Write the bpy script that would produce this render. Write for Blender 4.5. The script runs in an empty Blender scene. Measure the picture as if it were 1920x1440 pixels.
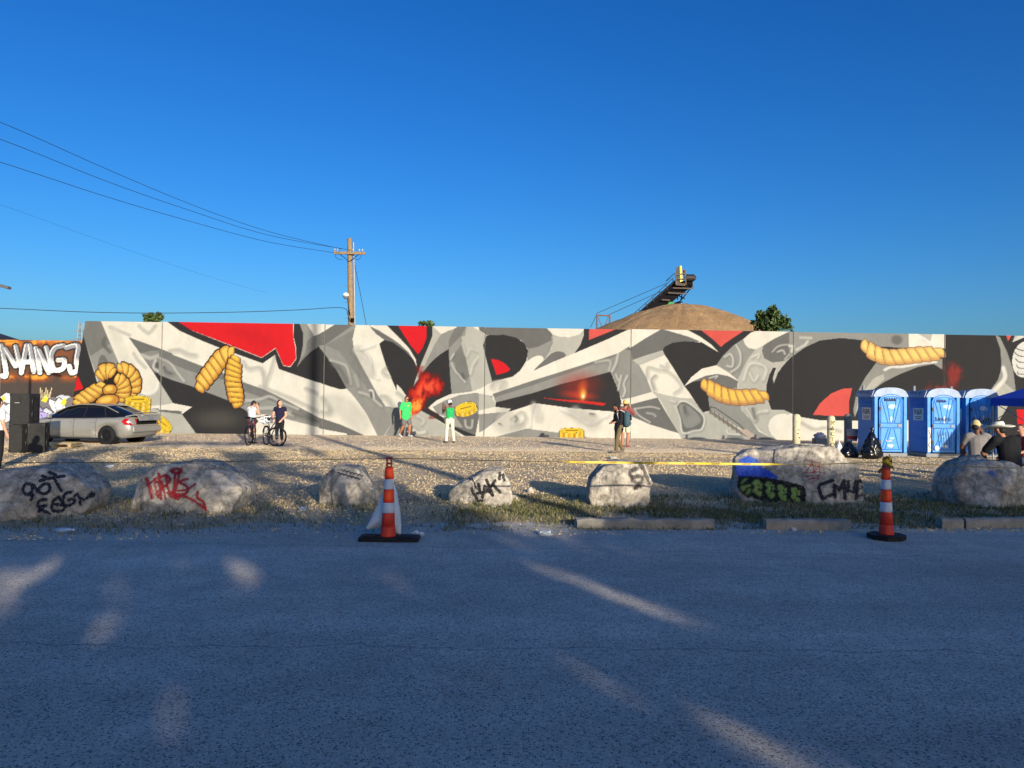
import bpy, bmesh, math, random
import numpy as np
from mathutils import Vector, Matrix, noise
from mathutils.bvhtree import BVHTree

rnd = random.Random(7)
nrs = np.random.RandomState(11)
SC = bpy.context.scene
COL = SC.collection
R = math.radians

# ------------------------------------------------------------------ camera
CAM_Z, FPX = 1.78, 1386.0
PITCH, ROLL = math.atan(29.0 / FPX), R(0.72)
C0 = Vector((0, 0, CAM_Z))
_f = Vector((0, math.cos(PITCH), math.sin(PITCH)))
_u0 = Vector((0, -math.sin(PITCH), math.cos(PITCH)))
_r0 = Vector((1, 0, 0))
CR = _r0 * math.cos(ROLL) + _u0 * math.sin(ROLL)
CU = _u0 * math.cos(ROLL) - _r0 * math.sin(ROLL)
cd = bpy.data.cameras.new('camera')
cd.sensor_width = 36.0
cd.lens = FPX / 1920.0 * 36.0
cd.clip_start, cd.clip_end = 0.05, 3000
cam = bpy.data.objects.new('camera', cd)
COL.objects.link(cam)
m3 = Matrix((CR, CU, -_f)).transposed()
cam.matrix_world = Matrix.Translation(C0) @ m3.to_4x4()
SC.camera = cam

# ------------------------------------------------------------------ sky, sun, exposure
SUN_AZ, SUN_EL = R(24.0), R(12.6)          # azimuth measured from -Y towards +X
SDIR = Vector((math.sin(SUN_AZ) * math.cos(SUN_EL), -math.cos(SUN_AZ) * math.cos(SUN_EL), math.sin(SUN_EL)))
EXPO = 0.35
SKY_GRADE = ((1.33, .565), (1.19, .74), (1.09, .955))
W = bpy.data.worlds.new('World')
SC.world = W
W.use_nodes = True
wn = W.node_tree
wn.nodes.clear()
sky = wn.nodes.new('ShaderNodeTexSky')
sky.sky_type = 'NISHITA'
sky.sun_disc = False
sky.sun_elevation = SUN_EL
sky.sun_rotation = math.pi - SUN_AZ
sky.altitude = 0
sky.air_density = 1.0
sky.dust_density = 1.8
sky.ozone_density = 3.0
bg = wn.nodes.new('ShaderNodeBackground')
bg.inputs['Strength'].default_value = 0.15
hs = wn.nodes.new('ShaderNodeHueSaturation')
hs.inputs['Saturation'].default_value = 1.25
wo = wn.nodes.new('ShaderNodeOutputWorld')
wn.links.new(sky.outputs[0], hs.inputs['Color'])
# colour response of the picture: deeper, cleaner blue, the same over the whole sky
sp = wn.nodes.new('ShaderNodeSeparateColor')
cb = wn.nodes.new('ShaderNodeCombineColor')
wn.links.new(hs.outputs[0], sp.inputs[0])
for i, (g_, a_) in enumerate(SKY_GRADE):
    pw = wn.nodes.new('ShaderNodeMath'); pw.operation = 'POWER'; pw.inputs[1].default_value = g_
    ml = wn.nodes.new('ShaderNodeMath'); ml.operation = 'MULTIPLY'; ml.inputs[1].default_value = a_ * 0.15 ** (g_ - 1)
    wn.links.new(sp.outputs[i], pw.inputs[0]); wn.links.new(pw.outputs[0], ml.inputs[0]); wn.links.new(ml.outputs[0], cb.inputs[i])
wn.links.new(cb.outputs[0], bg.inputs['Color'])
wn.links.new(bg.outputs[0], wo.inputs['Surface'])
sl = bpy.data.lights.new('sun', 'SUN')
sl.energy = 4.6
sl.angle = R(0.53)
sl.color = (1.0, 0.90, 0.74)
sun = bpy.data.objects.new('sun', sl)
COL.objects.link(sun)
sun.rotation_euler = SDIR.to_track_quat('Z', 'Y').to_euler()
sun.location = (30, -60, 40)
vs = SC.view_settings
vs.view_transform = 'Standard'
vs.look = 'None'
vs.gamma = 1.0
vs.use_curve_mapping = False
vs.exposure = EXPO
SC.cycles.max_bounces = 6
SC.cycles.diffuse_bounces = 3
SC.cycles.glossy_bounces = 3
SC.cycles.transparent_max_bounces = 6
SC.cycles.use_denoising = True

# ------------------------------------------------------------------ layout helpers (photo pixel <-> place)
def ray(px, py):
    return _f + CR * ((px - 960) / FPX) + CU * ((720 - py) / FPX)
def at(px, py, Y):
    d = ray(px, py)
    return C0 + d * (Y / d.y)
def gnd(px, py, z=0.0):
    d = ray(px, py)
    return C0 + d * ((z - CAM_Z) / d.z)
def projn(P):
    P = np.asarray(P, float) - np.array(C0)
    x, y, z = P @ np.array(CR), P @ np.array(CU), P @ np.array(_f)
    return 960 + FPX * x / z, 720 - FPX * y / z

def s2l(c):
    c = np.asarray(c, float)
    return np.where(c <= 0.04045, c / 12.92, ((c + 0.055) / 1.055) ** 2.4)
def rgb(r, g, b):
    v = s2l(np.array([r, g, b]) / 255.0)
    return (float(v[0]), float(v[1]), float(v[2]), 1.0)

# ------------------------------------------------------------------ materials
MATS = {}
def nd(nt, t, **kw):
    n = nt.nodes.new(t)
    for k, v in kw.items():
        setattr(n, k, v)
    return n
def mat(name, col, rough=0.8, var=0.18, vscale=6.0, bump=0.0, bscale=40.0, metal=0.0, spec=0.4, attr=None, coat=0.0, detail=6.0, trans=0.0):
    """plain procedural material: base colour broken up by two noises, optional bump, optional painted colour attribute"""
    if name in MATS:
        return MATS[name]
    m = bpy.data.materials.new(name)
    m.use_nodes = True
    nt = m.node_tree
    b = nt.nodes['Principled BSDF']
    b.inputs['Roughness'].default_value = rough
    b.inputs['Metallic'].default_value = metal
    b.inputs['Specular IOR Level'].default_value = spec
    b.inputs['Coat Weight'].default_value = coat
    b.inputs['Transmission Weight'].default_value = trans
    tc = nd(nt, 'ShaderNodeTexCoord')
    n1 = nd(nt, 'ShaderNodeTexNoise')
    n1.inputs['Scale'].default_value = vscale
    n1.inputs['Detail'].default_value = detail
    n1.inputs['Roughness'].default_value = 0.65
    nt.links.new(tc.outputs['Object'], n1.inputs['Vector'])
    mr = nd(nt, 'ShaderNodeMapRange')
    mr.inputs['From Min'].default_value = 0.3
    mr.inputs['From Max'].default_value = 0.7
    mr.inputs['To Min'].default_value = 1 - var
    mr.inputs['To Max'].default_value = 1 + var
    nt.links.new(n1.outputs['Fac'], mr.inputs['Value'])
    mx = nd(nt, 'ShaderNodeMix', data_type='RGBA', blend_type='MULTIPLY')
    mx.inputs[0].default_value = 1.0
    if attr:
        a = nd(nt, 'ShaderNodeAttribute', attribute_name=attr)
        nt.links.new(a.outputs['Color'], mx.inputs[6])
    else:
        mx.inputs[6].default_value = col
    nt.links.new(mr.outputs[0], mx.inputs[7])
    nt.links.new(mx.outputs[2], b.inputs['Base Color'])
    if bump > 0:
        n2 = nd(nt, 'ShaderNodeTexNoise')
        n2.inputs['Scale'].default_value = bscale
        n2.inputs['Detail'].default_value = 4
        nt.links.new(tc.outputs['Object'], n2.inputs['Vector'])
        bp = nd(nt, 'ShaderNodeBump')
        bp.inputs['Strength'].default_value = bump
        bp.inputs['Distance'].default_value = 0.02
        nt.links.new(n2.outputs['Fac'], bp.inputs['Height'])
        nt.links.new(bp.outputs[0], b.inputs['Normal'])
    MATS[name] = m
    return m

# ------------------------------------------------------------------ object helpers
def tag(o, label=None, cat=None, group=None, kind=None):
    if label: o['label'] = label
    if cat: o['category'] = cat
    if group: o['group'] = group
    if kind: o['kind'] = kind
    return o
def empty(name, loc=(0, 0, 0), rz=0.0):
    o = bpy.data.objects.new(name, None)
    o.empty_display_size = 0.2
    COL.objects.link(o)
    o.location = loc
    o.rotation_euler = (0, 0, rz)
    return o
def link(name, me, material=None, parent=None, smooth=False):
    o = bpy.data.objects.new(name, me)
    COL.objects.link(o)
    if material is not None:
        if not me.materials:
            me.materials.append(material)
    if parent is not None:
        o.parent = parent
    if smooth:
        me.polygons.foreach_set('use_smooth', [True] * len(me.polygons))
    return o
def copy_tree(o, parent=None):
    c = o.copy()
    COL.objects.link(c)
    c.parent = parent
    for ch in list(o.children):
        copy_tree(ch, c)
    return c

class MB:
    """collects simple shapes into one mesh"""
    def __init__(s):
        s.v, s.f, s.sm = [], [], []
    def add(s, vs, fs, smooth=False):
        o = len(s.v)
        s.v += [tuple(p) for p in vs]
        s.f += [tuple(i + o for i in f) for f in fs]
        s.sm += [smooth] * len(fs)
        return s
    def box(s, c, size, rot=None, bev=0.0):
        hx, hy, hz = size[0] / 2, size[1] / 2, size[2] / 2
        c = Vector(c)
        if bev > 0:
            bm = bmesh.new()
            bmesh.ops.create_cube(bm, size=1)
            for v in bm.verts:
                v.co = Vector((v.co.x * size[0], v.co.y * size[1], v.co.z * size[2]))
            bmesh.ops.bevel(bm, geom=bm.edges[:], offset=bev, segments=2, affect='EDGES', profile=0.5)
            vs = [v.co.copy() for v in bm.verts]
            bm.verts.index_update()
            fs = [[v.index for v in f.verts] for f in bm.faces]
            bm.free()
        else:
            vs = [Vector((x * hx, y * hy, z * hz)) for x in (-1, 1) for y in (-1, 1) for z in (-1, 1)]
            fs = [(0, 1, 3, 2), (4, 6, 7, 5), (0, 4, 5, 1), (2, 3, 7, 6), (0, 2, 6, 4), (1, 5, 7, 3)]
        if rot is not None:
            vs = [rot @ v for v in vs]
        return s.add([v + c for v in vs], fs)
    def tube(s, p0, p1, r0, r1=None, n=10, cap=True, smooth=True):
        p0, p1 = Vector(p0), Vector(p1)
        r1 = r0 if r1 is None else r1
        d = (p1 - p0)
        q = d.to_track_quat('Z', 'Y')
        vs = []
        for p, r in ((p0, r0), (p1, r1)):
            for i in range(n):
                a = 2 * math.pi * i / n
                vs.append(p + q @ Vector((r * math.cos(a), r * math.sin(a), 0)))
        fs = [(i, (i + 1) % n, n + (i + 1) % n, n + i) for i in range(n)]
        s.add(vs, fs, smooth)
        if cap:
            s.add(vs[:n], [tuple(range(n))[::-1]])
            s.add(vs[n:], [tuple(range(n))])
        return s
    def path(s, pts, r, n=6, closed=False, smooth=True):
        pts = [Vector(p) for p in pts]
        k = len(pts)
        rr = r if isinstance(r, (list, tuple)) else [r] * k
        vs = []
        up = Vector((0, 0, 1))
        for i in range(k):
            a = pts[(i - 1) % k] if (closed or i > 0) else pts[i]
            b = pts[(i + 1) % k] if (closed or i < k - 1) else pts[i]
            t = (b - a).normalized()
            x = t.cross(up)
            if x.length < 1e-3:
                x = t.cross(Vector((0, 1, 0)))
            x.normalize()
            y = x.cross(t)
            for j in range(n):
                an = 2 * math.pi * j / n
                vs.append(pts[i] + (x * math.cos(an) + y * math.sin(an)) * rr[i])
        fs = []
        for i in range(k if closed else k - 1):
            for j in range(n):
                a, b = i * n + j, i * n + (j + 1) % n
                c, d = ((i + 1) % k) * n + (j + 1) % n, ((i + 1) % k) * n + j
                fs.append((a, b, c, d))
        s.add(vs, fs, smooth)
        if not closed:
            s.add(vs[:n], [tuple(range(n))])
            s.add(vs[-n:], [tuple(range(n))[::-1]])
        return s
    def lathe(s, prof, axis_p=(0, 0, 0), n=20, rot=None, smooth=True):
        vs = []
        ap = Vector(axis_p)
        for r, z in prof:
            for i in range(n):
                a = 2 * math.pi * i / n
                v = Vector((r * math.cos(a), r * math.sin(a), z))
                vs.append(ap + (rot @ v if rot is not None else v))
        fs = []
        for k in range(len(prof) - 1):
            for i in range(n):
                fs.append((k * n + i, k * n + (i + 1) % n, (k + 1) * n + (i + 1) % n, (k + 1) * n + i))
        return s.add(vs, fs, smooth)
    def prism(s, poly, axis_vec, origin=(0, 0, 0), ux=(1, 0, 0), uy=(0, 0, 1)):
        """flat polygon (2D) extruded along axis_vec"""
        o, ux, uy, a = Vector(origin), Vector(ux), Vector(uy), Vector(axis_vec)
        n = len(poly)
        v0 = [o + ux * p[0] + uy * p[1] for p in poly]
        v1 = [v + a for v in v0]
        fs = [tuple(range(n)), tuple(range(2 * n - 1, n - 1, -1))]
        fs += [(i, n + i, n + (i + 1) % n, (i + 1) % n) for i in range(n)]
        return s.add(v0 + v1, fs)
    def sphere(s, c, r, n=12, m=8, sq=(1, 1, 1)):
        vs, fs = [], []
        for j in range(m + 1):
            th = math.pi * j / m
            for i in range(n):
                a = 2 * math.pi * i / n
                vs.append(Vector(c) + Vector((r * sq[0] * math.sin(th) * math.cos(a), r * sq[1] * math.sin(th) * math.sin(a), r * sq[2] * math.cos(th))))
        for j in range(m):
            for i in range(n):
                fs.append((j * n + i, (j + 1) * n + i, (j + 1) * n + (i + 1) % n, j * n + (i + 1) % n))
        return s.add(vs, fs, True)
    def mesh(s, name):
        me = bpy.data.meshes.new(name)
        me.from_pydata([tuple(v) for v in s.v], [], s.f)
        me.polygons.foreach_set('use_smooth', s.sm)
        me.update()
        return me
    def build(s, name, material, parent=None, fix=True):
        me = s.mesh(name)
        if fix and len(me.polygons) < 60000:
            bm = bmesh.new()
            bm.from_mesh(me)
            bmesh.ops.recalc_face_normals(bm, faces=bm.faces[:])
            bm.to_mesh(me)
            bm.free()
        return link(name, me, material, parent)

def text_part(name, body, size, material, parent, loc, rot, align='CENTER', extrude=0.002):
    c = bpy.data.curves.new(name, 'FONT')
    c.body = body
    c.size = size
    c.align_x = align
    c.align_y = 'CENTER'
    c.extrude = extrude
    c.materials.append(material)
    tmp = bpy.data.objects.new(name, c)
    me = bpy.data.meshes.new_from_object(tmp)
    bpy.data.objects.remove(tmp)
    bpy.data.curves.remove(c)
    if not me.materials:
        me.materials.append(material)
    o = link(name, me, None, parent)
    o.location = loc
    o.rotation_euler = rot
    return o

# ------------------------------------------------------------------ painter: spray-can colours for murals and graffiti (in photo pixels)
def fbm(h, w, base=6, octs=4, seed=0, sx=1.0):
    rs = np.random.RandomState(seed)
    out = np.zeros((h, w), np.float32)
    amp, tot = 1.0, 0.0
    for o in range(octs):
        gh, gw = max(2, int(base * 2 ** o)), max(2, int(base * sx * 2 ** o))
        g = rs.rand(gh + 1, gw + 1).astype(np.float32)
        yy, xx = np.linspace(0, gh - 1e-3, h), np.linspace(0, gw - 1e-3, w)
        y0, x0 = yy.astype(int), xx.astype(int)
        fy, fx = (yy - y0)[:, None], (xx - x0)[None, :]
        fy, fx = fy * fy * (3 - 2 * fy), fx * fx * (3 - 2 * fx)
        a, b = g[y0][:, x0], g[y0][:, x0 + 1]
        c, d = g[y0 + 1][:, x0], g[y0 + 1][:, x0 + 1]
        out += amp * ((a * (1 - fx) + b * fx) * (1 - fy) + (c * (1 - fx) + d * fx) * fy)
        tot += amp
        amp *= 0.5
    return out / tot

def crom(pts, closed=True, k=6):
    p = [np.array(q, float) for q in pts]
    n = len(p)
    out = []
    rng = range(n) if closed else range(n - 1)
    for i in rng:
        if closed:
            a, b, c, d = p[(i - 1) % n], p[i], p[(i + 1) % n], p[(i + 2) % n]
        else:
            a, b, c, d = p[max(i - 1, 0)], p[i], p[i + 1], p[min(i + 2, n - 1)]
        for j in range(k):
            t = j / k
            out.append(0.5 * ((2 * b) + (c - a) * t + (2 * a - 5 * b + 4 * c - d) * t * t + (3 * b - a - 3 * c + d) * t ** 3))
    if not closed:
        out.append(p[-1])
    return out

class Paint:
    def __init__(s, x0, y0, x1, y1, sc, base):
        s.x0, s.y0, s.sc = x0, y0, sc
        s.w, s.h = int((x1 - x0) * sc), int((y1 - y0) * sc)
        s.a = np.empty((s.h, s.w, 3), np.float32)
        s.a[:] = np.array(base, np.float32) / 255
        s.al = np.zeros((s.h, s.w), np.float32)
    def loc(s, pts):
        return (np.array(pts, float) - (s.x0, s.y0)) * s.sc
    def bbox(s, q, pad):
        xa, ya = np.floor(q.min(0) - pad).astype(int)
        xb, yb = np.ceil(q.max(0) + pad).astype(int) + 1
        xa, ya, xb, yb = max(xa, 0), max(ya, 0), min(xb, s.w), min(yb, s.h)
        if xb <= xa or yb <= ya:
            return None
        X, Y = np.meshgrid(np.arange(xa, xb) + 0.5, np.arange(ya, yb) + 0.5)
        return xa, ya, xb, yb, X, Y
    def comp(s, bb, m, col, top=None, bot=None):
        xa, ya, xb, yb = bb[:4]
        c = np.array(col, np.float32) / 255 if col is not None else None
        if top is not None:
            t = np.clip((bb[5] - top[0]) / max(bot[0] - top[0], 1e-3), 0, 1)[..., None]
            c = (np.array(top[1], np.float32) * (1 - t) + np.array(bot[1], np.float32) * t) / 255
        reg = s.a[ya:yb, xa:xb]
        reg += (c - reg) * m[..., None]
        al = s.al[ya:yb, xa:xb]
        al += (1 - al) * m
    def pmask(s, q, bb):
        X, Y = bb[4], bb[5]
        ins = np.zeros(X.shape, bool)
        n = len(q)
        for i in range(n):
            x1, y1 = q[i]
            x2, y2 = q[(i + 1) % n]
            if y1 == y2:
                continue
            c = ((y1 > Y) != (y2 > Y))
            if c.any():
                ins ^= c & (X < (x2 - x1) * (Y - y1) / (y2 - y1) + x1)
        return ins.astype(np.float32)
    def poly(s, pts, col, smooth=False, alpha=1.0, c2=None):
        if smooth:
            pts = crom(pts)
        q = s.loc(pts)
        bb = s.bbox(q, 1)
        if bb is None:
            return
        m = s.pmask(q, bb) * alpha
        if c2 is None:
            s.comp(bb, m, col)
        else:
            s.comp(bb, m, None, (q[:, 1].min(), col), (q[:, 1].max(), c2))
    def dist(s, q, bb):
        X, Y = bb[4], bb[5]
        d2 = np.full(X.shape, 1e9)
        for i in range(len(q) - 1):
            a, b = q[i], q[i + 1]
            ab = b - a
            L = max(ab @ ab, 1e-6)
            t = np.clip(((X - a[0]) * ab[0] + (Y - a[1]) * ab[1]) / L, 0, 1)
            d2 = np.minimum(d2, (X - a[0] - t * ab[0]) ** 2 + (Y - a[1] - t * ab[1]) ** 2)
        return np.sqrt(d2)
    def stroke(s, pts, w, col, soft=0.5, alpha=1.0, smooth=False, grad=None):
        """w: width in photo px; soft: feather in photo px"""
        if smooth and len(pts) > 2:
            pts = crom(pts, False, 4)
        q = s.loc(pts)
        if len(q) == 1:
            q = np.vstack([q, q + 0.01])
        w2, so = w * s.sc / 2, max(soft * s.sc, 0.7)
        bb = s.bbox(q, w2 + so)
        if bb is None:
            return
        d = s.dist(q, bb)
        m = np.clip((w2 + so - d) / so, 0, 1)
        m = (m * m * (3 - 2 * m) * alpha).astype(np.float32)
        if grad:
            s.comp(bb, m, None, ((grad[0] - s.y0) * s.sc, grad[1]), ((grad[2] - s.y0) * s.sc, grad[3]))
        else:
            s.comp(bb, m, col)
    def ell(s, cx, cy, rx, ry, ang, col, alpha=1.0, c2=None, soft=0.0, hi=None):
        t = np.linspace(0, 2 * math.pi, 28, endpoint=False)
        ca, sa = math.cos(ang), math.sin(ang)
        ex, ey = rx * np.cos(t), ry * np.sin(t)
        pts = np.stack([cx + ex * ca - ey * sa, cy + ex * sa + ey * ca], 1)
        if soft <= 0:
            s.poly(pts, col, alpha=alpha, c2=c2)
        else:
            q = s.loc(pts)
            bb = s.bbox(q, 2)
            if bb is None:
                return
            c = s.loc([(cx, cy)])[0]
            X, Y = bb[4] - c[0], bb[5] - c[1]
            u, v = (X * ca + Y * sa) / (rx * s.sc), (-X * sa + Y * ca) / (ry * s.sc)
            m = np.clip((1 - np.sqrt(u * u + v * v)) / soft, 0, 1)
            m = (m * m * (3 - 2 * m) * alpha).astype(np.float32)
            s.comp(bb, m, col)
    def sample(s, px, py):
        x = np.clip((px - s.x0) * s.sc - 0.5, 0, s.w - 1.001)
        y = np.clip((py - s.y0) * s.sc - 0.5, 0, s.h - 1.001)
        xi, yi = x.astype(int), y.astype(int)
        fx, fy = (x - xi)[:, None], (y - yi)[:, None]
        A = s.a
        c = (A[yi, xi] * (1 - fx) + A[yi, xi + 1] * fx) * (1 - fy) + (A[yi + 1, xi] * (1 - fx) + A[yi + 1, xi + 1] * fx) * fy
        return c, s.al[yi, xi]

def tile(x0, pts, s=5.1438, y0=580.0):
    return [(x0 + p[0] / s, y0 + p[1] / s) for p in pts]
# ================================================================== GROUND, ROAD, APRON
def road_edge(X):
    return 9.92 + 0.115 * X
def wall_y(X):
    return 34.55 + 0.034 * X
def sstep(a, b, x):
    t = np.clip((x - a) / (b - a), 0, 1)
    return t * t * (3 - 2 * t)

def ground_mat(name, cols, scales, bump, rough=0.95, speck=None, cracks=False, spread=None):
    m = bpy.data.materials.new(name)
    m.use_nodes = True
    nt = m.node_tree
    b = nt.nodes['Principled BSDF']
    b.inputs['Roughness'].default_value = rough
    b.inputs['Specular IOR Level'].default_value = 0.25
    tc = nd(nt, 'ShaderNodeTexCoord')
    prev = None
    for i, (c0, c1) in enumerate(cols):
        n = nd(nt, 'ShaderNodeTexNoise')
        n.inputs['Scale'].default_value = scales[i]
        n.inputs['Detail'].default_value = 8
        n.inputs['Roughness'].default_value = 0.7
        nt.links.new(tc.outputs['Object'], n.inputs['Vector'])
        r = nd(nt, 'ShaderNodeValToRGB')
        r.color_ramp.elements[0].position = 0.36
        r.color_ramp.elements[1].position = 0.64
        r.color_ramp.elements[0].color = c0
        r.color_ramp.elements[1].color = c1
        nt.links.new(n.outputs['Fac'], r.inputs[0])
        if prev is None:
            prev = r.outputs[0]
        else:
            x = nd(nt, 'ShaderNodeMix', data_type='RGBA', blend_type='MULTIPLY')
            x.inputs[0].default_value = 1
            nt.links.new(prev, x.inputs[6])
            nt.links.new(r.outputs[0], x.inputs[7])
            prev = x.outputs[2]
    hsum = None
    if speck:
        for sc_, thr, colr, amt in speck:
            v = nd(nt, 'ShaderNodeTexVoronoi')
            v.inputs['Scale'].default_value = sc_
            v.inputs['Randomness'].default_value = 1
            nt.links.new(tc.outputs['Object'], v.inputs['Vector'])
            sep = nd(nt, 'ShaderNodeSeparateColor')
            nt.links.new(v.outputs['Color'], sep.inputs[0])
            gt = nd(nt, 'ShaderNodeMath', operation='GREATER_THAN')
            gt.inputs[1].default_value = thr
            nt.links.new(sep.outputs[0], gt.inputs[0])
            lt = nd(nt, 'ShaderNodeMath', operation='LESS_THAN')
            lt.inputs[1].default_value = 0.5
            nt.links.new(v.outputs['Distance'], lt.inputs[0])
            ml = nd(nt, 'ShaderNodeMath', operation='MULTIPLY')
            nt.links.new(gt.outputs[0], ml.inputs[0])
            nt.links.new(lt.outputs[0], ml.inputs[1])
            m2 = nd(nt, 'ShaderNodeMath', operation='MULTIPLY')
            m2.inputs[1].default_value = amt
            nt.links.new(ml.outputs[0], m2.inputs[0])
            x = nd(nt, 'ShaderNodeMix', data_type='RGBA')
            nt.links.new(m2.outputs[0], x.inputs[0])
            nt.links.new(prev, x.inputs[6])
            x.inputs[7].default_value = colr
            prev = x.outputs[2]
            if hsum is None:
                hsum = v.outputs['Distance']
    if cracks:
        # traffic-polished lanes and old stains drawn out along the road
        m0 = nd(nt, 'ShaderNodeMapping')
        m0.inputs['Scale'].default_value = (0.10, 0.9, 1)
        m0.inputs['Rotation'].default_value = (0, 0, R(-6.5))
        nt.links.new(tc.outputs['Object'], m0.inputs['Vector'])
        n0 = nd(nt, 'ShaderNodeTexNoise')
        n0.inputs['Scale'].default_value = 1.1
        n0.inputs['Detail'].default_value = 7
        nt.links.new(m0.outputs[0], n0.inputs['Vector'])
        r0 = nd(nt, 'ShaderNodeMapRange')
        r0.inputs['From Min'].default_value, r0.inputs['From Max'].default_value = .3, .7
        r0.inputs['To Min'].default_value, r0.inputs['To Max'].default_value = .80, 1.10
        nt.links.new(n0.outputs['Fac'], r0.inputs['Value'])
        x = nd(nt, 'ShaderNodeMix', data_type='RGBA', blend_type='MULTIPLY')
        x.inputs[0].default_value = 1
        nt.links.new(prev, x.inputs[6])
        nt.links.new(r0.outputs[0], x.inputs[7])
        prev = x.outputs[2]
        # long wandering cracks along the road and a few across
        mp = nd(nt, 'ShaderNodeMapping')
        mp.inputs['Scale'].default_value = (0.022, 0.36, 1)
        mp.inputs['Rotation'].default_value = (0, 0, R(-5))
        nt.links.new(tc.outputs['Object'], mp.inputs['Vector'])
        nw = nd(nt, 'ShaderNodeTexNoise')
        nw.inputs['Scale'].default_value = 1.7
        nw.inputs['Detail'].default_value = 6
        nt.links.new(tc.outputs['Object'], nw.inputs['Vector'])
        ad = nd(nt, 'ShaderNodeMix', data_type='VECTOR')
        ad.inputs[0].default_value = 0.11
        nt.links.new(mp.outputs[0], ad.inputs[4])
        nt.links.new(nw.outputs['Color'], ad.inputs[5])
        vo = nd(nt, 'ShaderNodeTexVoronoi', feature='DISTANCE_TO_EDGE')
        vo.inputs['Scale'].default_value = 1.0
        nt.links.new(ad.outputs[1], vo.inputs['Vector'])
        lt = nd(nt, 'ShaderNodeMapRange')
        lt.inputs['From Min'].default_value = 0.0
        lt.inputs['From Max'].default_value = 0.006
        lt.inputs['To Min'].default_value = 0.38
        lt.inputs['To Max'].default_value = 0.0
        nt.links.new(vo.outputs['Distance'], lt.inputs['Value'])
        x = nd(nt, 'ShaderNodeMix', data_type='RGBA')
        nt.links.new(lt.outputs[0], x.inputs[0])
        nt.links.new(prev, x.inputs[6])
        x.inputs[7].default_value = (0.015, 0.015, 0.016, 1)
        prev = x.outputs[2]
    nt.links.new(prev, b.inputs['Base Color'])
    if bump:
        nb = nd(nt, 'ShaderNodeTexNoise')
        nb.inputs['Scale'].default_value = bump[0]
        nb.inputs['Detail'].default_value = 5
        nb.inputs['Roughness'].default_value = 0.75
        nt.links.new(tc.outputs['Object'], nb.inputs['Vector'])
        bp = nd(nt, 'ShaderNodeBump')
        bp.inputs['Strength'].default_value = bump[1]
        bp.inputs['Distance'].default_value = bump[2]
        nt.links.new(nb.outputs['Fac'], bp.inputs['Height'])
        nt.links.new(bp.outputs[0], b.inputs['Normal'])
    return m

M_ROAD = ground_mat('worn_asphalt', [((.66, .57, .46, 1), (.82, .72, .59, 1)), ((.82, .82, .82, 1), (1.08, 1.08, 1.08, 1)), ((.86, .86, .86, 1), (1.06, 1.06, 1.06, 1))],
                    [0.45, 26, 2.6], (110, 0.9, 0.012), speck=[(70, .74, (.12, .11, .10, 1), .85), (85, .80, (.92, .86, .76, 1), .7), (150, .80, (.16, .15, .14, 1), .7)], cracks=True)
M_LOT = ground_mat('gravel_dirt', [((.52, .39, .24, 1), (.68, .53, .34, 1)), ((.8, .8, .8, 1), (1.1, 1.08, 1.06, 1))],
                   [0.6, 22], (45, 1.0, 0.03), speck=[(26, .72, (.55, .50, .42, 1), .8), (40, .7, (.13, .11, .085, 1), .6)])
M_APRON = ground_mat('dusty_paving', [((.60, .47, .31, 1), (.70, .57, .40, 1)), ((.86, .86, .86, 1), (1.08, 1.08, 1.08, 1))],
                     [0.8, 14], (60, 0.8, 0.012), speck=[(30, .86, (.22, .19, .15, 1), .6)])
M_FAR = ground_mat('far_ground', [((.22, .19, .14, 1), (.32, .28, .2, 1))], [0.2], None)

def grid_obj(name, xs, ys, zf, m, kind='structure'):
    nx, ny = len(xs), len(ys)
    X, Y = np.meshgrid(xs, ys)
    if callable(zf):
        X, Y, Z = zf(X, Y)
    else:
        Z = np.full(X.shape, float(zf))
    V = np.stack([X.ravel(), Y.ravel(), Z.ravel()], 1)
    i = np.arange(nx * ny).reshape(ny, nx)
    F = np.stack([i[:-1, :-1].ravel(), i[:-1, 1:].ravel(), i[1:, 1:].ravel(), i[1:, :-1].ravel()], 1)
    me = bpy.data.meshes.new(name)
    me.from_pydata(V.tolist(), [], F.tolist())
    me.update()
    o = link(name, me, m, smooth=True)
    if kind:
        o['kind'] = kind
    return o

grid_obj('ground', np.linspace(-600, 600, 3), np.linspace(-400, 900, 3), -0.06, M_FAR)
def road_z(X, Y):
    # the road runs slightly askew to the picture; rows follow its far edge
    return X, Y + 0.115 * X, 0.0 * X - 0.0 + 0.012 * np.sin(X * 0.35 + Y * 0.2) * 0.5
road = grid_obj('road', np.linspace(-60, 60, 121), np.linspace(-5.5, 11.2, 60), road_z, M_ROAD)

from_noise = fbm(256, 512, 20, 5, 3, 2.0)
fine_noise = fbm(512, 1024, 90, 4, 5, 2.0)
def lot_height(X, Y):
    u = np.clip((X + 32) / 64, 0, 1) * 511
    v = np.clip((Y - 5) / 32, 0, 1) * 255
    n = from_noise[v.astype(int), u.astype(int)] - 0.5
    n2 = fine_noise[(v * 2).astype(int), (u * 2).astype(int)] - 0.5
    d = Y - road_edge(X)
    z = -0.035 + 0.075 * sstep(-0.3, 1.6, d) + 0.09 * n * sstep(-0.4, 1.5, d) + 0.05 * n2 * sstep(-.3, .6, d)
    far = sstep(22.5, 25.5, Y)
    return z * (1 - far) + 0.012 * far
def lot_z(X, Y):
    # rows: parametric from road edge to the paving in front of the wall
    t = Y
    Ye = road_edge(X) - 0.35
    Yv = Ye + (26.4 + 0.034 * X - Ye) * t ** 1.6
    return X, Yv, lot_height(X, Yv)
grid_obj('gravel_lot', np.linspace(-32, 32, 520), np.linspace(0, 1, 150), lot_z, M_LOT)
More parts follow.
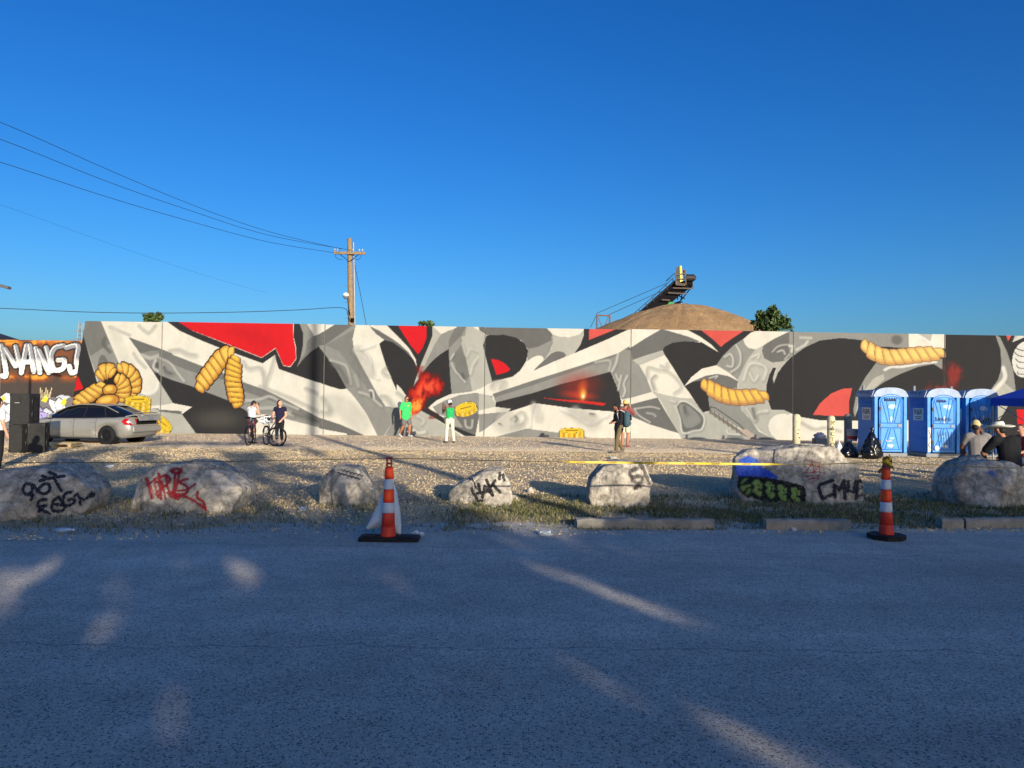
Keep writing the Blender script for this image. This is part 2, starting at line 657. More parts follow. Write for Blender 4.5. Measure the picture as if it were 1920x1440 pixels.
def apron_z(X, Y):
    Ya = 25.35 + 0.034 * X + 0.14 * np.sin(X * 1.3) + 0.09 * np.sin(X * 3.1 + 1)
    Yv = Ya + (wall_y(X) + 1.0 - Ya) * Y
    return X, Yv, np.where(Y < 0.001, 0.0, 0.034) + 0 * X
grid_obj('paving_apron', np.linspace(-46, 46, 240), np.array([0, 0.004, .25, .5, .75, 1.0]), apron_z, M_APRON)

# scattered limestone chips: nobody could count them
def stones(name, label, n, region, smin, smax, cols, seed, low=False):
    rs = np.random.RandomState(seed)
    bm = bmesh.new()
    if low:
        bmesh.ops.create_cone(bm, cap_ends=True, segments=4, radius1=1.0, radius2=.55, depth=1.3)
        bmesh.ops.triangulate(bm, faces=bm.faces[:])
    else:
        bmesh.ops.create_icosphere(bm, subdivisions=1, radius=1.0)
    bv = np.array([v.co[:] for v in bm.verts])
    bm.verts.index_update()
    bf = np.array([[v.index for v in f.verts] for f in bm.faces])
    bm.free()
    P = region(rs, n)
    n = len(P)
    s = smin * (smax / smin) ** (rs.rand(n) ** 2.2)
    nv = len(bv)
    V = np.empty((n, nv, 3))
    for k in range(3):
        V[:, :, k] = bv[None, :, k]
    V *= rs.uniform(0.7, 1.25, (n, nv, 1))
    V *= (s[:, None] * 0.5)[..., None] * np.stack([rs.uniform(.8, 1.4, n), rs.uniform(.7, 1.2, n), rs.uniform(.5, .9, n)], 1)[:, None, :]
    a = rs.uniform(0, 6.283, n)
    c, sn = np.cos(a)[:, None], np.sin(a)[:, None]
    x, y = V[:, :, 0] * c - V[:, :, 1] * sn, V[:, :, 0] * sn + V[:, :, 1] * c
    V[:, :, 0], V[:, :, 1] = x + P[:, 0:1], y + P[:, 1:2]
    V[:, :, 2] += (P[:, 2] + s * 0.12)[:, None]
    F = (bf[None] + (np.arange(n) * nv)[:, None, None]).reshape(-1, 3)
    me = bpy.data.meshes.new(name)
    me.vertices.add(n * nv)
    me.vertices.foreach_set('co', V.ravel())
    me.loops.add(len(F) * 3)
    me.loops.foreach_set('vertex_index', F.ravel())
    me.polygons.add(len(F))
    me.polygons.foreach_set('loop_start', np.arange(len(F)) * 3)
    me.update(calc_edges=True)
    base = np.array(cols)[rs.randint(0, len(cols), n)] * rs.uniform(.86, 1.08, (n, 1))
    ca = np.ones((n, nv, 4))
    ca[:, :, :3] = base[:, None, :]
    at_ = me.color_attributes.new('tone', 'FLOAT_COLOR', 'POINT')
    at_.data.foreach_set('color', ca.ravel())
    o = link(name, me, mat('limestone_chip', (1, 1, 1, 1), .95, .12, 30, attr='tone', spec=.2))
    tag(o, label, None, None, 'stuff')
    return o
def patch_noise(X, Y, sc, seed):
    return np.array([noise.noise(Vector((x * sc, y * sc, seed))) for x, y in zip(X, Y)])
def lot_region(rs, n):
    # denser near the camera side, spread over the open lot in view
    Y = 10.0 + 15.6 * rs.rand(n * 2) ** 0.9
    X = (rs.rand(n * 2) * 2 - 1) * (0.74 * Y)
    d = Y - road_edge(X)
    keep = (d > 0.35 + 0.5 * rs.rand(n * 2)) & (Y < 25.5 + .034 * X)
    grass = (X > -0.8) & (Y < 12.6 + 0.06 * X)
    keep &= ~(grass & (rs.rand(n * 2) > 0.10))
    left = (X <= -0.8) & (d < 1.2)
    keep &= ~(left & (rs.rand(n * 2) > 0.3))
    pt = patch_noise(X * .22, Y * .7, 1.0, 5.5) > .12          # worn tracks of bare dirt
    keep &= ~(pt & (rs.rand(len(X)) < .45))
    X, Y = X[keep][:n], Y[keep][:n]
    return np.stack([X, Y, lot_height(X, Y)], 1)
CH = [(.80, .60, .32), (.74, .55, .29), (.69, .51, .27), (.86, .70, .44), (.56, .41, .22), (.73, .54, .28)]
stones('gravel', 'loose pale limestone gravel covering the lot behind the boulders', 100000, lot_region, .013, .052, CH, 21, True)
def edge_region(rs, n):
    X = (rs.rand(n) * 2 - 1) * 8.5
    Y = road_edge(X) + np.abs(rs.randn(n)) * 0.22 - 0.25
    return np.stack([X, Y, np.maximum(lot_height(X, Y), 0.0) - 0.004], 1)
stones('road_edge_grit', 'small grit and stone crumbs along the ragged road edge', 2600, edge_region, .008, .045, CH, 22)
def apron_region(rs, n):
    X = (rs.rand(n) * 2 - 1) * 21
    Y = 25.6 + .034 * X + rs.rand(n) ** 1.8 * 8.6
    return np.stack([X, Y, 0 * X + .034], 1)
stones('paving_grit', 'scattered pebbles on the dusty paving before the mural wall', 1800, apron_region, .02, .06, CH, 23)
def sun_catch_region(rs, n):
    X = (rs.rand(n) * 2 - 1) * 23
    Y = 25.7 + .034 * X + rs.rand(n) * 8.7
    return np.stack([X, Y, 0 * X + .034], 1)
stones('sun_catch_chips', 'small stone chips added on the paving to catch the low sun', 26000, sun_catch_region, .022, .045, [(.72, .56, .37), (.68, .53, .35), (.75, .60, .41)], 24, True)  # chips added so the flat paving picks up more low sun

# grass of the verge
def grass_blades(name, label, P, hmin, hmax, cols, seed):
    rs = np.random.RandomState(seed)
    n = len(P)
    h = rs.uniform(hmin, hmax, n)
    a = rs.uniform(0, 6.283, n)
    lean = rs.uniform(.1, .9, n) * h
    la = rs.uniform(0, 6.283, n)
    w = rs.uniform(.004, .009, n)
    V = np.empty((n, 5, 3))
    dx, dy = np.cos(a) * w, np.sin(a) * w
    lx, ly = np.cos(la) * lean, np.sin(la) * lean
    z0 = P[:, 2] - .01
    V[:, 0] = np.stack([P[:, 0] - dx, P[:, 1] - dy, z0], 1)
    V[:, 1] = np.stack([P[:, 0] + dx, P[:, 1] + dy, z0], 1)
    V[:, 2] = np.stack([P[:, 0] + dx * .8 + lx * .35, P[:, 1] + dy * .8 + ly * .35, z0 + h * .6], 1)
    V[:, 3] = np.stack([P[:, 0] - dx * .8 + lx * .35, P[:, 1] - dy * .8 + ly * .35, z0 + h * .6], 1)
    V[:, 4] = np.stack([P[:, 0] + lx, P[:, 1] + ly, z0 + h], 1)
    o5 = (np.arange(n) * 5)[:, None]
    Q = o5 + np.array([[0, 1, 2, 3]])
    T = o5 + np.array([[3, 2, 4]])
    me = bpy.data.meshes.new(name)
    me.vertices.add(n * 5)
    me.vertices.foreach_set('co', V.ravel())
    me.loops.add(n * 7)
    me.loops.foreach_set('vertex_index', np.concatenate([Q.ravel(), T.ravel()]))
    me.polygons.add(n * 2)
    me.polygons.foreach_set('loop_start', np.concatenate([np.arange(n) * 4, n * 4 + np.arange(n) * 3]))
    me.update(calc_edges=True)
    base = np.array(cols)[rs.randint(0, len(cols), n)] * rs.uniform(.7, 1.25, (n, 1))
    ca = np.ones((n, 5, 4))
    ca[:, :, :3] = base[:, None, :]
    at_ = me.color_attributes.new('tone', 'FLOAT_COLOR', 'POINT')
    at_.data.foreach_set('color', ca.ravel())
    o = link(name, me, mat('grass_blade', (1, 1, 1, 1), .7, .1, 20, attr='tone', spec=.3))
    return tag(o, label, None, None, 'stuff')
def patch_noise(X, Y, sc, seed):
    return np.array([noise.noise(Vector((x * sc, y * sc, seed))) for x, y in zip(X, Y)])
rs = np.random.RandomState(31)
n = 95000
X = rs.uniform(-7.5, 9.2, n)
d = rs.rand(n) ** 1.15 * 3.4 + 0.05
Y = road_edge(X) + d
pn = patch_noise(X, Y, .9, 3.0) + .6 * patch_noise(X, Y, 3.0, 8.0)
dens = np.where(X > -0.9, .9, 0.22) * np.where(d < 2.6, 1.0, 0.45)
keep = rs.rand(n) < dens * np.clip(.55 + 1.1 * pn, .04, 1)
X, Y = X[keep], Y[keep]
G = np.stack([X, Y, lot_height(X, Y)], 1)
grass_blades('verge_grass', 'short dull green and dry grass on the verge round the boulders', G, .025, .095,
             [(.09, .11, .035), (.12, .13, .045), (.08, .095, .03), (.30, .24, .12), (.24, .20, .10), (.15, .15, .06)], 32)
# ================================================================== MURAL WALL
Wt, Lg, Md, Dk, Dd, Kk = (240, 236, 222), (190, 190, 180), (152, 153, 148), (114, 115, 113), (96, 97, 95), (47, 47, 49)
RED, RED2 = (226, 22, 34), (226, 92, 84)
P = Paint(110, 592, 2080, 842, 2.5, Wt)
def T1(*p): return tile(0, p)
def T2(*p): return tile(300, p)
def T3(*p): return tile(600, p)
def T4(*p): return tile(900, p)
def T5(*p): return tile(1180, p)
def T6(*p): return tile(1480, p, 4.3636)
def chrome(pts, w, c, so, al):
    """painted metal sheen: a bright line with a soft dark companion"""
    P.stroke([(x + 1.8, y + 2.4) for x, y in pts], w * 1.6, (92, 93, 92) if sum(c) > 480 else (70, 70, 70), so * 1.2, .17, True)
    P.stroke(pts, w * .55, c, so * .8, al * .72, True)
# --- panel 1 (left end)
P.poly(T1((700, 100), (825, 100), (805, 260), (1100, 1240), (600, 1240)), Kk)
P.poly(T1((825, 100), (968, 100), (1145, 515), (1200, 700), (1300, 900), (1100, 1240), (945, 690), (803, 262), (815, 150)), Md)
P.poly(T1((825, 100), (968, 100), (1060, 330), (870, 450), (803, 262)), Dk, alpha=.75)
P.poly(T1((748, 640), (805, 765), (715, 790)), RED)
P.poly(T1((715, 915), (790, 965), (685, 1000)), RED)
P.poly(T1((1040, 1240), (1090, 950), (1330, 800), (1420, 818), (1500, 785), (1533, 690), (1646, 872), (1646, 1240)), Lg)
P.poly(T1((1100, 900), (1190, 940), (1150, 1230), (1050, 1230)), Dk, alpha=.6)
P.poly(T1((1290, 400), (1340, 470), (1460, 590), (1530, 690), (1500, 785), (1420, 818), (1350, 790), (1290, 620)), Wt, True)
P.stroke(T1((1340, 780), (1420, 818), (1500, 785), (1535, 690)), 1.5, (245, 244, 236), 4, .8, True)
P.stroke(T1((1290, 430), (1330, 490), (1400, 560)), 3, Lg, 4, .7, True)
P.poly(T1((1238, 268), (1545, 378), (1660, 425), (1660, 655), (1545, 640), (1478, 606), (1370, 450)), Dk)
P.poly(T1((1380, 430), (1545, 400), (1660, 470), (1660, 600), (1500, 590)), Md, True, .7)
P.stroke(T1((1370, 440), (1450, 470), (1546, 440)), 2, (200, 200, 192), 5, .8, True)
P.ell(*tile(0, [(1520, 540)])[0], 10, 7, .5, Dd, 1, soft=.5)
P.stroke(T1((1500, 490), (1480, 560), (1530, 600), (1600, 610)), 2, (212, 212, 205), 3, .8, True)
P.poly(T1((1480, 607), (1660, 655), (1660, 900), (1530, 690)), Kk)
P.poly(T1((1440, 936), (1660, 903), (1660, 960), (1450, 952)), Wt)
P.poly(T1((1450, 952), (1660, 960), (1660, 1000)), Dk, alpha=.8)
P.stroke(T1((1010, 280), (1000, 340), (1060, 410)), 3, Dd, 4, .7, True)
P.stroke(T1((960, 560), (985, 460), (1020, 510)), 4, Dd, 4, .7, True)
P.stroke(T1((1060, 170), (1250, 250)), 2, Lg, 4, .8)
P.stroke(T1((1340, 160), (1430, 230), (1500, 160)), 2, Lg, 5, .8, True)
P.stroke(T1((1100, 200), (1180, 420), (1250, 520)), 8, (214, 212, 200), 12, .6, True)
# --- panel 2
P.poly(T2((-10, 378), (130, 440), (420, 552), (640, 625), (800, 700), (1000, 770), (1200, 868), (1650, 1105), (1650, 1170), (1150, 1040), (1000, 1015), (930, 1020), (820, 970), (660, 880), (480, 810), (300, 740), (140, 690), (-10, 632)), Md)
P.poly(T2((-10, 378), (130, 440), (420, 552), (640, 625), (640, 690), (300, 600), (-10, 480)), Dk, alpha=.8)
P.poly(T2((790, 700), (1000, 775), (1200, 870), (1650, 1105), (1650, 1150), (1180, 920), (900, 820), (800, 790)), Dk, alpha=.75)
P.poly(T2((-10, 632), (140, 690), (300, 740), (480, 810), (660, 880), (820, 970), (900, 1020), (950, 1078), (890, 1150), (895, 1240), (380, 1240), (210, 1012), (308, 942), (125, 905), (-10, 690)), Kk)
P.ell(*tile(300, [(560, 1060)])[0], 70, 30, 0, (84, 82, 76), .8, soft=.9)
P.poly(T2((890, 1240), (950, 1080), (930, 1020), (1000, 1013), (1150, 1040), (1650, 1170), (1650, 1240)), Wt)
P.poly(T2((-10, 930), (125, 905), (308, 941), (210, 982), (-10, 966)), Wt)
P.poly(T2((-10, 966), (210, 982), (208, 1012), (100, 1005), (-10, 985)), Dk)
P.poly(T2((-10, 985), (208, 1012), (380, 1240), (-10, 1240)), Lg)
P.poly(T2((-10, 690), (125, 905), (-10, 930)), Lg)
P.poly(T2((70, 120), (200, 120), (310, 205), (640, 335), (980, 470), (1115, 378), (1190, 545), (1257, 558), (1315, 480), (1315, 380), (1290, 270), (1290, 120), (1660, 120), (1660, 750), (1400, 665), (1145, 575), (1105, 442), (990, 521), (770, 442), (590, 377), (400, 302), (190, 207)), Kk)
P.poly(T2((175, 120), (1285, 120), (1285, 270), (1309, 380), (1309, 480), (1255, 552), (1190, 540), (1115, 371), (980, 465), (640, 330), (300, 200)), RED)
P.ell(*tile(300, [(900, 270)])[0], 60, 22, .3, (200, 18, 30), .5, soft=.9)
P.poly(T2((1340, 120), (1412, 120), (1487, 255), (1660, 190), (1660, 540), (1535, 356), (1450, 412), (1390, 470), (1320, 557), (1355, 468), (1378, 350), (1380, 230)), Md)
P.poly(T2((1487, 255), (1660, 185), (1660, 420), (1535, 356), (1440, 418), (1330, 540), (1400, 420), (1420, 300)), Dk, alpha=.7)
P.poly(T2((1535, 356), (1660, 270), (1660, 540)), Md)
P.poly(T2((1408, 120), (1660, 120), (1660, 190), (1487, 256)), Wt)
for pts, w, c, so, al in [(((800, 500), (850, 570), (960, 560), (1000, 640), (1000, 720)), 2.5, Lg, 5, .9), (((1105, 450), (1060, 600), (1010, 740)), 2.5, Lg, 4, .9),
                          (((90, 400), (180, 390), (270, 430), (340, 440)), 3, Lg, 5, .9), (((0, 470), (100, 520), (160, 600), (230, 690)), 2.5, (214, 214, 206), 4, .9),
                          (((40, 560), (60, 600), (110, 620)), 4, Dd, 4, .9), (((820, 880), (950, 870), (1060, 840), (1180, 900), (1330, 960)), 2.5, (214, 214, 206), 5, .9),
                          (((900, 960), (1050, 950), (1130, 960), (1280, 1020)), 3, (205, 205, 198), 6, .9), (((1400, 760), (1500, 800), (1610, 900), (1620, 990), (1560, 990)), 2, Lg, 5, .9),
                          (((960, 740), (1200, 830), (1420, 930), (1560, 1000)), 2, Lg, 5, .8), (((1280, 1000), (1450, 1060), (1600, 1120)), 3, Dd, 5, .7)]:
    chrome(T2(*pts), w, c, so, al)
# --- panel 3
P.poly(T3((-10, 120), (190, 120), (190, 150), (-10, 242)), Wt)
P.poly(T3((185, 120), (365, 120), (355, 170), (50, 345), (-10, 350), (-10, 240)), Dk)
P.poly(T3((-10, 362), (52, 440), (162, 590), (258, 765), (190, 772), (-10, 706)), Kk)
P.poly(T3((-10, 706), (100, 745), (190, 772), (260, 765), (335, 850), (445, 1000), (560, 1215), (400, 1205), (200, 1112), (-10, 1043)), Wt)
P.poly(T3((-10, 1043), (200, 1112), (420, 1210), (420, 1240), (-10, 1240)), Dk)
P.poly(T3((-10, 1148), (260, 1198), (260, 1240), (-10, 1240)), Wt)
P.poly(T3((360, 120), (340, 190), (315, 280), (330, 400), (400, 540), (500, 720), (560, 830), (640, 950), (700, 1080), (640, 1240), (565, 1240), (445, 1000), (335, 850), (258, 765), (162, 590), (52, 440), (-10, 362), (-10, 348), (50, 343)), Md)
P.poly(T3((340, 190), (315, 280), (330, 400), (500, 720), (640, 950), (560, 900), (300, 560), (180, 400), (50, 345)), Dk, alpha=.45)
P.poly(T3((600, 930), (720, 945), (805, 925), (890, 1000), (1000, 985), (1360, 1215), (1360, 1240), (600, 1240), (700, 1080)), Lg)
P.poly(T3((600, 930), (720, 945), (800, 960), (850, 1240), (620, 1240), (700, 1080)), Md, alpha=.9)
P.poly(T3((570, 330), (630, 290), (620, 120), (1250, 120), (1300, 820), (1120, 880), (1050, 950), (960, 990), (890, 1010), (800, 920), (640, 560)), Kk)
P.poly(T3((360, 120), (465, 120), (500, 180), (545, 240), (622, 295), (585, 308), (573, 335), (590, 400), (640, 555), (680, 640), (716, 698), (685, 650), (632, 618), (640, 680), (690, 750), (722, 803), (742, 775), (738, 720), (780, 760), (832, 838), (805, 922), (720, 947), (640, 935), (560, 832), (500, 720), (400, 540), (330, 400), (314, 290), (335, 190)), Wt)
P.poly(T3((460, 120), (500, 160), (640, 200), (780, 325), (880, 450), (905, 490), (820, 402), (700, 316), (622, 296), (545, 240), (490, 180)), Dk)
P.poly(T3((470, 120), (620, 120), (660, 170), (780, 290), (862, 380), (922, 480), (935, 558), (905, 490), (855, 415), (780, 345), (700, 285), (560, 200), (485, 165)), Wt)
P.poly(T3((735, 120), (1032, 120), (1025, 280), (992, 370), (945, 434), (868, 340), (755, 160)), RED)
P.poly(T3((1088, 120), (1325, 120), (1320, 172), (1165, 242), (1085, 200)), Wt)
P.poly(T3((1090, 165), (1167, 240), (1100, 350), (1020, 520), (960, 655), (898, 752), (930, 650), (985, 500), (1040, 370), (1082, 260)), Lg)
P.poly(T3((1165, 242), (1315, 178), (1320, 120), (1418, 120), (1400, 262), (1240, 382), (1150, 440), (1060, 520), (958, 656), (1020, 520), (1100, 350)), Md)
P.poly(T3((1300, 180), (1418, 150), (1368, 250), (1240, 382), (1240, 300)), Dk, alpha=.7)
P.poly(T3((1240, 380), (1368, 248), (1370, 300), (1402, 450), (1442, 640), (1470, 792), (1270, 817), (1255, 640)), Md)
P.poly(T3((1260, 480), (1300, 520), (1320, 640), (1410, 700), (1442, 640), (1402, 450), (1370, 330)), Dk, alpha=.7)
P.poly(T3((1418, 120), (1480, 120), (1485, 175), (1604, 250), (1576, 345), (1602, 480), (1660, 690), (1660, 730), (1468, 792), (1442, 640), (1402, 450), (1370, 300), (1368, 262), (1400, 260)), Lg)
P.poly(T3((1478, 120), (1660, 120), (1660, 252), (1604, 250)), Dk)
P.poly(T3((1660, 240), (1604, 258), (1576, 345), (1602, 480), (1660, 680)), Kk)
P.poly(T3((1085, 940), (1200, 880), (1350, 825), (1500, 805), (1660, 835), (1660, 1000), (1540, 1005), (1470, 990), (1250, 1050), (1130, 1007)), Md)
P.poly(T3((1040, 952), (1120, 880), (1250, 820), (1468, 792), (1660, 715), (1660, 815), (1500, 803), (1350, 825), (1200, 880), (1075, 946)), Wt)
P.poly(T3((940, 965), (1042, 952), (1132, 1005), (1190, 1045), (1210, 1095), (1340, 1150), (1540, 1225), (1400, 1225), (1100, 1045), (990, 985)), Kk)
P.poly(T3((1190, 1040), (1300, 1010), (1470, 988), (1542, 1008), (1500, 1215), (1340, 1150), (1205, 1095)), Dk)
P.poly(T3((1200, 1030), (1290, 1010), (1380, 1140), (1300, 1130)), Lg, alpha=.7)
P.poly(T3((1540, 1004), (1660, 960), (1660, 1040), (1536, 1022)), Lg)
P.poly(T3((1536, 1022), (1660, 1030), (1660, 1240), (1495, 1240)), Wt)
for pts, w, c, so, al in [(((95, 490), (200, 520), (260, 560), (300, 720)), 2, (206, 206, 198), 4, .9), (((340, 640), (370, 740)), 4, (190, 190, 184), 5, .8),
                          (((380, 800), (470, 830), (590, 930)), 3, (212, 212, 205), 4, .9), (((120, 530), (200, 590), (260, 700)), 6, Dd, 6, .6),
                          (((330, 380), (400, 390), (480, 470), (500, 620), (560, 670)), 2, (248, 247, 240), 3, .9), (((345, 390), (420, 500), (470, 600)), 9, (205, 205, 194), 8, .8),
                          (((400, 380), (520, 340)), 2, (248, 247, 240), 4, .9), (((590, 840), (640, 850), (700, 930)), 4, Lg, 5, .9), (((640, 560), (600, 600), (650, 640)), 3, Lg, 4, .8),
                          (((740, 800), (800, 850), (805, 910)), 3, Lg, 4, .8), (((1260, 480), (1290, 430)), 2, (220, 220, 212), 3, .9), (((1270, 520), (1310, 600), (1400, 700)), 2, (220, 220, 212), 3, .9),
                          (((1450, 620), (1480, 520), (1560, 440), (1590, 540)), 2, (226, 226, 216), 4, .9), (((1370, 330), (1410, 450), (1450, 380), (1560, 420)), 2, (214, 214, 205), 4, .8),
                          (((900, 1010), (1000, 1060), (980, 1110)), 2.5, (214, 214, 206), 4, .9), (((880, 1140), (950, 1190), (1010, 1180)), 4, Wt, 4, .9),
                          (((1400, 1070), (1410, 1130), (1460, 1140), (1470, 1070)), 2, (214, 214, 206), 4, .9), (((20, 850), (90, 940), (80, 1000), (10, 990)), 3, Lg, 6, .9),
                          (((100, 900), (250, 950), (380, 1100)), 12, (216, 214, 204), 16, .6)]:
    chrome(T3(*pts), w, c, so, al)
P.ell(*tile(600, [(508, 820)])[0], 7, 11, .3, Dd, .8, soft=.5)
P.stroke(T3((480, 780), (510, 790), (520, 850)), 1.5, (226, 226, 218), 2.5, .9, True)
P.ell(*tile(600, [(1380, 640)])[0], 4, 9, -.4, Dd, .8, soft=.5)
# --- panel 4
P.poly(T4((-10, 120), (645, 120), (642, 180), (698, 240), (685, 300), (560, 362), (460, 380), (400, 300), (230, 246), (82, 252), (-10, 205)), Dk)
P.poly(T4((-10, 195), (62, 256), (28, 345), (60, 480), (120, 700), (-10, 775)), Lg)
P.poly(T4((460, 380), (560, 362), (685, 300), (700, 240), (703, 320), (672, 420), (640, 470), (500, 560), (455, 500)), Md)
P.poly(T4((82, 250), (230, 245), (350, 273), (430, 330), (463, 400), (450, 490), (390, 590), (310, 652), (118, 699), (60, 480), (29, 345), (50, 290)), Kk)
P.poly(T4((107, 477), (180, 490), (250, 530), (292, 580), (270, 602), (160, 633)), RED)
P.poly(T4((698, 235), (770, 262), (860, 268), (960, 240), (1002, 195), (995, 280), (960, 370), (910, 440), (700, 520), (600, 560), (640, 450), (690, 380), (703, 320)), Lg)
P.poly(T4((640, 120), (1003, 120), (1002, 200), (960, 242), (860, 270), (770, 265), (698, 240), (642, 180)), Wt)
P.poly(T4((1002, 120), (1470, 120), (1450, 190), (1250, 282), (905, 432), (970, 340), (1000, 250)), Kk)
P.poly(T4((1058, 120), (1340, 120), (1320, 188), (1050, 296)), RED2)
P.poly(T4((365, 630), (440, 520), (520, 458), (585, 448), (614, 478), (572, 548), (500, 602), (420, 630)), Wt, True)
P.poly(T4((515, 596), (640, 470), (700, 420), (760, 406), (815, 422), (822, 455), (730, 500), (610, 560)), Dk, True)
P.poly(T4((-10, 772), (120, 698), (310, 650), (500, 600), (720, 500), (930, 415), (1250, 280), (1450, 185), (1470, 120), (1660, 120), (1660, 248), (1460, 342), (1330, 425), (940, 551), (500, 690), (125, 817), (-10, 805)), Wt)
P.poly(T4((120, 816), (500, 690), (940, 551), (1332, 424), (1305, 500), (1267, 602), (1110, 642), (780, 722), (500, 812), (152, 898)), Md)
P.poly(T4((120, 816), (500, 690), (940, 551), (1332, 424), (1315, 450), (900, 600), (500, 735), (140, 850)), Dk, alpha=.7)
P.poly(T4((1332, 424), (1460, 340), (1660, 245), (1660, 440), (1478, 492), (1540, 540), (1642, 760), (1660, 800), (1368, 872), (1340, 800), (1265, 600), (1303, 500)), Md)
P.poly(T4((1400, 385), (1660, 250), (1660, 440), (1478, 492), (1462, 400)), Dk)
P.poly(T4((1470, 492), (1660, 428), (1660, 500), (1540, 548)), Lg)
P.poly(T4((1538, 548), (1660, 470), (1660, 800)), Wt)
P.poly(T4((150, 898), (500, 810), (780, 721), (1110, 641), (1262, 600), (1300, 700), (1342, 800), (1363, 890), (1356, 992), (1200, 981), (900, 956), (530, 906), (300, 982), (270, 987), (150, 942)), Kk)
P.poly(T4((1365, 877), (1660, 800), (1660, 868), (1460, 925), (1356, 940)), Wt)
P.poly(T4((1356, 935), (1460, 924), (1660, 866), (1660, 1115), (1490, 1045), (1356, 1000)), Dk)
P.poly(T4((-10, 812), (90, 828), (142, 890), (152, 942), (-10, 980)), Lg)
P.poly(T4((-10, 975), (150, 940), (296, 960), (268, 988), (-10, 1015)), Wt)
P.poly(T4((-10, 1012), (268, 987), (40, 1165), (-10, 1190)), Md)
P.poly(T4((-10, 1190), (40, 1165), (300, 984), (530, 905), (900, 955), (1200, 980), (1356, 992), (1490, 1042), (1660, 1110), (1660, 1260), (-10, 1260)), Wt)
P.poly(T4((150, 1230), (450, 1150), (760, 1190), (1110, 1245), (1110, 1270), (150, 1270)), Md)
for pts, w, c, so, al in [(((120, 740), (140, 700), (230, 700), (200, 750)), 5, Lg, 5, .8), (((1110, 510), (1230, 490), (1260, 520), (1240, 590)), 2, (205, 205, 198), 4, .9),
                          (((1330, 430), (1310, 520), (1270, 600)), 2, (228, 228, 220), 4, .9), (((1310, 630), (1340, 690), (1360, 640), (1330, 780)), 2, (226, 226, 218), 3, .9),
                          (((1420, 640), (1385, 720), (1400, 780), (1380, 840)), 2, (226, 226, 218), 3, .9), (((300, 1060), (400, 990), (440, 1050), (400, 1110), (300, 1130)), 2, (190, 190, 178), 5, .9),
                          (((240, 1010), (200, 1080), (330, 1130)), 12, (206, 205, 194), 14, .7), (((520, 910), (490, 1000), (480, 1130)), 2, (248, 247, 240), 3, .9), (((515, 905), (560, 1040)), 6, (204, 203, 192), 8, .6),
                          (((340, 1030), (360, 1060), (340, 1080)), 2, Dk, 3, .8), (((780, 960), (920, 1020), (1060, 1100), (1180, 1040), (1230, 1020)), 2, (248, 247, 240), 5, .95),
                          (((920, 970), (960, 1010), (1080, 1080)), 12, (198, 198, 188), 12, .8), (((1060, 1005), (1100, 1010)), 2, Dd, 3, .8), (((1480, 960), (1560, 1040), (1646, 1100)), 2, (226, 226, 218), 3, .9),
                          (((1480, 960), (1500, 935), (1600, 940)), 2, (226, 226, 218), 3, .9), (((180, 1100), (200, 1106)), 2, (60, 60, 60), 1, .9), (((1590, 560), (1620, 600), (1610, 660)), 3, Lg, 4, .9)]:
    chrome(T4(*pts), w, c, so, al)
# --- panel 5
P.poly(T5((20, 120), (310, 120), (300, 196), (160, 276), (20, 366), (0, 370), (0, 120)), Wt)
P.poly(T5((300, 120), (345, 120), (340, 196), (560, 260), (690, 312), (540, 308), (420, 323), (342, 362), (320, 397), (140, 452), (28, 492), (18, 370), (160, 276), (300, 196)), Dk)
P.poly(T5((318, 397), (340, 362), (420, 322), (540, 307), (690, 318), (700, 120), (1280, 120), (1250, 205), (1100, 285), (1000, 350), (900, 450), (840, 540), (720, 572), (600, 652), (530, 745), (420, 560), (345, 450)), Kk)
P.poly(T5((335, 120), (540, 120), (560, 198), (680, 262), (790, 340), (867, 417), (790, 372), (700, 318), (560, 258), (340, 196)), Wt)
P.poly(T5((540, 120), (680, 120), (700, 200), (868, 340), (885, 365), (868, 417), (790, 340), (680, 262), (560, 198)), Kk)
P.poly(T5((672, 120), (1130, 120), (1115, 200), (1010, 270), (930, 322), (885, 364), (800, 285), (685, 195)), RED2)
P.poly(T5((1098, 287), (1170, 226), (1270, 190), (1270, 120), (1600, 120), (1560, 205), (1400, 282), (1285, 350), (1220, 388), (1150, 372), (1112, 332)), Wt)
P.poly(T5((1098, 285), (1112, 332), (1150, 372), (1218, 388), (1150, 470), (1090, 580), (1045, 684), (960, 612), (840, 540), (900, 450), (1000, 350)), Md)
P.poly(T5((1215, 388), (1285, 350), (1300, 470), (1380, 510), (1480, 500), (1590, 435), (1485, 540), (1425, 620), (1390, 722), (1386, 660), (1412, 600), (1414, 566), (1382, 566), (1350, 630), (1328, 720), (1320, 800), (1340, 900), (1372, 967), (1080, 980), (1040, 690), (1090, 580), (1150, 470)), Lg)
P.poly(T5((1590, 195), (1660, 190), (1660, 420), (1580, 442), (1480, 502), (1380, 512), (1300, 472), (1279, 400), (1292, 348), (1400, 282), (1560, 206)), Dk)
P.poly(T5((1588, 435), (1660, 395), (1660, 1030), (1580, 1012), (1490, 972), (1370, 967), (1325, 850), (1320, 740), (1350, 630), (1384, 563), (1416, 566), (1386, 660), (1390, 722), (1430, 615), (1485, 540)), Kk)
P.poly(T5((530, 742), (600, 698), (700, 684), (775, 760), (768, 870), (778, 978), (708, 994), (640, 900), (580, 805)), Kk)
P.poly(T5((530, 742), (620, 690), (740, 640), (850, 622), (960, 645), (1045, 690), (1042, 770), (770, 780), (690, 688), (600, 702)), Dk)
P.poly(T5((530, 742), (600, 652), (700, 572), (840, 539), (960, 610), (1047, 684), (960, 642), (850, 621), (740, 640), (620, 690)), Wt)
P.poly(T5((770, 780), (1042, 755), (1082, 978), (1160, 1050), (1250, 1180), (1440, 1275), (1300, 1275), (1000, 1110), (830, 992), (776, 972), (764, 870)), Md)
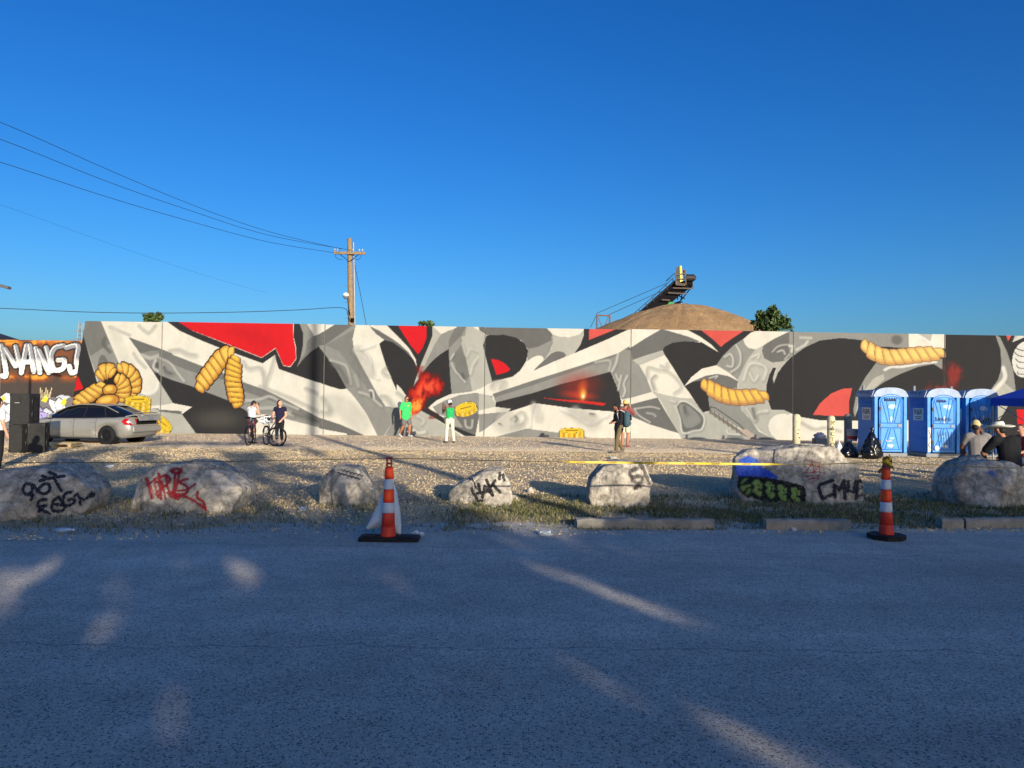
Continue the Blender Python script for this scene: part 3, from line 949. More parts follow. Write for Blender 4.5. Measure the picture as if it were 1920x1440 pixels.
P.poly(T5((1078, 976), (1490, 970), (1582, 1012), (1582, 1275), (1430, 1275), (1250, 1165), (1150, 1035)), Lg)
P.ell(*tile(1180, [(1480, 1125)])[0], 27, 23, 0, Wt)
P.poly(T5((1350, 1150), (1582, 1150), (1582, 1275), (1440, 1275), (1370, 1210)), Wt)
P.poly(T5((28, 490), (140, 450), (322, 394), (345, 448), (230, 500), (100, 541)), Lg)
P.poly(T5((0, 488), (30, 490), (100, 540), (160, 650), (218, 796), (0, 858)), Md)
P.poly(T5((98, 541), (342, 440), (420, 560), (530, 742), (605, 862), (480, 852), (330, 822), (220, 792), (160, 650)), Wt)
P.poly(T5((218, 790), (330, 821), (480, 852), (605, 860), (710, 992), (830, 992), (1080, 1175), (1310, 1275), (520, 1275), (420, 1100), (300, 880)), Lg)
P.poly(T5((0, 858), (220, 795), (272, 850), (20, 917), (0, 920)), Wt)
P.poly(T5((0, 920), (272, 850), (330, 952), (475, 1195), (200, 1112), (0, 1025)), Dk)
P.poly(T5((0, 1025), (200, 1110), (472, 1195), (520, 1275), (0, 1275)), Wt)
P.poly(T5((450, 930), (500, 893), (570, 908), (640, 960), (705, 1020), (716, 1080), (690, 1150), (620, 1172), (520, 1182), (492, 1060)), Dk, True)
P.poly(T5((480, 940), (540, 920), (640, 990), (690, 1080), (600, 1140), (530, 1120)), Md, True, .8)
P.poly(T5((940, 1230), (985, 1200), (1060, 1215), (1120, 1265), (960, 1270)), Md, True)
for pts, w, c, so, al in [(((448, 940), (500, 888), (575, 905), (715, 1030), (700, 1150), (620, 1170), (515, 1190), (490, 1060), (450, 940)), 1.5, (236, 236, 226), 3, .95),
                          (((170, 650), (180, 560), (270, 580), (390, 610), (500, 740), (430, 810)), 2, (190, 190, 178), 4, .8), (((250, 640), (215, 680), (240, 770)), 3, Md, 4, .8), (((300, 540), (360, 560), (360, 520)), 2, Lg, 4, .8),
                          (((530, 940), (545, 1000)), 4, Dd, 4, .9), (((1030, 345), (1070, 430), (1060, 540), (980, 605)), 2, (226, 226, 218), 3, .95), (((920, 460), (970, 430), (1000, 480), (990, 550), (940, 545)), 2, (226, 226, 218), 3, .95),
                          (((1100, 680), (1150, 540), (1230, 520), (1320, 570), (1290, 680)), 2, (228, 228, 218), 4, .9), (((1160, 620), (1200, 690), (1240, 640)), 2, (228, 228, 218), 4, .9), (((1180, 460), (1250, 430), (1240, 470)), 2, (228, 228, 218), 3, .9),
                          (((1380, 410), (1450, 350), (1590, 345), (1570, 400), (1500, 480)), 1.5, (214, 214, 206), 3, .9), (((1430, 410), (1480, 395), (1500, 430)), 2, (226, 226, 218), 3, .9),
                          (((1130, 960), (1180, 1040), (1215, 1075), (1230, 1000), (1330, 985)), 2, (228, 228, 218), 3, .9), (((1190, 960), (1215, 1050)), 4, Dk, 4, .9), (((770, 665), (850, 640), (830, 665)), 2, (228, 228, 220), 2, .9),
                          (((50, 960), (200, 940), (290, 960)), 1.5, (220, 220, 212), 3, .9), (((50, 960), (90, 1020), (200, 1090)), 1.5, (220, 220, 212), 3, .9), (((170, 1000), (230, 1010), (250, 1030)), 2, (200, 200, 192), 4, .8),
                          (((940, 1165), (960, 1200), (1080, 1210)), 1.5, (236, 236, 226), 3, .9), (((400, 880), (440, 890)), 2, (226, 226, 218), 4, .8)]:
    chrome(T5(*pts), w, c, so, al)
# painted stair rail
for k in range(8):
    x, y = 780 + k * 42, 950 + k * 30
    P.stroke(T5((x, y), (x + 4, y + 60)), .8, (70, 68, 64), .6, .8)
P.stroke(T5((780, 940), (830, 950), (1060, 1110), (1110, 1160)), 1.2, (80, 76, 70), .6, .9)
P.stroke(T5((780, 985), (1080, 1190), (1240, 1262)), 4, (120, 112, 102), 2, .8)
P.poly(T5((1060, 1165), (1130, 1155), (1280, 1262), (1180, 1262)), (196, 180, 166))
# --- panel 6, 7
P.poly(T6((0, 100), (1000, 100), (1000, 320), (800, 340), (700, 292), (580, 250), (420, 235), (250, 255), (130, 310), (30, 382), (0, 405)), Md)
P.poly(T6((30, 382), (130, 310), (250, 255), (420, 235), (580, 250), (700, 300), (1000, 320), (1280, 320), (1280, 915), (580, 912), (250, 907), (100, 882), (30, 860)), Kk)
P.ell(*tile(1480, [(880, 250)], 4.3636)[0], 14, 12, 0, Dd, .7, soft=.5)
P.poly(T6((975, 100), (1260, 100), (1255, 320), (975, 330)), Wt)
P.poly(T6((1030, 100), (1180, 100), (1175, 230), (1150, 270), (1080, 240)), Lg, True)
P.stroke(T6((1030, 200), (1100, 240), (1160, 270), (1180, 200)), 2, (246, 245, 238), 3, .9, True)
P.poly(T6((715, 430), (900, 425), (1252, 405), (1252, 492), (1180, 447), (1050, 472), (900, 532), (780, 592), (680, 662), (600, 742), (560, 822), (535, 884), (523, 830), (545, 700), (620, 560)), Md)
P.poly(T6((615, 660), (690, 565), (770, 528), (778, 570), (700, 645), (600, 740), (555, 820), (540, 870), (560, 760)), Lg)
P.stroke(T6((780, 495), (840, 470), (920, 470), (1080, 440), (1200, 430)), 2, (236, 236, 228), 3, .95, True)
P.stroke(T6((90, 230), (180, 235)), 2, (200, 200, 192), 3, .8)
P.stroke(T6((60, 330), (130, 290), (150, 262)), 2, (206, 206, 198), 3, .9)
P.stroke(T6((0, 300), (30, 300), (20, 345)), 1.5, (220, 220, 212), 3, .9)
P.poly(T6((193, 862), (250, 770), (340, 690), (430, 651), (514, 644), (490, 750), (486, 872), (330, 872)), RED2)
P.poly(T6((0, 848), (100, 882), (250, 907), (580, 912), (1280, 905), (1280, 1150), (0, 1150)), Wt)
P.stroke(T6((100, 930), (200, 980), (300, 970), (420, 1000)), 2, Lg, 5, .8, True)
P.poly(T6((1274, 100), (2700, 100), (2700, 1150), (1274, 1150)), Kk)
P.poly(T6((1685, 205), (1725, 230), (1782, 350), (1832, 500), (1852, 660), (1852, 690), (1625, 690), (1705, 580), (1737, 480), (1727, 330)), Md)
P.poly(T6((1750, 590), (1855, 680), (1720, 905), (1600, 905), (1640, 700)), Lg)
P.stroke(T6((1750, 480), (1765, 560), (1700, 640), (1650, 690)), 4, (232, 232, 224), 4, .95, True)
P.poly(T6((1753, 150), (1825, 150), (1820, 210), (1790, 262)), RED2)
P.poly(T6((1860, 820), (1990, 820), (1990, 1010), (1872, 1000)), RED)
for k in range(5):
    P.stroke(T6((1830 + k * 6, 262 - k * 14), (1920, 225 - k * 4 + k * k)), 1.6, (226, 226, 220), .8, .9)
P.ell(*tile(1480, [(1925, 410)], 4.3636)[0], 23, 34, .15, (230, 230, 224))
for k in range(5):
    P.stroke(T6((1835 + k * 8, 300 + k * 52), (1880, 330 + k * 50), (1960, 345 + k * 46)), .9, (40, 40, 42), .6, 1, True)
# --- fires
def flames(tx, cx, cy, rx, ry, seed, cols, lo=.42, al=1.0, sc=5.1438, tilt=.5):
    """licking wisps: ridged noise stretched upwards inside a soft oval"""
    c = tile(tx, [(cx, cy)], sc)[0]
    q = P.loc([(c[0] - rx, c[1] - ry), (c[0] + rx, c[1] + ry)])
    bb = P.bbox(q, 0)
    h, w = bb[4].shape
    n = fbm(h, w, 3, 4, seed, 1.6 * rx / max(ry, 1))
    n2 = 1 - np.abs(2 * fbm(h, w, 4, 4, seed + 50, 1.5 * rx / max(ry, 1)) - 1)
    c2 = P.loc([c])[0]
    u, v = (bb[4] - c2[0]) / (rx * P.sc), (bb[5] - c2[1]) / (ry * P.sc)
    u = u + tilt * v
    body = np.clip(1 - np.sqrt(u * u * (1 + .6 * np.clip(-v, 0, 1)) + v * v), 0, 1)
    n3 = 1 - np.abs(2 * fbm(h, w, 7, 4, seed + 90, 1.4 * rx / max(ry, 1)) - 1)
    m = np.clip(body * 1.5 + (n - .5) * 1.8 - .12, 0, 1) * np.clip((.55 * n2 + .6 * n3 - .42) * 2.2, 0.06, 1)
    for col, thr in cols:
        mm = np.clip((m - thr) * 3.0, 0, 1) * al
        P.comp(bb, mm.astype(np.float32), col)
flames(600, 1010, 800, 40, 50, 5, [((130, 22, 18), 0.08), ((196, 34, 26), .32), ((230, 60, 40), .55), ((240, 110, 60), .8)])
flames(600, 945, 905, 22, 24, 9, [((216, 62, 28), 0.1), ((238, 110, 40), .35), ((250, 170, 70), .65)])
P.ell(*tile(900, [(960, 740)])[0], 62, 40, -.1, (190, 40, 28), .55, soft=1.0)
P.poly(T4((590, 850), (760, 868), (1000, 880), (1215, 905), (1190, 930), (1000, 905), (760, 880)), (214, 40, 34))
P.ell(*tile(900, [(960, 830)])[0], 50, 12, .1, (214, 60, 40), .8, soft=1.0)
P.ell(*tile(900, [(985, 780)])[0], 14, 30, .15, (226, 96, 40), .85, soft=1.0)
P.ell(*tile(900, [(995, 825)])[0], 9, 16, .1, (250, 200, 90), 1.0, soft=1.0)
P.ell(*tile(900, [(995, 838)])[0], 4, 6, .1, (255, 246, 200), 1.0, soft=.8)
flames(1480, 1370, 550, 26, 40, 3, [((104, 42, 40), 0.1), ((150, 50, 44), .45)], .46, .8, 4.3636)
flames(1480, 1240, 650, 34, 16, 4, [((104, 42, 40), 0.1), ((140, 56, 50), .45)], .42, .7, 4.3636)
# --- ropes
OUT = (36, 28, 18)
def seg(cx, cy, rx, ry, ang, c_hi, c_lo, ow=1.6, out=OUT):
    P.ell(cx, cy, rx + ow, ry + ow, ang, out)
    P.ell(cx, cy, rx, ry, ang, c_lo)
    P.ell(cx - .12 * rx, cy - .22 * ry, rx * .86, ry * .74, ang, c_hi, .95, soft=.65)
G1, G2, Y1 = (240, 190, 84), (204, 140, 56), (250, 212, 98)
def rope(tx, pts, n, w, sc=5.1438, tilt=60, c_hi=Y1, c_lo=G2, ow=1.5, out=OUT):
    """a twisted rope: bulging strands with dark seams slanting across it"""
    q = np.array(crom(tile(tx, pts, sc), False, 16))
    L = np.concatenate([[0], np.cumsum(np.linalg.norm(np.diff(q, axis=0), axis=1))])
    def fr(t):
        t = min(max(t, 0), L[-1])
        c = np.array([np.interp(t, L, q[:, k]) for k in (0, 1)])
        a = np.array([np.interp(max(t - 2, 0), L, q[:, k]) for k in (0, 1)])
        b = np.array([np.interp(min(t + 2, L[-1]), L, q[:, k]) for k in (0, 1)])
        d = (b - a) / max(np.linalg.norm(b - a), 1e-6)
        return c, d, np.array([-d[1], d[0]])
    sp = L[-1] / n
    sg = 1 if tilt > 0 else -1
    strands = []
    for i in range(n):
        t = (i + .5) * sp
        e = min(1, .62 + .3 * min(i, n - 1 - i))
        hw = w / 2 * e
        poly = []
        for u, v in ((-.55, -.86), (-.25, -1.0), (.2, -1.0), (.52, -.80), (.56, 0), (.56, .80), (.30, 1.0), (-.15, 1.0), (-.50, .84), (-.56, 0)):
            c, d, nn = fr(t + (u + sg * -.42 * v) * sp)
            poly.append(c + nn * v * hw + d * 0)
        strands.append(poly)
    for poly in strands:
        m_ = np.mean(poly, 0)
        P.poly([m_ + (p - m_) * (1 + 2 * ow / w) for p in poly], out, True)
    for poly in strands:
        m_ = np.mean(poly, 0)
        P.poly([m_ + (p - m_) * (1 + .8 * ow / w) for p in poly], out, True)
        P.poly([m_ + (p - m_) * (1 - .9 * ow / w) for p in poly], c_lo, True)
        up_ = [m_ + (p - m_) * .80 + np.array([-.3, -1.6]) for p in poly]
        P.poly([p for p in up_], c_hi, True, .55)
        P.poly([m_ + (p - m_) * .55 + np.array([-.4, -2.2]) for p in poly], tuple(min(255, x + 8) for x in c_hi), True, .7)
P.ell(*tile(0, [(1110, 730)])[0], 24, 30, 0, OUT)
rope(0, [(1232, 838), (1285, 800), (1300, 715), (1270, 630), (1205, 580), (1125, 562)], 7, 27, tilt=-70)
rope(0, [(950, 665), (985, 618), (1045, 600), (1105, 625)], 4, 36, tilt=70)
rope(0, [(1140, 890), (1178, 840), (1190, 775), (1170, 705), (1110, 650)], 6, 30, tilt=-70)
rope(0, [(722, 925), (775, 880), (850, 835), (930, 775), (1010, 715)], 6, 29, tilt=-70)
for (x, y, rx, ry, an) in [(1058, 776, 66, 52, -12), (1035, 884, 112, 58, -12)]:
    px, py = tile(0, [(x, y)])[0]
    seg(px, py, rx / 5.14, ry / 5.14, R(an), Y1, G2, 2.0)
rope(300, [(370, 790), (420, 690), (500, 590), (590, 470), (660, 420), (720, 410)], 8, 33, tilt=76)
rope(300, [(765, 945), (740, 900), (725, 800), (705, 680), (715, 560), (735, 450)], 10, 31, tilt=70, c_hi=(246, 212, 80))
rope(1180, [(690, 705), (790, 770), (920, 830), (1060, 850), (1200, 840), (1345, 830)], 9, 30, tilt=-52, c_hi=(250, 210, 90), c_lo=(200, 144, 88), ow=.8, out=(112, 84, 56))
rope(1480, [(590, 270), (680, 350), (800, 390), (930, 385), (1080, 370), (1275, 350)], 10, 30, 4.3636, tilt=-54, c_hi=(252, 220, 124), c_lo=(210, 162, 100), ow=.8, out=(120, 92, 64))
# --- gold coins
def coin(tx, cx, cy, rx, ry, th, ang, sc=5.1438):
    c = tile(tx, [(cx, cy)], sc)[0]
    rx, ry, th = rx / sc, ry / sc, th / sc
    ca, sa = math.cos(ang), math.sin(ang)
    def loc(u, v): return (c[0] + u * ca - v * sa, c[1] + u * sa + v * ca)
    t = np.linspace(0, math.pi, 16)
    body = [loc(rx * math.cos(a), ry * math.sin(a) + th) for a in t] + [loc(-rx, 0), loc(rx, 0)]
    P.poly([loc(1.06 * u, v) for u, v in [((p[0] - c[0]) * ca + (p[1] - c[1]) * sa, -(p[0] - c[0]) * sa + (p[1] - c[1]) * ca) for p in body]], (74, 56, 14))
    P.poly(body, (232, 186, 30))
    for k in range(9):
        u = -rx + (k + .5) * 2 * rx / 9
        v = ry * math.sqrt(max(0, 1 - (u / rx) ** 2))
        P.poly([loc(u - rx / 13, v), loc(u + rx / 13, v), loc(u + rx / 13, v + th), loc(u - rx / 13, v + th)], [(246, 222, 96), (206, 146, 20), (250, 236, 150), (228, 176, 28)][k % 4], alpha=.85)
    P.ell(c[0], c[1], rx * 1.03, ry * 1.05, ang, (74, 56, 14))
    P.ell(c[0], c[1], rx, ry, ang, (250, 222, 74))
    P.ell(c[0], c[1], rx * .86, ry * .82, ang, (130, 96, 16))
    P.ell(c[0], c[1], rx * .83, ry * .78, ang, (244, 206, 52))
    P.stroke([loc(-rx * .5, 0), loc(rx * .5, 0)], .9, (90, 62, 10), .4)
coin(0, 1320, 950, 126, 30, 40, 0)
coin(0, 1325, 910, 126, 34, 34, 0)
coin(0, 1330, 868, 122, 34, 30, 0)
coin(0, 1560, 1090, 118, 52, 70, R(38))
coin(600, 1405, 948, 106, 50, 34, R(-14))
coin(900, 884, 1168, 116, 26, 72, 0)
P.a *= (0.975 + 0.05 * fbm(P.h, P.w, 8, 5, 77, 8.0))[..., None]

M_MURAL = bpy.data.materials.new('painted_concrete')
M_MURAL.use_nodes = True
nt = M_MURAL.node_tree
b = nt.nodes['Principled BSDF']
b.inputs['Roughness'].default_value = 0.85
b.inputs['Specular IOR Level'].default_value = 0.25
a = nd(nt, 'ShaderNodeAttribute', attribute_name='paint')
tc = nd(nt, 'ShaderNodeTexCoord')
mp = nd(nt, 'ShaderNodeMapping')
mp.inputs['Scale'].default_value = (1.2, 1.2, 0.7)
nt.links.new(tc.outputs['Object'], mp.inputs['Vector'])
n1 = nd(nt, 'ShaderNodeTexNoise')
n1.inputs['Scale'].default_value = 2.2
n1.inputs['Detail'].default_value = 9
n1.inputs['Roughness'].default_value = .7
nt.links.new(mp.outputs[0], n1.inputs['Vector'])
mr = nd(nt, 'ShaderNodeMapRange')
mr.inputs['From Min'].default_value, mr.inputs['From Max'].default_value = .3, .7
mr.inputs['To Min'].default_value, mr.inputs['To Max'].default_value = .89, 1.06
nt.links.new(n1.outputs['Fac'], mr.inputs['Value'])
mx = nd(nt, 'ShaderNodeMix', data_type='RGBA', blend_type='MULTIPLY')
mx.inputs[0].default_value = 1
nt.links.new(a.outputs['Color'], mx.inputs[6])
nt.links.new(mr.outputs[0], mx.inputs[7])
nt.links.new(mx.outputs[2], b.inputs['Base Color'])
n2 = nd(nt, 'ShaderNodeTexNoise')
n2.inputs['Scale'].default_value = 30
n2.inputs['Detail'].default_value = 6
nt.links.new(tc.outputs['Object'], n2.inputs['Vector'])
bp = nd(nt, 'ShaderNodeBump')
bp.inputs['Strength'].default_value = .35
bp.inputs['Distance'].default_value = .01
nt.links.new(n2.outputs['Fac'], bp.inputs['Height'])
nt.links.new(bp.outputs[0], b.inputs['Normal'])
M_CONC = mat('bare_concrete', rgb(150, 147, 138), .9, .2, 3, .4, 25)

def painted_panel(name, parent, xl, xr, yfun, z0, z1, cell, painter, thick, gap=0.0, albedo=1.0):
    """concrete panel whose front carries the painting; xl/xr are functions of z"""
    nx = max(2, int((xr(z1) - xl(z0)) / cell))
    nz = max(2, int((z1 - z0) / cell))
    zs = np.linspace(z0, z1, nz + 1)
    us = np.linspace(0, 1, nx + 1)
    L = np.array([xl(z) for z in zs])
    Rr = np.array([xr(z) for z in zs])
    X = L[:, None] * (1 - us) + Rr[:, None] * us
    Z = np.repeat(zs[:, None], nx + 1, 1)
    Y = yfun(X)
    V = np.stack([X.ravel(), Y.ravel(), Z.ravel()], 1)
    px, py = projn(V)
    c, _ = painter.sample(px, py)
    cl = np.ones((len(V), 4))
    cl[:, :3] = s2l(c) * albedo
    i = np.arange((nx + 1) * (nz + 1)).reshape(nz + 1, nx + 1)
    F = np.stack([i[:-1, :-1].ravel(), i[:-1, 1:].ravel(), i[1:, 1:].ravel(), i[1:, :-1].ravel()], 1).tolist()
    nV = len(V)
    cor = [(L[0], z0), (Rr[0], z0), (Rr[-1], z1), (L[-1], z1)]
    fr = [V[i[0, 0]], V[i[0, -1]], V[i[-1, -1]], V[i[-1, 0]]]
    ex = [tuple(v) for v in fr] + [(v[0], v[1] + thick, v[2]) for v in fr]
    F += [(nV, nV + 4, nV + 5, nV + 1), (nV + 1, nV + 5, nV + 6, nV + 2), (nV + 2, nV + 6, nV + 7, nV + 3), (nV + 3, nV + 7, nV + 4, nV), (nV + 7, nV + 6, nV + 5, nV + 4)]
    me = bpy.data.meshes.new(name)
    me.from_pydata(V.tolist() + ex, [], F)
    at_ = me.color_attributes.new('paint', 'FLOAT_COLOR', 'POINT')
    at_.data.foreach_set('color', np.vstack([cl, np.tile([.38, .37, .34, 1], (8, 1))]).ravel())
    me.update()
    return link(name, me, M_MURAL, parent)

WALL = empty('mural_wall', (0, 0, 0))
WALL['kind'] = 'thing'
tag(WALL, 'long concrete wall painted with a grey, black and red lettering mural with golden ropes', 'wall')
def wx(px, py=715):
    d = ray(px, py)
    t = (34.55 - 0) / (d.y - 0.034 * d.x)
    return d.x * t
HW = 5.15
seams = [None] + [wx(p) for p in (302.0, 607.5, 908.5, 1182.5, 1487.0, 1771.0, 2052.0)]
xtop, xbot = wx(160, 603), wx(127, 815)
def left_edge(z): return xbot + (xtop - xbot) * z / HW
for k in range(7):
    xl = left_edge if k == 0 else (lambda z, s=seams[k]: s + .018)
    xr = (lambda z, s=seams[k + 1]: s - .018)
    painted_panel('panel', WALL, xl, xr, wall_y, -0.03, HW + .012 * ((k * 5) % 3 - 1), 0.031, P, 0.5, albedo=.53)
mb = MB()
xa, xb = wx(175), wx(2050)
mb.prism([(xa, wall_y(xa) + .03), (xb, wall_y(xb) + .03), (xb, wall_y(xb) + .45), (xa, wall_y(xa) + .45)], (0, 0, HW - .08), (0, 0, 0), (1, 0, 0), (0, 1, 0))
mb.build('wall_core', mat('dark_joint_concrete', rgb(92, 90, 86), .95, .2, 3), WALL)  # core in darker concrete, seen through the panel joints

# ------------------------------------------------------------------ the second, farther wall on the left
P2 = Paint(-40, 600, 175, 850, 3, (66, 58, 54))
def T1b(*p): return tile(0, p)
q = P2.loc([(-40, 600), (175, 850)])
bb = P2.bbox(q, 0)
nz = fbm(P2.h, P2.w, 9, 5, 40, 1.1)
yy = (bb[5] / P2.sc + P2.y0)
band = np.clip(1 - np.abs(yy - 640) / 14, 0, 1) + np.clip(1 - np.abs(yy - 706) / 14, 0, 1) + .55 * np.clip(1 - np.abs(yy - 672) / 40, 0, 1)
m_ = np.clip(band * 1.15 * np.clip(nz * 2.4 - .55, 0, 1.2), 0, 1).astype(np.float32)
P2.comp(bb, m_ * .9, (168, 76, 28))
P2.comp(bb, np.clip(m_ * 2 - 1.2, 0, 1), (220, 154, 56))
LET = [[((10, 350), (60, 620), (20, 640))], [((50, 385), (150, 545)), ((150, 360), (190, 540))], [((255, 350), (205, 610)), ((285, 350), (325, 600)), ((230, 510), (310, 500))],
       [((345, 375), (385, 610)), ((375, 400), (470, 610)), ((445, 370), (505, 590))], [((610, 350), (530, 372), (492, 460), (520, 580), (605, 570), (620, 490), (560, 490))],
       [((640, 370), (750, 352), (735, 490), (748, 580), (690, 612), (668, 550))]]
for grp in LET:
    for st in grp:
        P2.stroke(tile(0, st), 13.5, (30, 27, 27), .8, 1, True)
for grp in LET:
    for st in grp:
        P2.stroke(tile(0, st), 8.6, None, .8, 1, True, grad=(670, (128, 130, 136), 682, (226, 225, 216)))
for grp in LET:
    for st in grp:
        P2.stroke([(p[0] - 2.6, p[1] - 2) for p in tile(0, st)], .8, (240, 240, 236), .6, .9, True)
rr_ = random.Random(5)
P2.poly(T1b((-60, 850), (760, 850), (760, 1200), (-60, 1200)), (150, 150, 156), alpha=.5)
for k in range(26):
    x, y = rr_.uniform(-40, 720), rr_.uniform(850, 1090)
    sx, sy, sk = rr_.uniform(35, 80), rr_.uniform(30, 80), rr_.uniform(-50, 50)
    sh = [(x - sx, y - sy * .3), (x - sx * .2 + sk, y - sy), (x + sx, y - sy * .5), (x + sx * .6 + sk, y + sy * .2), (x + sx * .2, y + sy), (x - sx * .5, y + sy * .5)]
    P2.poly(T1b(*[(x + (p[0] - x) * 1.12, y + (p[1] - y) * 1.12) for p in sh]), (26, 24, 30))
    P2.poly(T1b(*sh), rr_.choice([(226, 224, 226), (204, 206, 212), (236, 236, 232), (158, 146, 196), (180, 184, 192)]))
for (x, y, w) in [(20, 855, 30), (310, 850, 36), (430, 850, 32), (610, 880, 30)]:
    P2.poly(T1b((x - w, y + 30), (x + w * .6, y - 30), (x + w, y + 10), (x + w * .4, y + 50)), (244, 204, 40))
for k in range(7):
    x = 395 + k * 14
    P2.stroke(T1b((x, 850), (x - 6 + k * 4, 760 + (k % 3) * 22)), .9, (222, 206, 160), .6, .9)
WALL2 = empty('graffiti_wall', (0, 0, 0))
WALL2['kind'] = 'thing'
tag(WALL2, 'lower wall with chrome bubble letters over orange flames behind the parked sedan', 'wall')
Y2 = 37.5
xa2, xb2 = -31.0, at(172, 700, Y2).x
def y2(X): return Y2 + 0.0 * X
htop = at(80, 638, Y2).z
for (u0, u1) in ((0, .52), (.52, 1)):
    painted_panel('panel', WALL2, lambda z, u=u0: xa2 + (xb2 - xa2) * u + .012, lambda z, u=u1: xa2 + (xb2 - xa2) * u - .012, y2, -.03, htop, .04, P2, .4)
# ================================================================== TREES AND POLE BEHIND THE CAMERA (they throw the shade on the road)
def leaf_mesh(name, C, sizes, cols, seed, quad=True):
    """many small leaf blades at centres C (n,3)"""
    rs = np.random.RandomState(seed)
    n = len(C)
    a = rs.randn(n, 3)
    a /= np.linalg.norm(a, axis=1, keepdims=True)
    b_ = np.cross(a, rs.randn(n, 3))
    b_ /= np.linalg.norm(b_, axis=1, keepdims=True)
    s = sizes[:, None]
    V = np.empty((n, 4, 3))
    V[:, 0] = C - a * s * .5
    V[:, 1] = C + b_ * s * .30
    V[:, 2] = C + a * s * .5
    V[:, 3] = C - b_ * s * .30
    F = (np.arange(n) * 4)[:, None] + np.array([[0, 1, 2, 3]])
    me = bpy.data.meshes.new(name)
    me.vertices.add(n * 4)
    me.vertices.foreach_set('co', V.ravel())
    me.loops.add(n * 4)
    me.loops.foreach_set('vertex_index', F.ravel())
    me.polygons.add(n)
    me.polygons.foreach_set('loop_start', np.arange(n) * 4)
    me.update(calc_edges=True)
    base = np.array(cols)[rs.randint(0, len(cols), n)] * rs.uniform(.6, 1.3, (n, 1))
    ca = np.ones((n, 4, 4))
    ca[:, :, :3] = base[:, None, :]
    me.color_attributes.new('tone', 'FLOAT_COLOR', 'POINT').data.foreach_set('color', ca.ravel())
    return me
M_LEAF = mat('leaf', (1, 1, 1, 1), .55, .15, 3, attr='tone', spec=.4)
M_BARK = mat('bark', rgb(92, 76, 60), .95, .3, 8, .8, 18)
LEAFC = [(.055, .085, .022), (.07, .10, .03), (.04, .065, .018), (.09, .115, .035)]

KY = 13.0                                     # metres behind the camera
TAZ, TEL = math.tan(SUN_AZ), math.tan(SUN_EL) / math.cos(SUN_AZ)
def shade_hit(Cp):
    """ground point reached by the sun ray through points Cp"""
    t = Cp[:, 2] / TEL
    return Cp[:, 0] - t * TAZ, Cp[:, 1] + t
# outline of the far edge of the shade on the lot, photo pixels (left to right)
EDGE = [(-400, 862), (-60, 872), (60, 868), (104, 858), (112, 834), (300, 826), (420, 822), (520, 826), (585, 838), (640, 868), (720, 893), (780, 918), (850, 938), (930, 950), (955, 988), (1060, 992), (1100, 968), (1130, 938), (1170, 915), (1230, 901), (1380, 897), (1500, 890), (1600, 894), (1780, 892), (1860, 878), (1990, 870), (2500, 866)]
EG = [gnd(px, py) for px, py in EDGE]
EGX = np.array([g.x / g.y for g in EG])
EGY = np.array([g.y for g in EG])
# sunlit holes in the shade: photo-pixel outlines of the light patches
HOLES = [[(985, 1062), (1040, 1068), (1160, 1108), (1260, 1140), (1365, 1180), (1290, 1172), (1180, 1142), (1060, 1090)],
         [(1330, 1342), (1420, 1360), (1520, 1400), (1620, 1442), (1500, 1445), (1420, 1410), (1360, 1370)],
         [(1000, 1215), (1060, 1225), (1200, 1300), (1250, 1340), (1180, 1330), (1080, 1270)],
         [(-20, 1070), (60, 1058), (110, 1062), (60, 1095), (20, 1150), (-20, 1190)],
         [(175, 1152), (205, 1148), (226, 1165), (222, 1192), (200, 1208), (178, 1190)],
         [(192, 1128), (225, 1112), (255, 1122), (268, 1150), (260, 1180), (245, 1186), (238, 1150), (220, 1134)],
         [(415, 1060), (450, 1050), (495, 1062), (502, 1088), (480, 1106), (440, 1096)],
         [(285, 1032), (320, 1030), (322, 1042), (290, 1044)],
         [(290, 848), (350, 838), (410, 850), (405, 862), (330, 858)], [(180, 858), (225, 855), (260, 868), (230, 874)],
         [(560, 850), (640, 872), (600, 880), (520, 862)], [(600, 878), (700, 898), (690, 908), (590, 890)], [(500, 840), (580, 848), (540, 856)],
         [(955, 950), (1010, 928), (1110, 955), (1115, 985), (1040, 972), (1000, 985), (955, 985)], [(865, 925), (935, 915), (958, 925), (940, 950), (880, 945)],
         [(440, 838), (500, 836), (520, 842), (450, 848)]]
HSC = [.92, 1.2, .76, .85, .85, .80, .80, .7, 1.1, 1.0, 1.1, 1.1, 1.0, 1.2, 1.1, 1.0]
HG = []
for h in HOLES:
    g = np.array([[gnd(*p).x, gnd(*p).y] for p in h])
    c = g.mean(0)
    k_ = HSC[len(HG)]
    HG.append((c + (g - c) * k_, c + (g - c) * k_ * 1.6))
def inside(poly, X, Y):
    ins = np.zeros(X.shape, bool)
    n = len(poly)
    for i in range(n):
        x1, y1 = poly[i]
        x2, y2 = poly[(i + 1) % n]
        if y1 == y2: continue
        c = ((y1 > Y) != (y2 > Y))
        ins ^= c & (X < (x2 - x1) * (Y - y1) / (y2 - y1) + x1)
    return ins
def shade_keep(C, rs, big):
    X, Y = shade_hit(C)
    lim = np.interp(X / np.maximum(Y, .1), EGX, EGY)
    ragged = .35 * np.sin(X * 2.3) + .25 * np.sin(X * 5.1 + 1)
    k = Y < lim - (1.6 if big else .7) + ragged
    k &= ~((Y > lim * .72) & (rs.rand(len(C)) < .25))
    # the left-hand crowns are thin: broken, dappled shade on the lot
    dap = (X / np.maximum(Y, .1) < -.17) & (Y > 11.0)
    nz = np.array([noise.noise(Vector((x * .9, y * .35, 4.0))) for x, y in zip(X, Y)])
    k &= ~(dap & (nz > -.12) & (rs.rand(len(C)) < .80))
    for small, wide in HG:
        k &= ~inside(wide if big else small, X, Y)
    return k
rs = np.random.RandomState(51)
ntree = 6
spanx = (-9.0, 27.0)
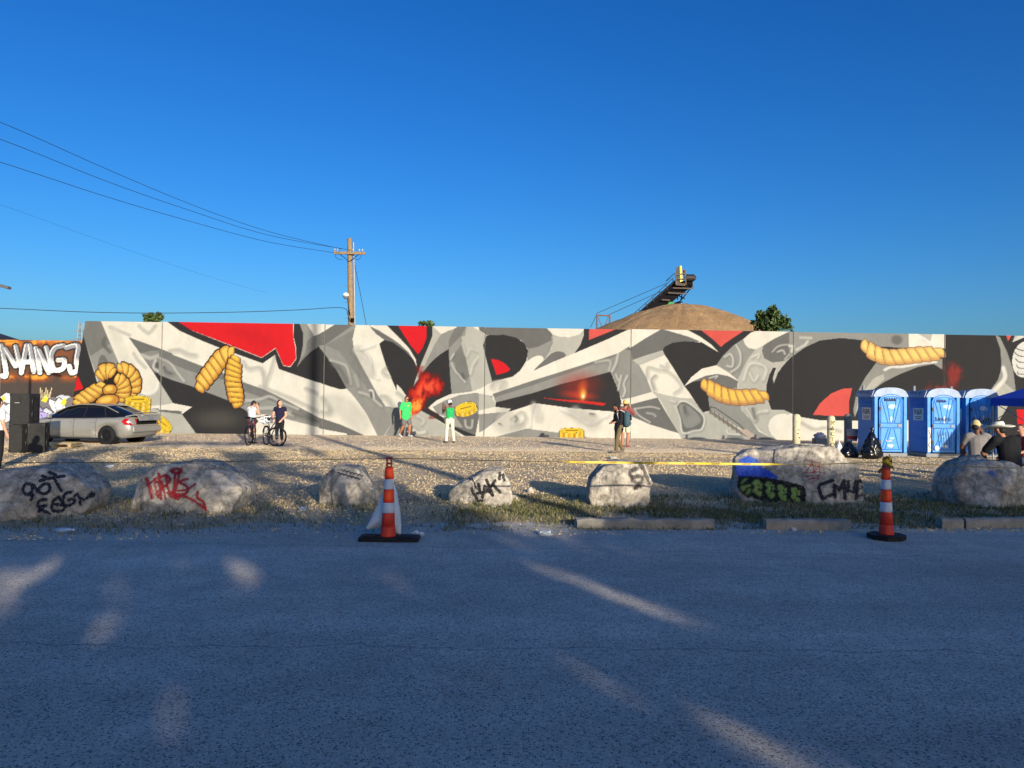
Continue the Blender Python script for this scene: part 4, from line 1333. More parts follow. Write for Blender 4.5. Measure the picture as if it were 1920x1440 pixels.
def crown_pts(n, big):
    Cn = np.stack([rs.uniform(spanx[0], spanx[1], n), -KY + rs.uniform(-.4, .4, n), rs.uniform(2.4, 10.0, n)], 1)
    return Cn[shade_keep(Cn, rs, big)]
c_big, c_small = crown_pts(34000, True), crown_pts(90000, False)
Cc = np.vstack([c_big, c_small])
szs = np.concatenate([rs.uniform(.34, .56, len(c_big)), rs.uniform(.15, .27, len(c_small))])
wtree = (spanx[1] - spanx[0]) / ntree
tdesc = ['on the far left', 'second from the left', 'third from the left', 'third from the right', 'second from the right', 'on the far right']
for k in range(ntree):
    x0, x1 = spanx[0] + k * wtree, spanx[0] + (k + 1) * wtree
    sel = (Cc[:, 0] >= x0) & (Cc[:, 0] < x1)
    xm = (x0 + x1) / 2
    t = empty('shade_tree', (xm, -KY, 0))
    tag(t, 'leafy roadside tree behind the viewpoint, %s of its row' % tdesc[k], 'tree', 'roadside trees behind the viewpoint')
    link('crown', leaf_mesh('crown', Cc[sel] - np.array([xm, -KY, 0]), szs[sel], LEAFC, 60 + k), M_LEAF, t)
    mb = MB()
    mb.path([(0, 0, -.1), (.05, 0, 1.2), (-.05, .05, 2.6), (.1, 0, 4.2)], [.2, .16, .13, .05], 9)
    for j in range(6):
        an = rs.uniform(0, 6.28)
        mb.path([(0, 0, 1.8 + j * .25), (math.cos(an) * .9, math.sin(an) * .3, 2.9 + j * .3), (math.cos(an) * 2.2, math.sin(an) * .5, 3.6 + j * .3)], [.08, .05, .02], 6)
    mb.build('trunk', M_BARK, t)
t = empty('shade_pole', (0, 0, 0))
k_ = 6.0
pb = gnd(840, 895)
PX, PY = pb.x + (pb.y + k_) * TAZ, -k_
t.location = (PX, PY, 0)
t.name = 'utility_pole'
tag(t, 'tall wooden utility pole beside the road behind the viewpoint', 'utility pole')
mb = MB()
mb.path([(0, 0, -.2), (0, 0, 5), (0, 0, 10), (0, 0, 15.5)], [.20, .18, .165, .14], 12)
mb.build('shaft', M_BARK, t)
# ================================================================== BOULDERS WITH GRAFFITI
def rock_mat():
    m = bpy.data.materials.new('limestone_boulder')
    m.use_nodes = True
    nt = m.node_tree
    b = nt.nodes['Principled BSDF']
    b.inputs['Roughness'].default_value = .92
    b.inputs['Specular IOR Level'].default_value = .25
    tc = nd(nt, 'ShaderNodeTexCoord')
    n1 = nd(nt, 'ShaderNodeTexNoise'); n1.inputs['Scale'].default_value = 2.4; n1.inputs['Detail'].default_value = 10; n1.inputs['Roughness'].default_value = .72
    nt.links.new(tc.outputs['Object'], n1.inputs['Vector'])
    r = nd(nt, 'ShaderNodeValToRGB')
    e = r.color_ramp.elements
    e[0].position, e[0].color = .30, (.26, .235, .20, 1)
    e[1].position, e[1].color = .70, (.74, .66, .54, 1)
    k = e.new(.5); k.color = (.54, .48, .39, 1)
    nt.links.new(n1.outputs['Fac'], r.inputs[0])
    mp = nd(nt, 'ShaderNodeMapping'); mp.inputs['Scale'].default_value = (2, 2, 2.6); mp.inputs['Rotation'].default_value = (.3, .5, 0)
    nt.links.new(tc.outputs['Object'], mp.inputs['Vector'])
    n3 = nd(nt, 'ShaderNodeTexNoise'); n3.inputs['Scale'].default_value = 4; n3.inputs['Detail'].default_value = 10
    nt.links.new(mp.outputs[0], n3.inputs['Vector'])
    mr = nd(nt, 'ShaderNodeMapRange'); mr.inputs['From Min'].default_value = .35; mr.inputs['From Max'].default_value = .65; mr.inputs['To Min'].default_value = .62; mr.inputs['To Max'].default_value = 1.15
    nt.links.new(n3.outputs['Fac'], mr.inputs['Value'])
    mx = nd(nt, 'ShaderNodeMix', data_type='RGBA', blend_type='MULTIPLY'); mx.inputs[0].default_value = 1
    nt.links.new(r.outputs[0], mx.inputs[6]); nt.links.new(mr.outputs[0], mx.inputs[7])
    # pale veins and dark pits
    n5 = nd(nt, 'ShaderNodeTexNoise'); n5.inputs['Scale'].default_value = 9; n5.inputs['Detail'].default_value = 12; n5.inputs['Roughness'].default_value = .75
    nt.links.new(tc.outputs['Object'], n5.inputs['Vector'])
    r5 = nd(nt, 'ShaderNodeMapRange'); r5.inputs['From Min'].default_value = .34; r5.inputs['From Max'].default_value = .66; r5.inputs['To Min'].default_value = .70; r5.inputs['To Max'].default_value = 1.24
    nt.links.new(n5.outputs['Fac'], r5.inputs['Value'])
    v5 = nd(nt, 'ShaderNodeTexVoronoi', feature='DISTANCE_TO_EDGE'); v5.inputs['Scale'].default_value = 3.2
    w5 = nd(nt, 'ShaderNodeMix', data_type='VECTOR'); w5.inputs[0].default_value = .16
    nt.links.new(tc.outputs['Object'], w5.inputs[4]); nt.links.new(n5.outputs['Color'], w5.inputs[5]); nt.links.new(w5.outputs[1], v5.inputs['Vector'])
    c5 = nd(nt, 'ShaderNodeMapRange'); c5.inputs['From Max'].default_value = .035; c5.inputs['To Min'].default_value = .55; c5.inputs['To Max'].default_value = 1.0
    nt.links.new(v5.outputs['Distance'], c5.inputs['Value'])
    m5 = nd(nt, 'ShaderNodeMath', operation='MULTIPLY')
    nt.links.new(r5.outputs[0], m5.inputs[0]); nt.links.new(c5.outputs[0], m5.inputs[1])
    x5 = nd(nt, 'ShaderNodeMix', data_type='RGBA', blend_type='MULTIPLY'); x5.inputs[0].default_value = 1
    nt.links.new(mx.outputs[2], x5.inputs[6]); nt.links.new(m5.outputs[0], x5.inputs[7])
    mx = x5
    a = nd(nt, 'ShaderNodeAttribute', attribute_name='paint')
    # spray paint is thinner where the stone is rough
    n4 = nd(nt, 'ShaderNodeTexNoise'); n4.inputs['Scale'].default_value = 60; n4.inputs['Detail'].default_value = 3
    nt.links.new(tc.outputs['Object'], n4.inputs['Vector'])
    m4 = nd(nt, 'ShaderNodeMapRange'); m4.inputs['From Min'].default_value = .3; m4.inputs['From Max'].default_value = .45; m4.inputs['To Min'].default_value = .55
    nt.links.new(n4.outputs['Fac'], m4.inputs['Value'])
    mu = nd(nt, 'ShaderNodeMath', operation='MULTIPLY')
    nt.links.new(a.outputs['Alpha'], mu.inputs[0]); nt.links.new(m4.outputs[0], mu.inputs[1])
    mz = nd(nt, 'ShaderNodeMix', data_type='RGBA')
    nt.links.new(mu.outputs[0], mz.inputs[0]); nt.links.new(mx.outputs[2], mz.inputs[6]); nt.links.new(a.outputs['Color'], mz.inputs[7])
    nt.links.new(mz.outputs[2], b.inputs['Base Color'])
    n2 = nd(nt, 'ShaderNodeTexNoise'); n2.inputs['Scale'].default_value = 14; n2.inputs['Detail'].default_value = 8; n2.inputs['Roughness'].default_value = .7
    nt.links.new(tc.outputs['Object'], n2.inputs['Vector'])
    bp = nd(nt, 'ShaderNodeBump'); bp.inputs['Strength'].default_value = 1.0; bp.inputs['Distance'].default_value = .04
    nt.links.new(n2.outputs['Fac'], bp.inputs['Height']); nt.links.new(bp.outputs[0], b.inputs['Normal'])
    return m
M_ROCK = rock_mat()

def boulder(label, sil, base_y, depth, seed, paint=None, sub=6, front=()):
    """sil: convex outline in photo px; depth: thickness in metres; paint(Paint) draws the graffiti"""
    cx = sum(p[0] for p in sil) / len(sil)
    G0 = gnd(cx, base_y)
    Yd = G0.y + depth * .42
    W3 = [at(px, py, Yd - depth * .18) for px, py in sil]
    ctr = Vector((sum(p.x for p in W3) / len(W3), Yd, sum(p.z for p in W3) / len(W3)))
    pl = []
    n = len(W3)
    area = sum(W3[i].x * W3[(i + 1) % n].z - W3[(i + 1) % n].x * W3[i].z for i in range(n))
    for i in range(n):
        p, q = W3[i], W3[(i + 1) % n]
        e = Vector((q.x - p.x, 0, q.z - p.z)).normalized()
        nn = Vector((e.z, 0, -e.x)) if area > 0 else Vector((-e.z, 0, e.x))
        d = nn.dot(Vector((p.x, 0, p.z)) - Vector((ctr.x, 0, ctr.z)))
        if d > .02:
            pl.append((nn, d))
    rs = random.Random(seed)
    hx = (max(p.x for p in W3) - min(p.x for p in W3)) / 2
    for (ax, az, dd) in (list(front) or [(-.35, .15, 1.0), (.4, .3, 1.02), (.0, .75, 1.0)]):
        nn = Vector((ax, -1, az)).normalized()
        pl.append((nn, depth * .5 * dd * (1 + abs(ax) * .45 * hx / depth)))
    for k in range(6):
        nn = Vector((rs.uniform(-.9, .9), 1, rs.uniform(-.2, .8))).normalized()
        pl.append((nn, depth * .5 * rs.uniform(.85, 1.1)))
    for k in range(5):
        an = rs.uniform(-.3, 3.44)
        nn = Vector((math.cos(an) * .8, rs.choice((-1, 1)) * rs.uniform(.55, 1.1), math.sin(an) * .8)).normalized()
        base = min([d / max(nn.dot(n2), 1e-3) for n2, d in pl if nn.dot(n2) > .2] + [9])
        pl.append((nn, base * rs.uniform(.96, 1.06)))
    for k in range(5):                                   # broken facets on the side towards the road
        nn = Vector((rs.uniform(-.75, .75), -1, rs.uniform(-.15, .8))).normalized()
        base = min([d / max(nn.dot(n2), 1e-3) for n2, d in pl if nn.dot(n2) > .2] + [9])
        pl.append((nn, base * rs.uniform(.87, .95)))
    N = np.array([p[0][:] for p in pl]); D = np.array([p[1] for p in pl])
    bm = bmesh.new()
    bmesh.ops.create_icosphere(bm, subdivisions=sub, radius=1)
    Vd = np.array([v.co[:] for v in bm.verts])
    Vd /= np.linalg.norm(Vd, axis=1, keepdims=True)
    Vd = Vd + np.array([0, -.6, .15])          # more vertices on the painted side
    Vd /= np.linalg.norm(Vd, axis=1, keepdims=True)
    dot = Vd @ N.T
    r = np.where(dot > 1e-3, D[None] / np.maximum(dot, 1e-3), 1e3)
    kk = 120.0
    rm = r.min(1, keepdims=True)
    rr = rm[:, 0] - np.log(np.exp(-kk * (r - rm)).sum(1)) / kk
    rr = np.maximum(rr, .05)
    Pn = Vd * rr[:, None]
    off = Vector((seed * 3.1, seed * 1.7, 0))
    for i in range(len(Pn)):
        v = Vector(Pn[i])
        f = .016 * noise.fractal(v * 2.6 + off, .8, 2.1, 4) + .018 * noise.fractal(v * 11 + off, .7, 2.1, 3)
        # broken faces: each fracture cell is tilted on its own
        for sc_, am in ((2.0, .20), (6.0, .14)):
            w_ = v * sc_ + off + noise.noise_vector(v * 2.0 + off) * .25
            dd, pp = noise.voronoi(w_)
            p1 = pp[0]
            tl_ = noise.noise_vector(p1 * 7.3 + off)
            f += am * tl_.dot(w_ - p1) / sc_ * 1.6
        rid = abs(noise.noise(v * 2.3 + off * 2))
        f -= .030 * max(0, .035 - rid) / .035
        Pn[i] *= (1 + f / max(rr[i], .2) * .55)
    for i, v in enumerate(bm.verts):
        v.co = Pn[i]
    me = bpy.data.meshes.new('boulder')
    bm.to_mesh(me)
    bm.free()
    me.polygons.foreach_set('use_smooth', [True] * len(me.polygons))
    Vw = Pn + np.array(ctr)
    px, py = projn(Vw)
    ca = np.zeros((len(Pn), 4))
    if paint:
        xs = [p[0] for p in sil]; ys = [p[1] for p in sil]
        pt = Paint(min(xs) - 12, min(ys) - 12, max(xs) + 12, max(ys) + 12, 4, (128, 128, 128))
        paint(pt)
        c, al = pt.sample(px, py)
        nr = np.empty(len(Pn) * 3)
        me.vertices.foreach_get('normal', nr)
        nr = nr.reshape(-1, 3)
        view = np.array(C0) - Vw
        view /= np.linalg.norm(view, axis=1, keepdims=True)
        fac = np.clip((nr * view).sum(1) * 5, 0, 1)
        ca[:, :3] = s2l(c)
        ca[:, 3] = al * fac
    me.color_attributes.new('paint', 'FLOAT_COLOR', 'POINT').data.foreach_set('color', ca.ravel())
    o = link('boulder', me, M_ROCK)
    o.location = ctr
    tag(o, label, 'boulder', 'boulders lining the road edge')
    return o
NAVY, BLK, CRIM = (24, 28, 46), (26, 26, 30), (150, 22, 34)
def Z1(*p): return tile(0, p, 4.0, 820)
def Z2(*p): return tile(480, p, 4.0, 820)
def Z3(*p): return tile(960, p, 4.0, 820)
def Z4(*p): return tile(1360, p, 3.4286, 800)
def g1(p):
    for st in [((235, 350), (190, 352), (172, 395), (200, 430), (240, 405), (235, 350)), ((215, 425), (245, 430), (232, 470)), ((255, 360), (278, 405)), ((300, 372), (345, 345), (375, 375), (350, 418), (305, 418), (290, 390), (300, 372)),
               ((300, 325), (400, 300), (480, 290)), ((400, 300), (430, 350), (460, 402)), ((370, 262), (415, 280)), ((318, 290), (345, 300)), ((345, 465), (295, 478), (285, 520), (345, 512)), ((330, 512), (292, 556)), ((300, 540), (372, 572)),
               ((440, 448), (398, 480), (392, 540), (440, 555), (486, 525), (440, 448)), ((395, 500), (470, 508)), ((535, 408), (485, 430), (474, 492), (515, 512), (560, 482), (545, 462), (515, 470)), ((560, 440), (585, 425), (606, 500)), ((622, 463), (626, 463)), ((650, 458), (654, 458)), ((668, 440), (685, 420), (705, 425), (690, 445), (668, 440))]:
        p.stroke(Z1(*st), 6.2, NAVY, .5, .98, True)
    for st in [((90, 300), (130, 275), (190, 290), (150, 320), (90, 300)), ((210, 295), (240, 275), (290, 285), (260, 320), (215, 310))]:
        p.stroke(Z1(*st), 2, (150, 146, 128), 1.0, .5, True)
def g1b(p):
    for st in [((420, 250), (425, 215), (455, 220), (450, 240), (420, 245)), ((450, 240), (470, 262)), ((490, 240), (485, 272)), ((500, 262), (520, 262), (515, 275))]:
        p.stroke(Z1(*st), 2.2, (176, 116, 92), .6, .8, True)
def g2(p):
    for st, w in [(((1100, 310), (1120, 370), (1140, 450)), 5.5), (((1100, 360), (1160, 320)), 3), (((1160, 310), (1165, 380), (1185, 445)), 4), (((1190, 275), (1200, 360), (1205, 460)), 5), (((1200, 300), (1250, 285), (1275, 325), (1225, 372)), 4),
                  (((1245, 300), (1262, 395), (1300, 400), (1312, 280)), 3.5), (((1345, 262), (1330, 340), (1300, 430)), 4.5), (((1405, 312), (1345, 335), (1400, 368), (1395, 420), (1320, 430)), 3.8), (((1465, 350), (1400, 392), (1330, 400)), 3),
                  (((1300, 430), (1400, 448), (1490, 500), (1545, 545)), 4), (((1545, 545), (1525, 485), (1480, 455), (1482, 410)), 4), (((1285, 250), (1320, 236), (1362, 246), (1325, 268), (1285, 252)), 4.5), (((1215, 330), (1240, 460)), 3), (((1270, 420), (1330, 450)), 9)]:
        p.stroke(Z1(*st), w * 1.25, CRIM, .6, .95, True)
    p.ell(*Z1((1260, 480))[0], 12, 9, 0, (170, 120, 108), .5, soft=1)
def g3(p):
    for k in range(12):
        x, y = 640 + (k % 6) * 28 - (k // 6) * 20, 240 + (k // 6) * 24 + (k % 6) * 8
        p.stroke(Z2((x, y), (x + 14, y + 14), (x + 22, y + 6)), 2.2, NAVY, .4, .9)
    for k in range(6):
        x, y = 610 + k * 30, 262 + k * 9
        p.stroke(Z2((x, y), (x + 18, y + 6)), 2, NAVY, .4, .9)
def g4(p):
    for st in [((1618, 385), (1635, 430), (1680, 412), (1668, 350)), ((1640, 430), (1662, 480), (1695, 475)), ((1698, 450), (1715, 365), (1740, 395), (1775, 435)), ((1690, 420), (1760, 398)), ((1728, 320), (1755, 380), (1775, 432)), ((1760, 372), (1792, 325)), ((1775, 352), (1830, 412)), ((1828, 268), (1825, 312)), ((1852, 280), (1860, 322))]:
        p.stroke(Z2(*st), 5.6, BLK, .5, .97)
def g5(p):
    for st in [((935, 232), (885, 262), (905, 320), (930, 340)), ((895, 300), (960, 290), (975, 320), (925, 380)), ((960, 205), (985, 235), (1010, 300), (1030, 350)), ((920, 380), (960, 372))]:
        p.stroke(Z3(*st), 6.5, (40, 36, 36), 1.0, .85, True)
def g6(p):
    p.poly(Z4((78, 215), (150, 190), (205, 205), (240, 260), (330, 315), (300, 345), (85, 320)), (18, 74, 196), True, .95)
    p.ell(*Z4((160, 230))[0], 26, 16, .3, (50, 110, 214), .7, soft=.8)
    p.ell(*Z4((240, 215))[0], 28, 12, .2, (150, 130, 160), .6, soft=1)
    p.poly(Z4((78, 335), (110, 312), (300, 332), (470, 370), (515, 400), (512, 500), (470, 508), (300, 490), (140, 455), (85, 410)), (24, 25, 24), True)
    for (x, y, an) in [(135, 385, 0), (210, 392, 1), (290, 405, 2), (370, 425, 3), (455, 440, 4)]:
        for (dx, dy, rx, ry) in [(-12, -32, 15, 15), (12, -14, 13, 13), (-12, 8, 14, 16), (8, 34, 17, 15)]:
            p.ell(*Z4((x + dx, y + dy))[0], rx / 3.43 + 1.6, ry / 3.43 + 1.6, .3, (136, 164, 84), .97)
        p.stroke(Z4((x - 4, y - 36), (x + 8, y - 4), (x - 6, y + 30)), 1.2, (24, 25, 24), .4, 1, True)
        p.stroke(Z4((x + 30, y - 48), (x + 26, y + 50)), 1.6, (24, 25, 24), .4, 1, True)
    for st in [((690, 345), (610, 372), (600, 395), (622, 465), (695, 430)), ((705, 452), (700, 375), (735, 405), (762, 348), (768, 462)), ((792, 352), (788, 412), (828, 418), (838, 352)), ((896, 345), (842, 355), (848, 400), (838, 462), (896, 425)), ((850, 402), (890, 392))]:
        p.stroke(Z4(*st), 7.0, (22, 24, 40), .5, .98)
    for st in [((500, 215), (560, 225), (530, 270), (510, 300)), ((520, 290), (560, 240), (570, 300)), ((580, 250), (575, 300), (600, 250), (606, 300)), ((500, 300), (600, 290), (640, 300)), ((520, 320), (610, 312), (530, 340), (605, 330), (560, 355)), ((515, 240), (620, 262)), ((560, 225), (610, 235), (590, 260))]:
        p.stroke(Z4(*st), 1.5, (150, 36, 56), .4, .9, True)
def g7(p):
    p.ell(*Z4((1710, 298))[0], 12, 8, .2, (36, 84, 176), .9, soft=.7)
    p.ell(*Z4((1728, 318))[0], 6, 7, .2, (36, 84, 176), .7, soft=.7)
boulder('wide grey boulder at the left edge tagged in navy letters with trailing dots', [(-64, 985), (-62, 900), (20, 880), (100, 877), (142, 893), (174, 922), (168, 950), (135, 985)], 975, 1.3, 1, g1, front=[(-.1, .30, 1.0), (.55, .35, 1.0), (.0, .9, 1.0)])
boulder('pale sunlit boulder behind the navy-tagged boulder at the left', [(82, 950), (84, 876), (99, 862), (122, 864), (152, 885), (184, 922), (190, 950)], 945, .9, 2, g1b, 5)
boulder('broad grey boulder with a crimson scrawl', [(252, 975), (250, 905), (270, 884), (330, 867), (382, 869), (422, 889), (457, 920), (448, 955), (425, 978)], 968, 1.4, 3, g2, front=[(-.22, .30, 1.0), (.85, .35, 1.02), (.1, 1.1, 1.0)])
boulder('small pale blocky boulder with tiny dark writing on top left of the first striped cone', [(597, 955), (600, 915), (617, 885), (640, 874), (674, 877), (702, 922), (704, 955)], 952, .85, 4, g3, 6, front=[(-.40, .30, 1.0), (1.1, .05, .92), (-.1, 1.3, .95)])
boulder('wedge-shaped tan boulder tagged with three black capital letters', [(840, 955), (838, 928), (850, 914), (915, 881), (942, 878), (957, 905), (960, 930), (950, 955)], 953, .9, 5, g4, 6, front=[(.12, .50, 1.0), (-.8, .5, 1.0)])
boulder('brown dome-shaped boulder under the yellow caution tape, sunlit on top', [(1108, 958), (1101, 930), (1108, 898), (1130, 874), (1165, 864), (1206, 867), (1222, 900), (1219, 935), (1205, 958)], 955, 1.0, 6, g5, 5, front=[(-.35, .22, 1.0), (.8, .15, .95), (-.5, .7, 1.0)])
boulder('largest boulder, painted blue at one end with green bubble letters and black capitals', [(1392, 956), (1382, 925), (1384, 861), (1410, 847), (1520, 836), (1563, 839), (1611, 880), (1627, 905), (1618, 940), (1600, 956)], 950, 1.9, 7, g6, front=[(-.42, .10, .96), (.36, .14, .98), (-.25, 1.0, .98), (.35, 1.1, .98)])
boulder('rounded grey boulder with a small blue paint smudge at the right edge', [(1786, 958), (1778, 928), (1782, 894), (1805, 869), (1850, 860), (1890, 867), (1942, 890), (1964, 930), (1945, 960)], 955, 1.4, 8, g7, 5, front=[(-.2, .3, 1.0), (.5, .35, 1.0), (.0, 1.1, 1.0)])

# loose rocks big enough to pick out
ROCKS = [(965, 940, 20, 10), (1205, 955, 14, 16), (1288, 944, 16, 7), (995, 925, 12, 14), (520, 990, 24, 9), (595, 985, 20, 9), (1070, 988, 10, 7), (740, 935, 16, 12), (470, 985, 16, 8), (790, 940, 12, 7), (925, 955, 10, 8), (1355, 940, 9, 6), (1210, 968, 8, 7), (1255, 945, 9, 5), (430, 1003, 8, 4), (180, 950, 22, 10), (945, 870, 8, 6), (1195, 838, 7, 6), (340, 985, 20, 6), (1148, 862, 16, 8)]
ROCK_LABELS = ['long pale rock at the left edge of the sunny grass patch', 'upright white rock touching the right foot of the dome-shaped boulder', 'flat white rock on the grass between the dome-shaped and largest boulders', 'pale rock standing at the top of the sunny grass patch', 'broad flat stone on the dirt left of the small blocky boulder', 'flat grey stone below the small blocky boulder', 'small stone at the left end of the longest kerb stone', 'chunky rock just right of the left striped cone', 'flat stone in the dirt right of the crimson-tagged boulder', 'low stone midway between the left cone and the wedge-shaped boulder', 'small white rock under the wedge-shaped boulder', 'small rock in the grass left of the largest boulder', 'tiny rock on the grass above the longest kerb stone', 'small flat rock right of the dome-shaped boulder', 'little stone at the road edge below the crimson-tagged boulder', 'dark-sided rock lying right of the navy-tagged boulder', 'lone pebble-sized rock on the sunny gravel above the wedge-shaped boulder', 'small pale rock on the gravel beyond the dome-shaped boulder', 'long low stone in the dirt before the crimson-tagged boulder', 'rock poking up behind the top of the dome-shaped boulder']
bm = bmesh.new()
bmesh.ops.create_icosphere(bm, subdivisions=2, radius=.5)
for v in bm.verts:
    v.co *= 1 + .45 * noise.noise(v.co * 3.1)
    v.co.z *= .75
rock_me = bpy.data.meshes.new('rock')
bm.to_mesh(rock_me)
bm.free()
for k, (px, py, w, h) in enumerate(ROCKS):
    g = gnd(px, py, .02)
    o = link('rock', rock_me, mat('pale_rock', rgb(188, 180, 164), .95, .25, 5, .6, 14))
    s = w / FPX * g.y
    o.location = (g.x, g.y, float(lot_height(np.array([g.x]), np.array([g.y]))[0]) + .2 * h / FPX * g.y)
    o.scale = (s, s * .8, h / FPX * g.y * 1.3)
    o.rotation_euler = (rnd.uniform(-.3, .3), rnd.uniform(-.3, .3), rnd.uniform(0, 6))
    tag(o, ROCK_LABELS[k], 'rock', 'loose rocks on the verge and lot')

# ------------------------------------------------------------------ broken kerb stones
M_KERB = mat('old_kerb_concrete', rgb(146, 140, 128), .95, .3, 5, .7, 20)
def kerb(label, p0, p1, seed):
    a, b = gnd(*p0), gnd(*p1)
    L = (b - a).length
    nx = max(6, int(L / .06))
    prof = [(0, -.05), (0, .10), (.03, .135), (.10, .14), (.16, .135), (.17, -.05)]
    vs, fs = [], []
    for i in range(nx + 1):
        for j, (u, z) in enumerate(prof):
            q = Vector((i / nx * L, u, z))
            e = .012 * noise.noise(q * 6 + Vector((seed, 0, 0))) + .012 * noise.noise(q * 18 + Vector((seed, 3, 0)))
            q.y += e
            q.z += e * (1 if z > 0 else 0)
            if i in (0, nx):
                q.x += .04 * noise.noise(Vector((u * 20, z * 20, seed)))
            vs.append(q)
    k = len(prof)
    for i in range(nx):
        for j in range(k - 1):
            fs.append((i * k + j, i * k + j + 1, (i + 1) * k + j + 1, (i + 1) * k + j))
    fs += [tuple(range(k))[::-1], tuple(nx * k + j for j in range(k))]
    mb = MB().add(vs, fs)
    o = mb.build('kerb_stone', M_KERB)
    o.location = a
    o.rotation_euler = (0, 0, math.atan2(b.y - a.y, b.x - a.x))
    tag(o, label, 'kerb', 'broken kerb stones at the road edge')
kerb('longest kerb stone, below the brown dome-shaped boulder', (1082, 992), (1341, 993), 1)
kerb('chipped kerb stone in front of the largest painted boulder', (1437, 993), (1596, 994), 2)
kerb('very short broken kerb stone near the right edge', (1767, 991), (1807, 991), 3)
kerb('kerb stone running out of the picture at the right edge', (1812, 991), (1990, 988), 4)
# ================================================================== BEYOND THE WALL
M_WOOD = mat('weathered_pole_wood', rgb(138, 116, 88), .9, .3, 10, .6, 30)
M_STEEL = mat('galvanised_steel', rgb(150, 152, 152), .5, .15, 8, metal=.6)
M_DARK = mat('dark_steel', rgb(17, 17, 20), .8, .25, 6, spec=.1)
M_CABLE = mat('black_cable', rgb(24, 25, 28), .6, .1, 5)
M_CERAM = mat('grey_porcelain', rgb(176, 176, 170), .3, .1, 8)
M_RUST = mat('rusty_steel', rgb(120, 84, 66), .8, .35, 9)
# --- utility pole with crossarm, lamp and conduit
UPY = 38.0
ub, ut = at(661, 815, UPY), at(655.5, 447, UPY)
ub.z = 0
UP = empty('power_pole', ub)
tag(UP, 'leaning wooden power pole with crossarm and a small lamp rising behind the mural wall', 'utility pole')
tv = ut - ub
def up(f, dx=0, dy=0, dz=0): return tv * f + Vector((dx, dy, dz))
mb = MB(); mb.path([up(-.03), up(.3), up(.6), up(1)], [.17, .155, .14, .125], 14); mb.build('shaft', M_WOOD, UP)
ca = at(657, 476, UPY) - ub
mb = MB(); mb.box(ca + Vector((0, -.2, 0)), (1.64, .10, .13), Matrix.Rotation(R(.4), 3, 'Y')); arm = mb.build('crossarm', M_WOOD, UP)
for sx in (-.76, -.62, .18, .50, .66):
    mb = MB()
    mb.lathe([(.012, 0), (.012, .06), (.05, .065), (.035, .09), (.05, .10), (.035, .125), (.04, .14), (.01, .16)], ca + Vector((sx, -.2, .06)), 12)
    mb.build('insulator', M_CERAM, arm)
for sg in (-1, 1):
    mb = MB(); mb.tube(ca + Vector((sg * .5, -.26, -.06)), ca + Vector((sg * .02, -.2, -.42)), .018, n=6); mb.build('brace', M_DARK, UP)
mb = MB(); mb.path([up(.98, .2, -.02), up(.7, .21, 0), up(.4, .2, 0), up(.02, .2, 0)], .035, 8); mb.build('conduit', M_STEEL, UP)
for k in range(11):
    f = .46 + k * .042
    sg = -1 if k % 2 else 1
    mb = MB(); mb.tube(up(f, sg * .16), up(f, sg * .32), .012, n=6); mb.build('step_bolt', M_STEEL, UP)
lp = at(652, 556, UPY) - ub
mb = MB(); mb.path([up(.60, 0, -.18), lp + Vector((.10, -.35, -.42)), lp + Vector((.08, -.42, -.05))], .02, 6); mb.build('lamp_arm', M_DARK, UP)
mb = MB(); mb.lathe([(.02, .15), (.12, .12), (.16, .04), (.165, -.04), (.02, -.05)], lp + Vector((0, -.42, .0)), 16); lh = mb.build('lamp_head', mat('white_lamp_shell', rgb(214, 214, 210), .5), UP)
mb = MB(); mb.lathe([(.14, -.05), (.13, -.12), (.08, -.17), (.01, -.18)], lp + Vector((0, -.42, .0)), 16); mb.build('lens', mat('lamp_lens', rgb(120, 122, 124), .2), lh)
for dx, z0, z1 in ((-.72, -.05, -.2), (.6, -.05, -.24)):
    mb = MB(); mb.path([ca + Vector((dx, -.2, .05)), ca + Vector((dx * .98, -.22, -.22)), ca + Vector((dx * .72, -.2, -.34)), ca + Vector((dx * .5, -.18, -.32))], .012, 5); mb.build('jumper_wire', M_CABLE, UP)
mb = MB(); mb.box(up(.575, .12, -.2), (.16, .08, .2)); mb.build('junction_box', M_DARK, UP)
g2_ = at(688, 612, UPY) - ub
mb = MB(); mb.path([up(.93, .12), (up(.93, .12) + g2_) / 2, g2_ + Vector((.6, 0, -3))], .014, 5); mb.build('guy_wire', M_CABLE, UP)
# --- overhead wires (each its own thing)
def wire(label, pts, r, group='overhead wires running off to the left'):
    q = crom([(p[0], p[1]) for p in pts], False, 8)
    ds = np.interp([c[0] for c in q], [p[0] for p in sorted(pts)], [p[2] for p in sorted(pts)])
    mb = MB(); mb.path([at(c[0], c[1], d) for c, d in zip(q, ds)], r, 5)
    tag(mb.build('overhead_wire', M_CABLE), label, 'wire', group)
wire('highest overhead wire sweeping from the top left to the power pole', [(-500, 60, 16), (-200, 155, 20), (0, 229, 23), (200, 317, 27), (360, 384, 31), (500, 433, 34), (640, 467, 37.8)], .010)
wire('middle overhead wire from the left edge to the power pole', [(-500, 105, 16), (-200, 195, 20), (0, 261, 23), (200, 340, 27), (360, 396, 31), (500, 440, 34), (657, 469, 37.8)], .010)
wire('lowest of three overhead wires meeting at the left crossarm tip', [(-500, 165, 16), (-200, 245, 20), (0, 304, 23), (200, 369, 27), (360, 416, 31), (500, 453, 34), (628, 474, 37.8)], .010)
wire('dark service cable hanging low just above the mural wall', [(-300, 567, 30), (0, 578, 33), (160, 585, 34.5), (300, 587, 35.6), (450, 585, 36.6), (560, 581, 37.3), (640, 577, 37.8), (652, 590, 37.8), (656, 602, 37.8)], .016)
wire('faint thin wire slanting down from the left edge', [(-200, 325, 30), (0, 384, 36), (200, 455, 44), (380, 515, 52), (500, 549, 58)], .005)

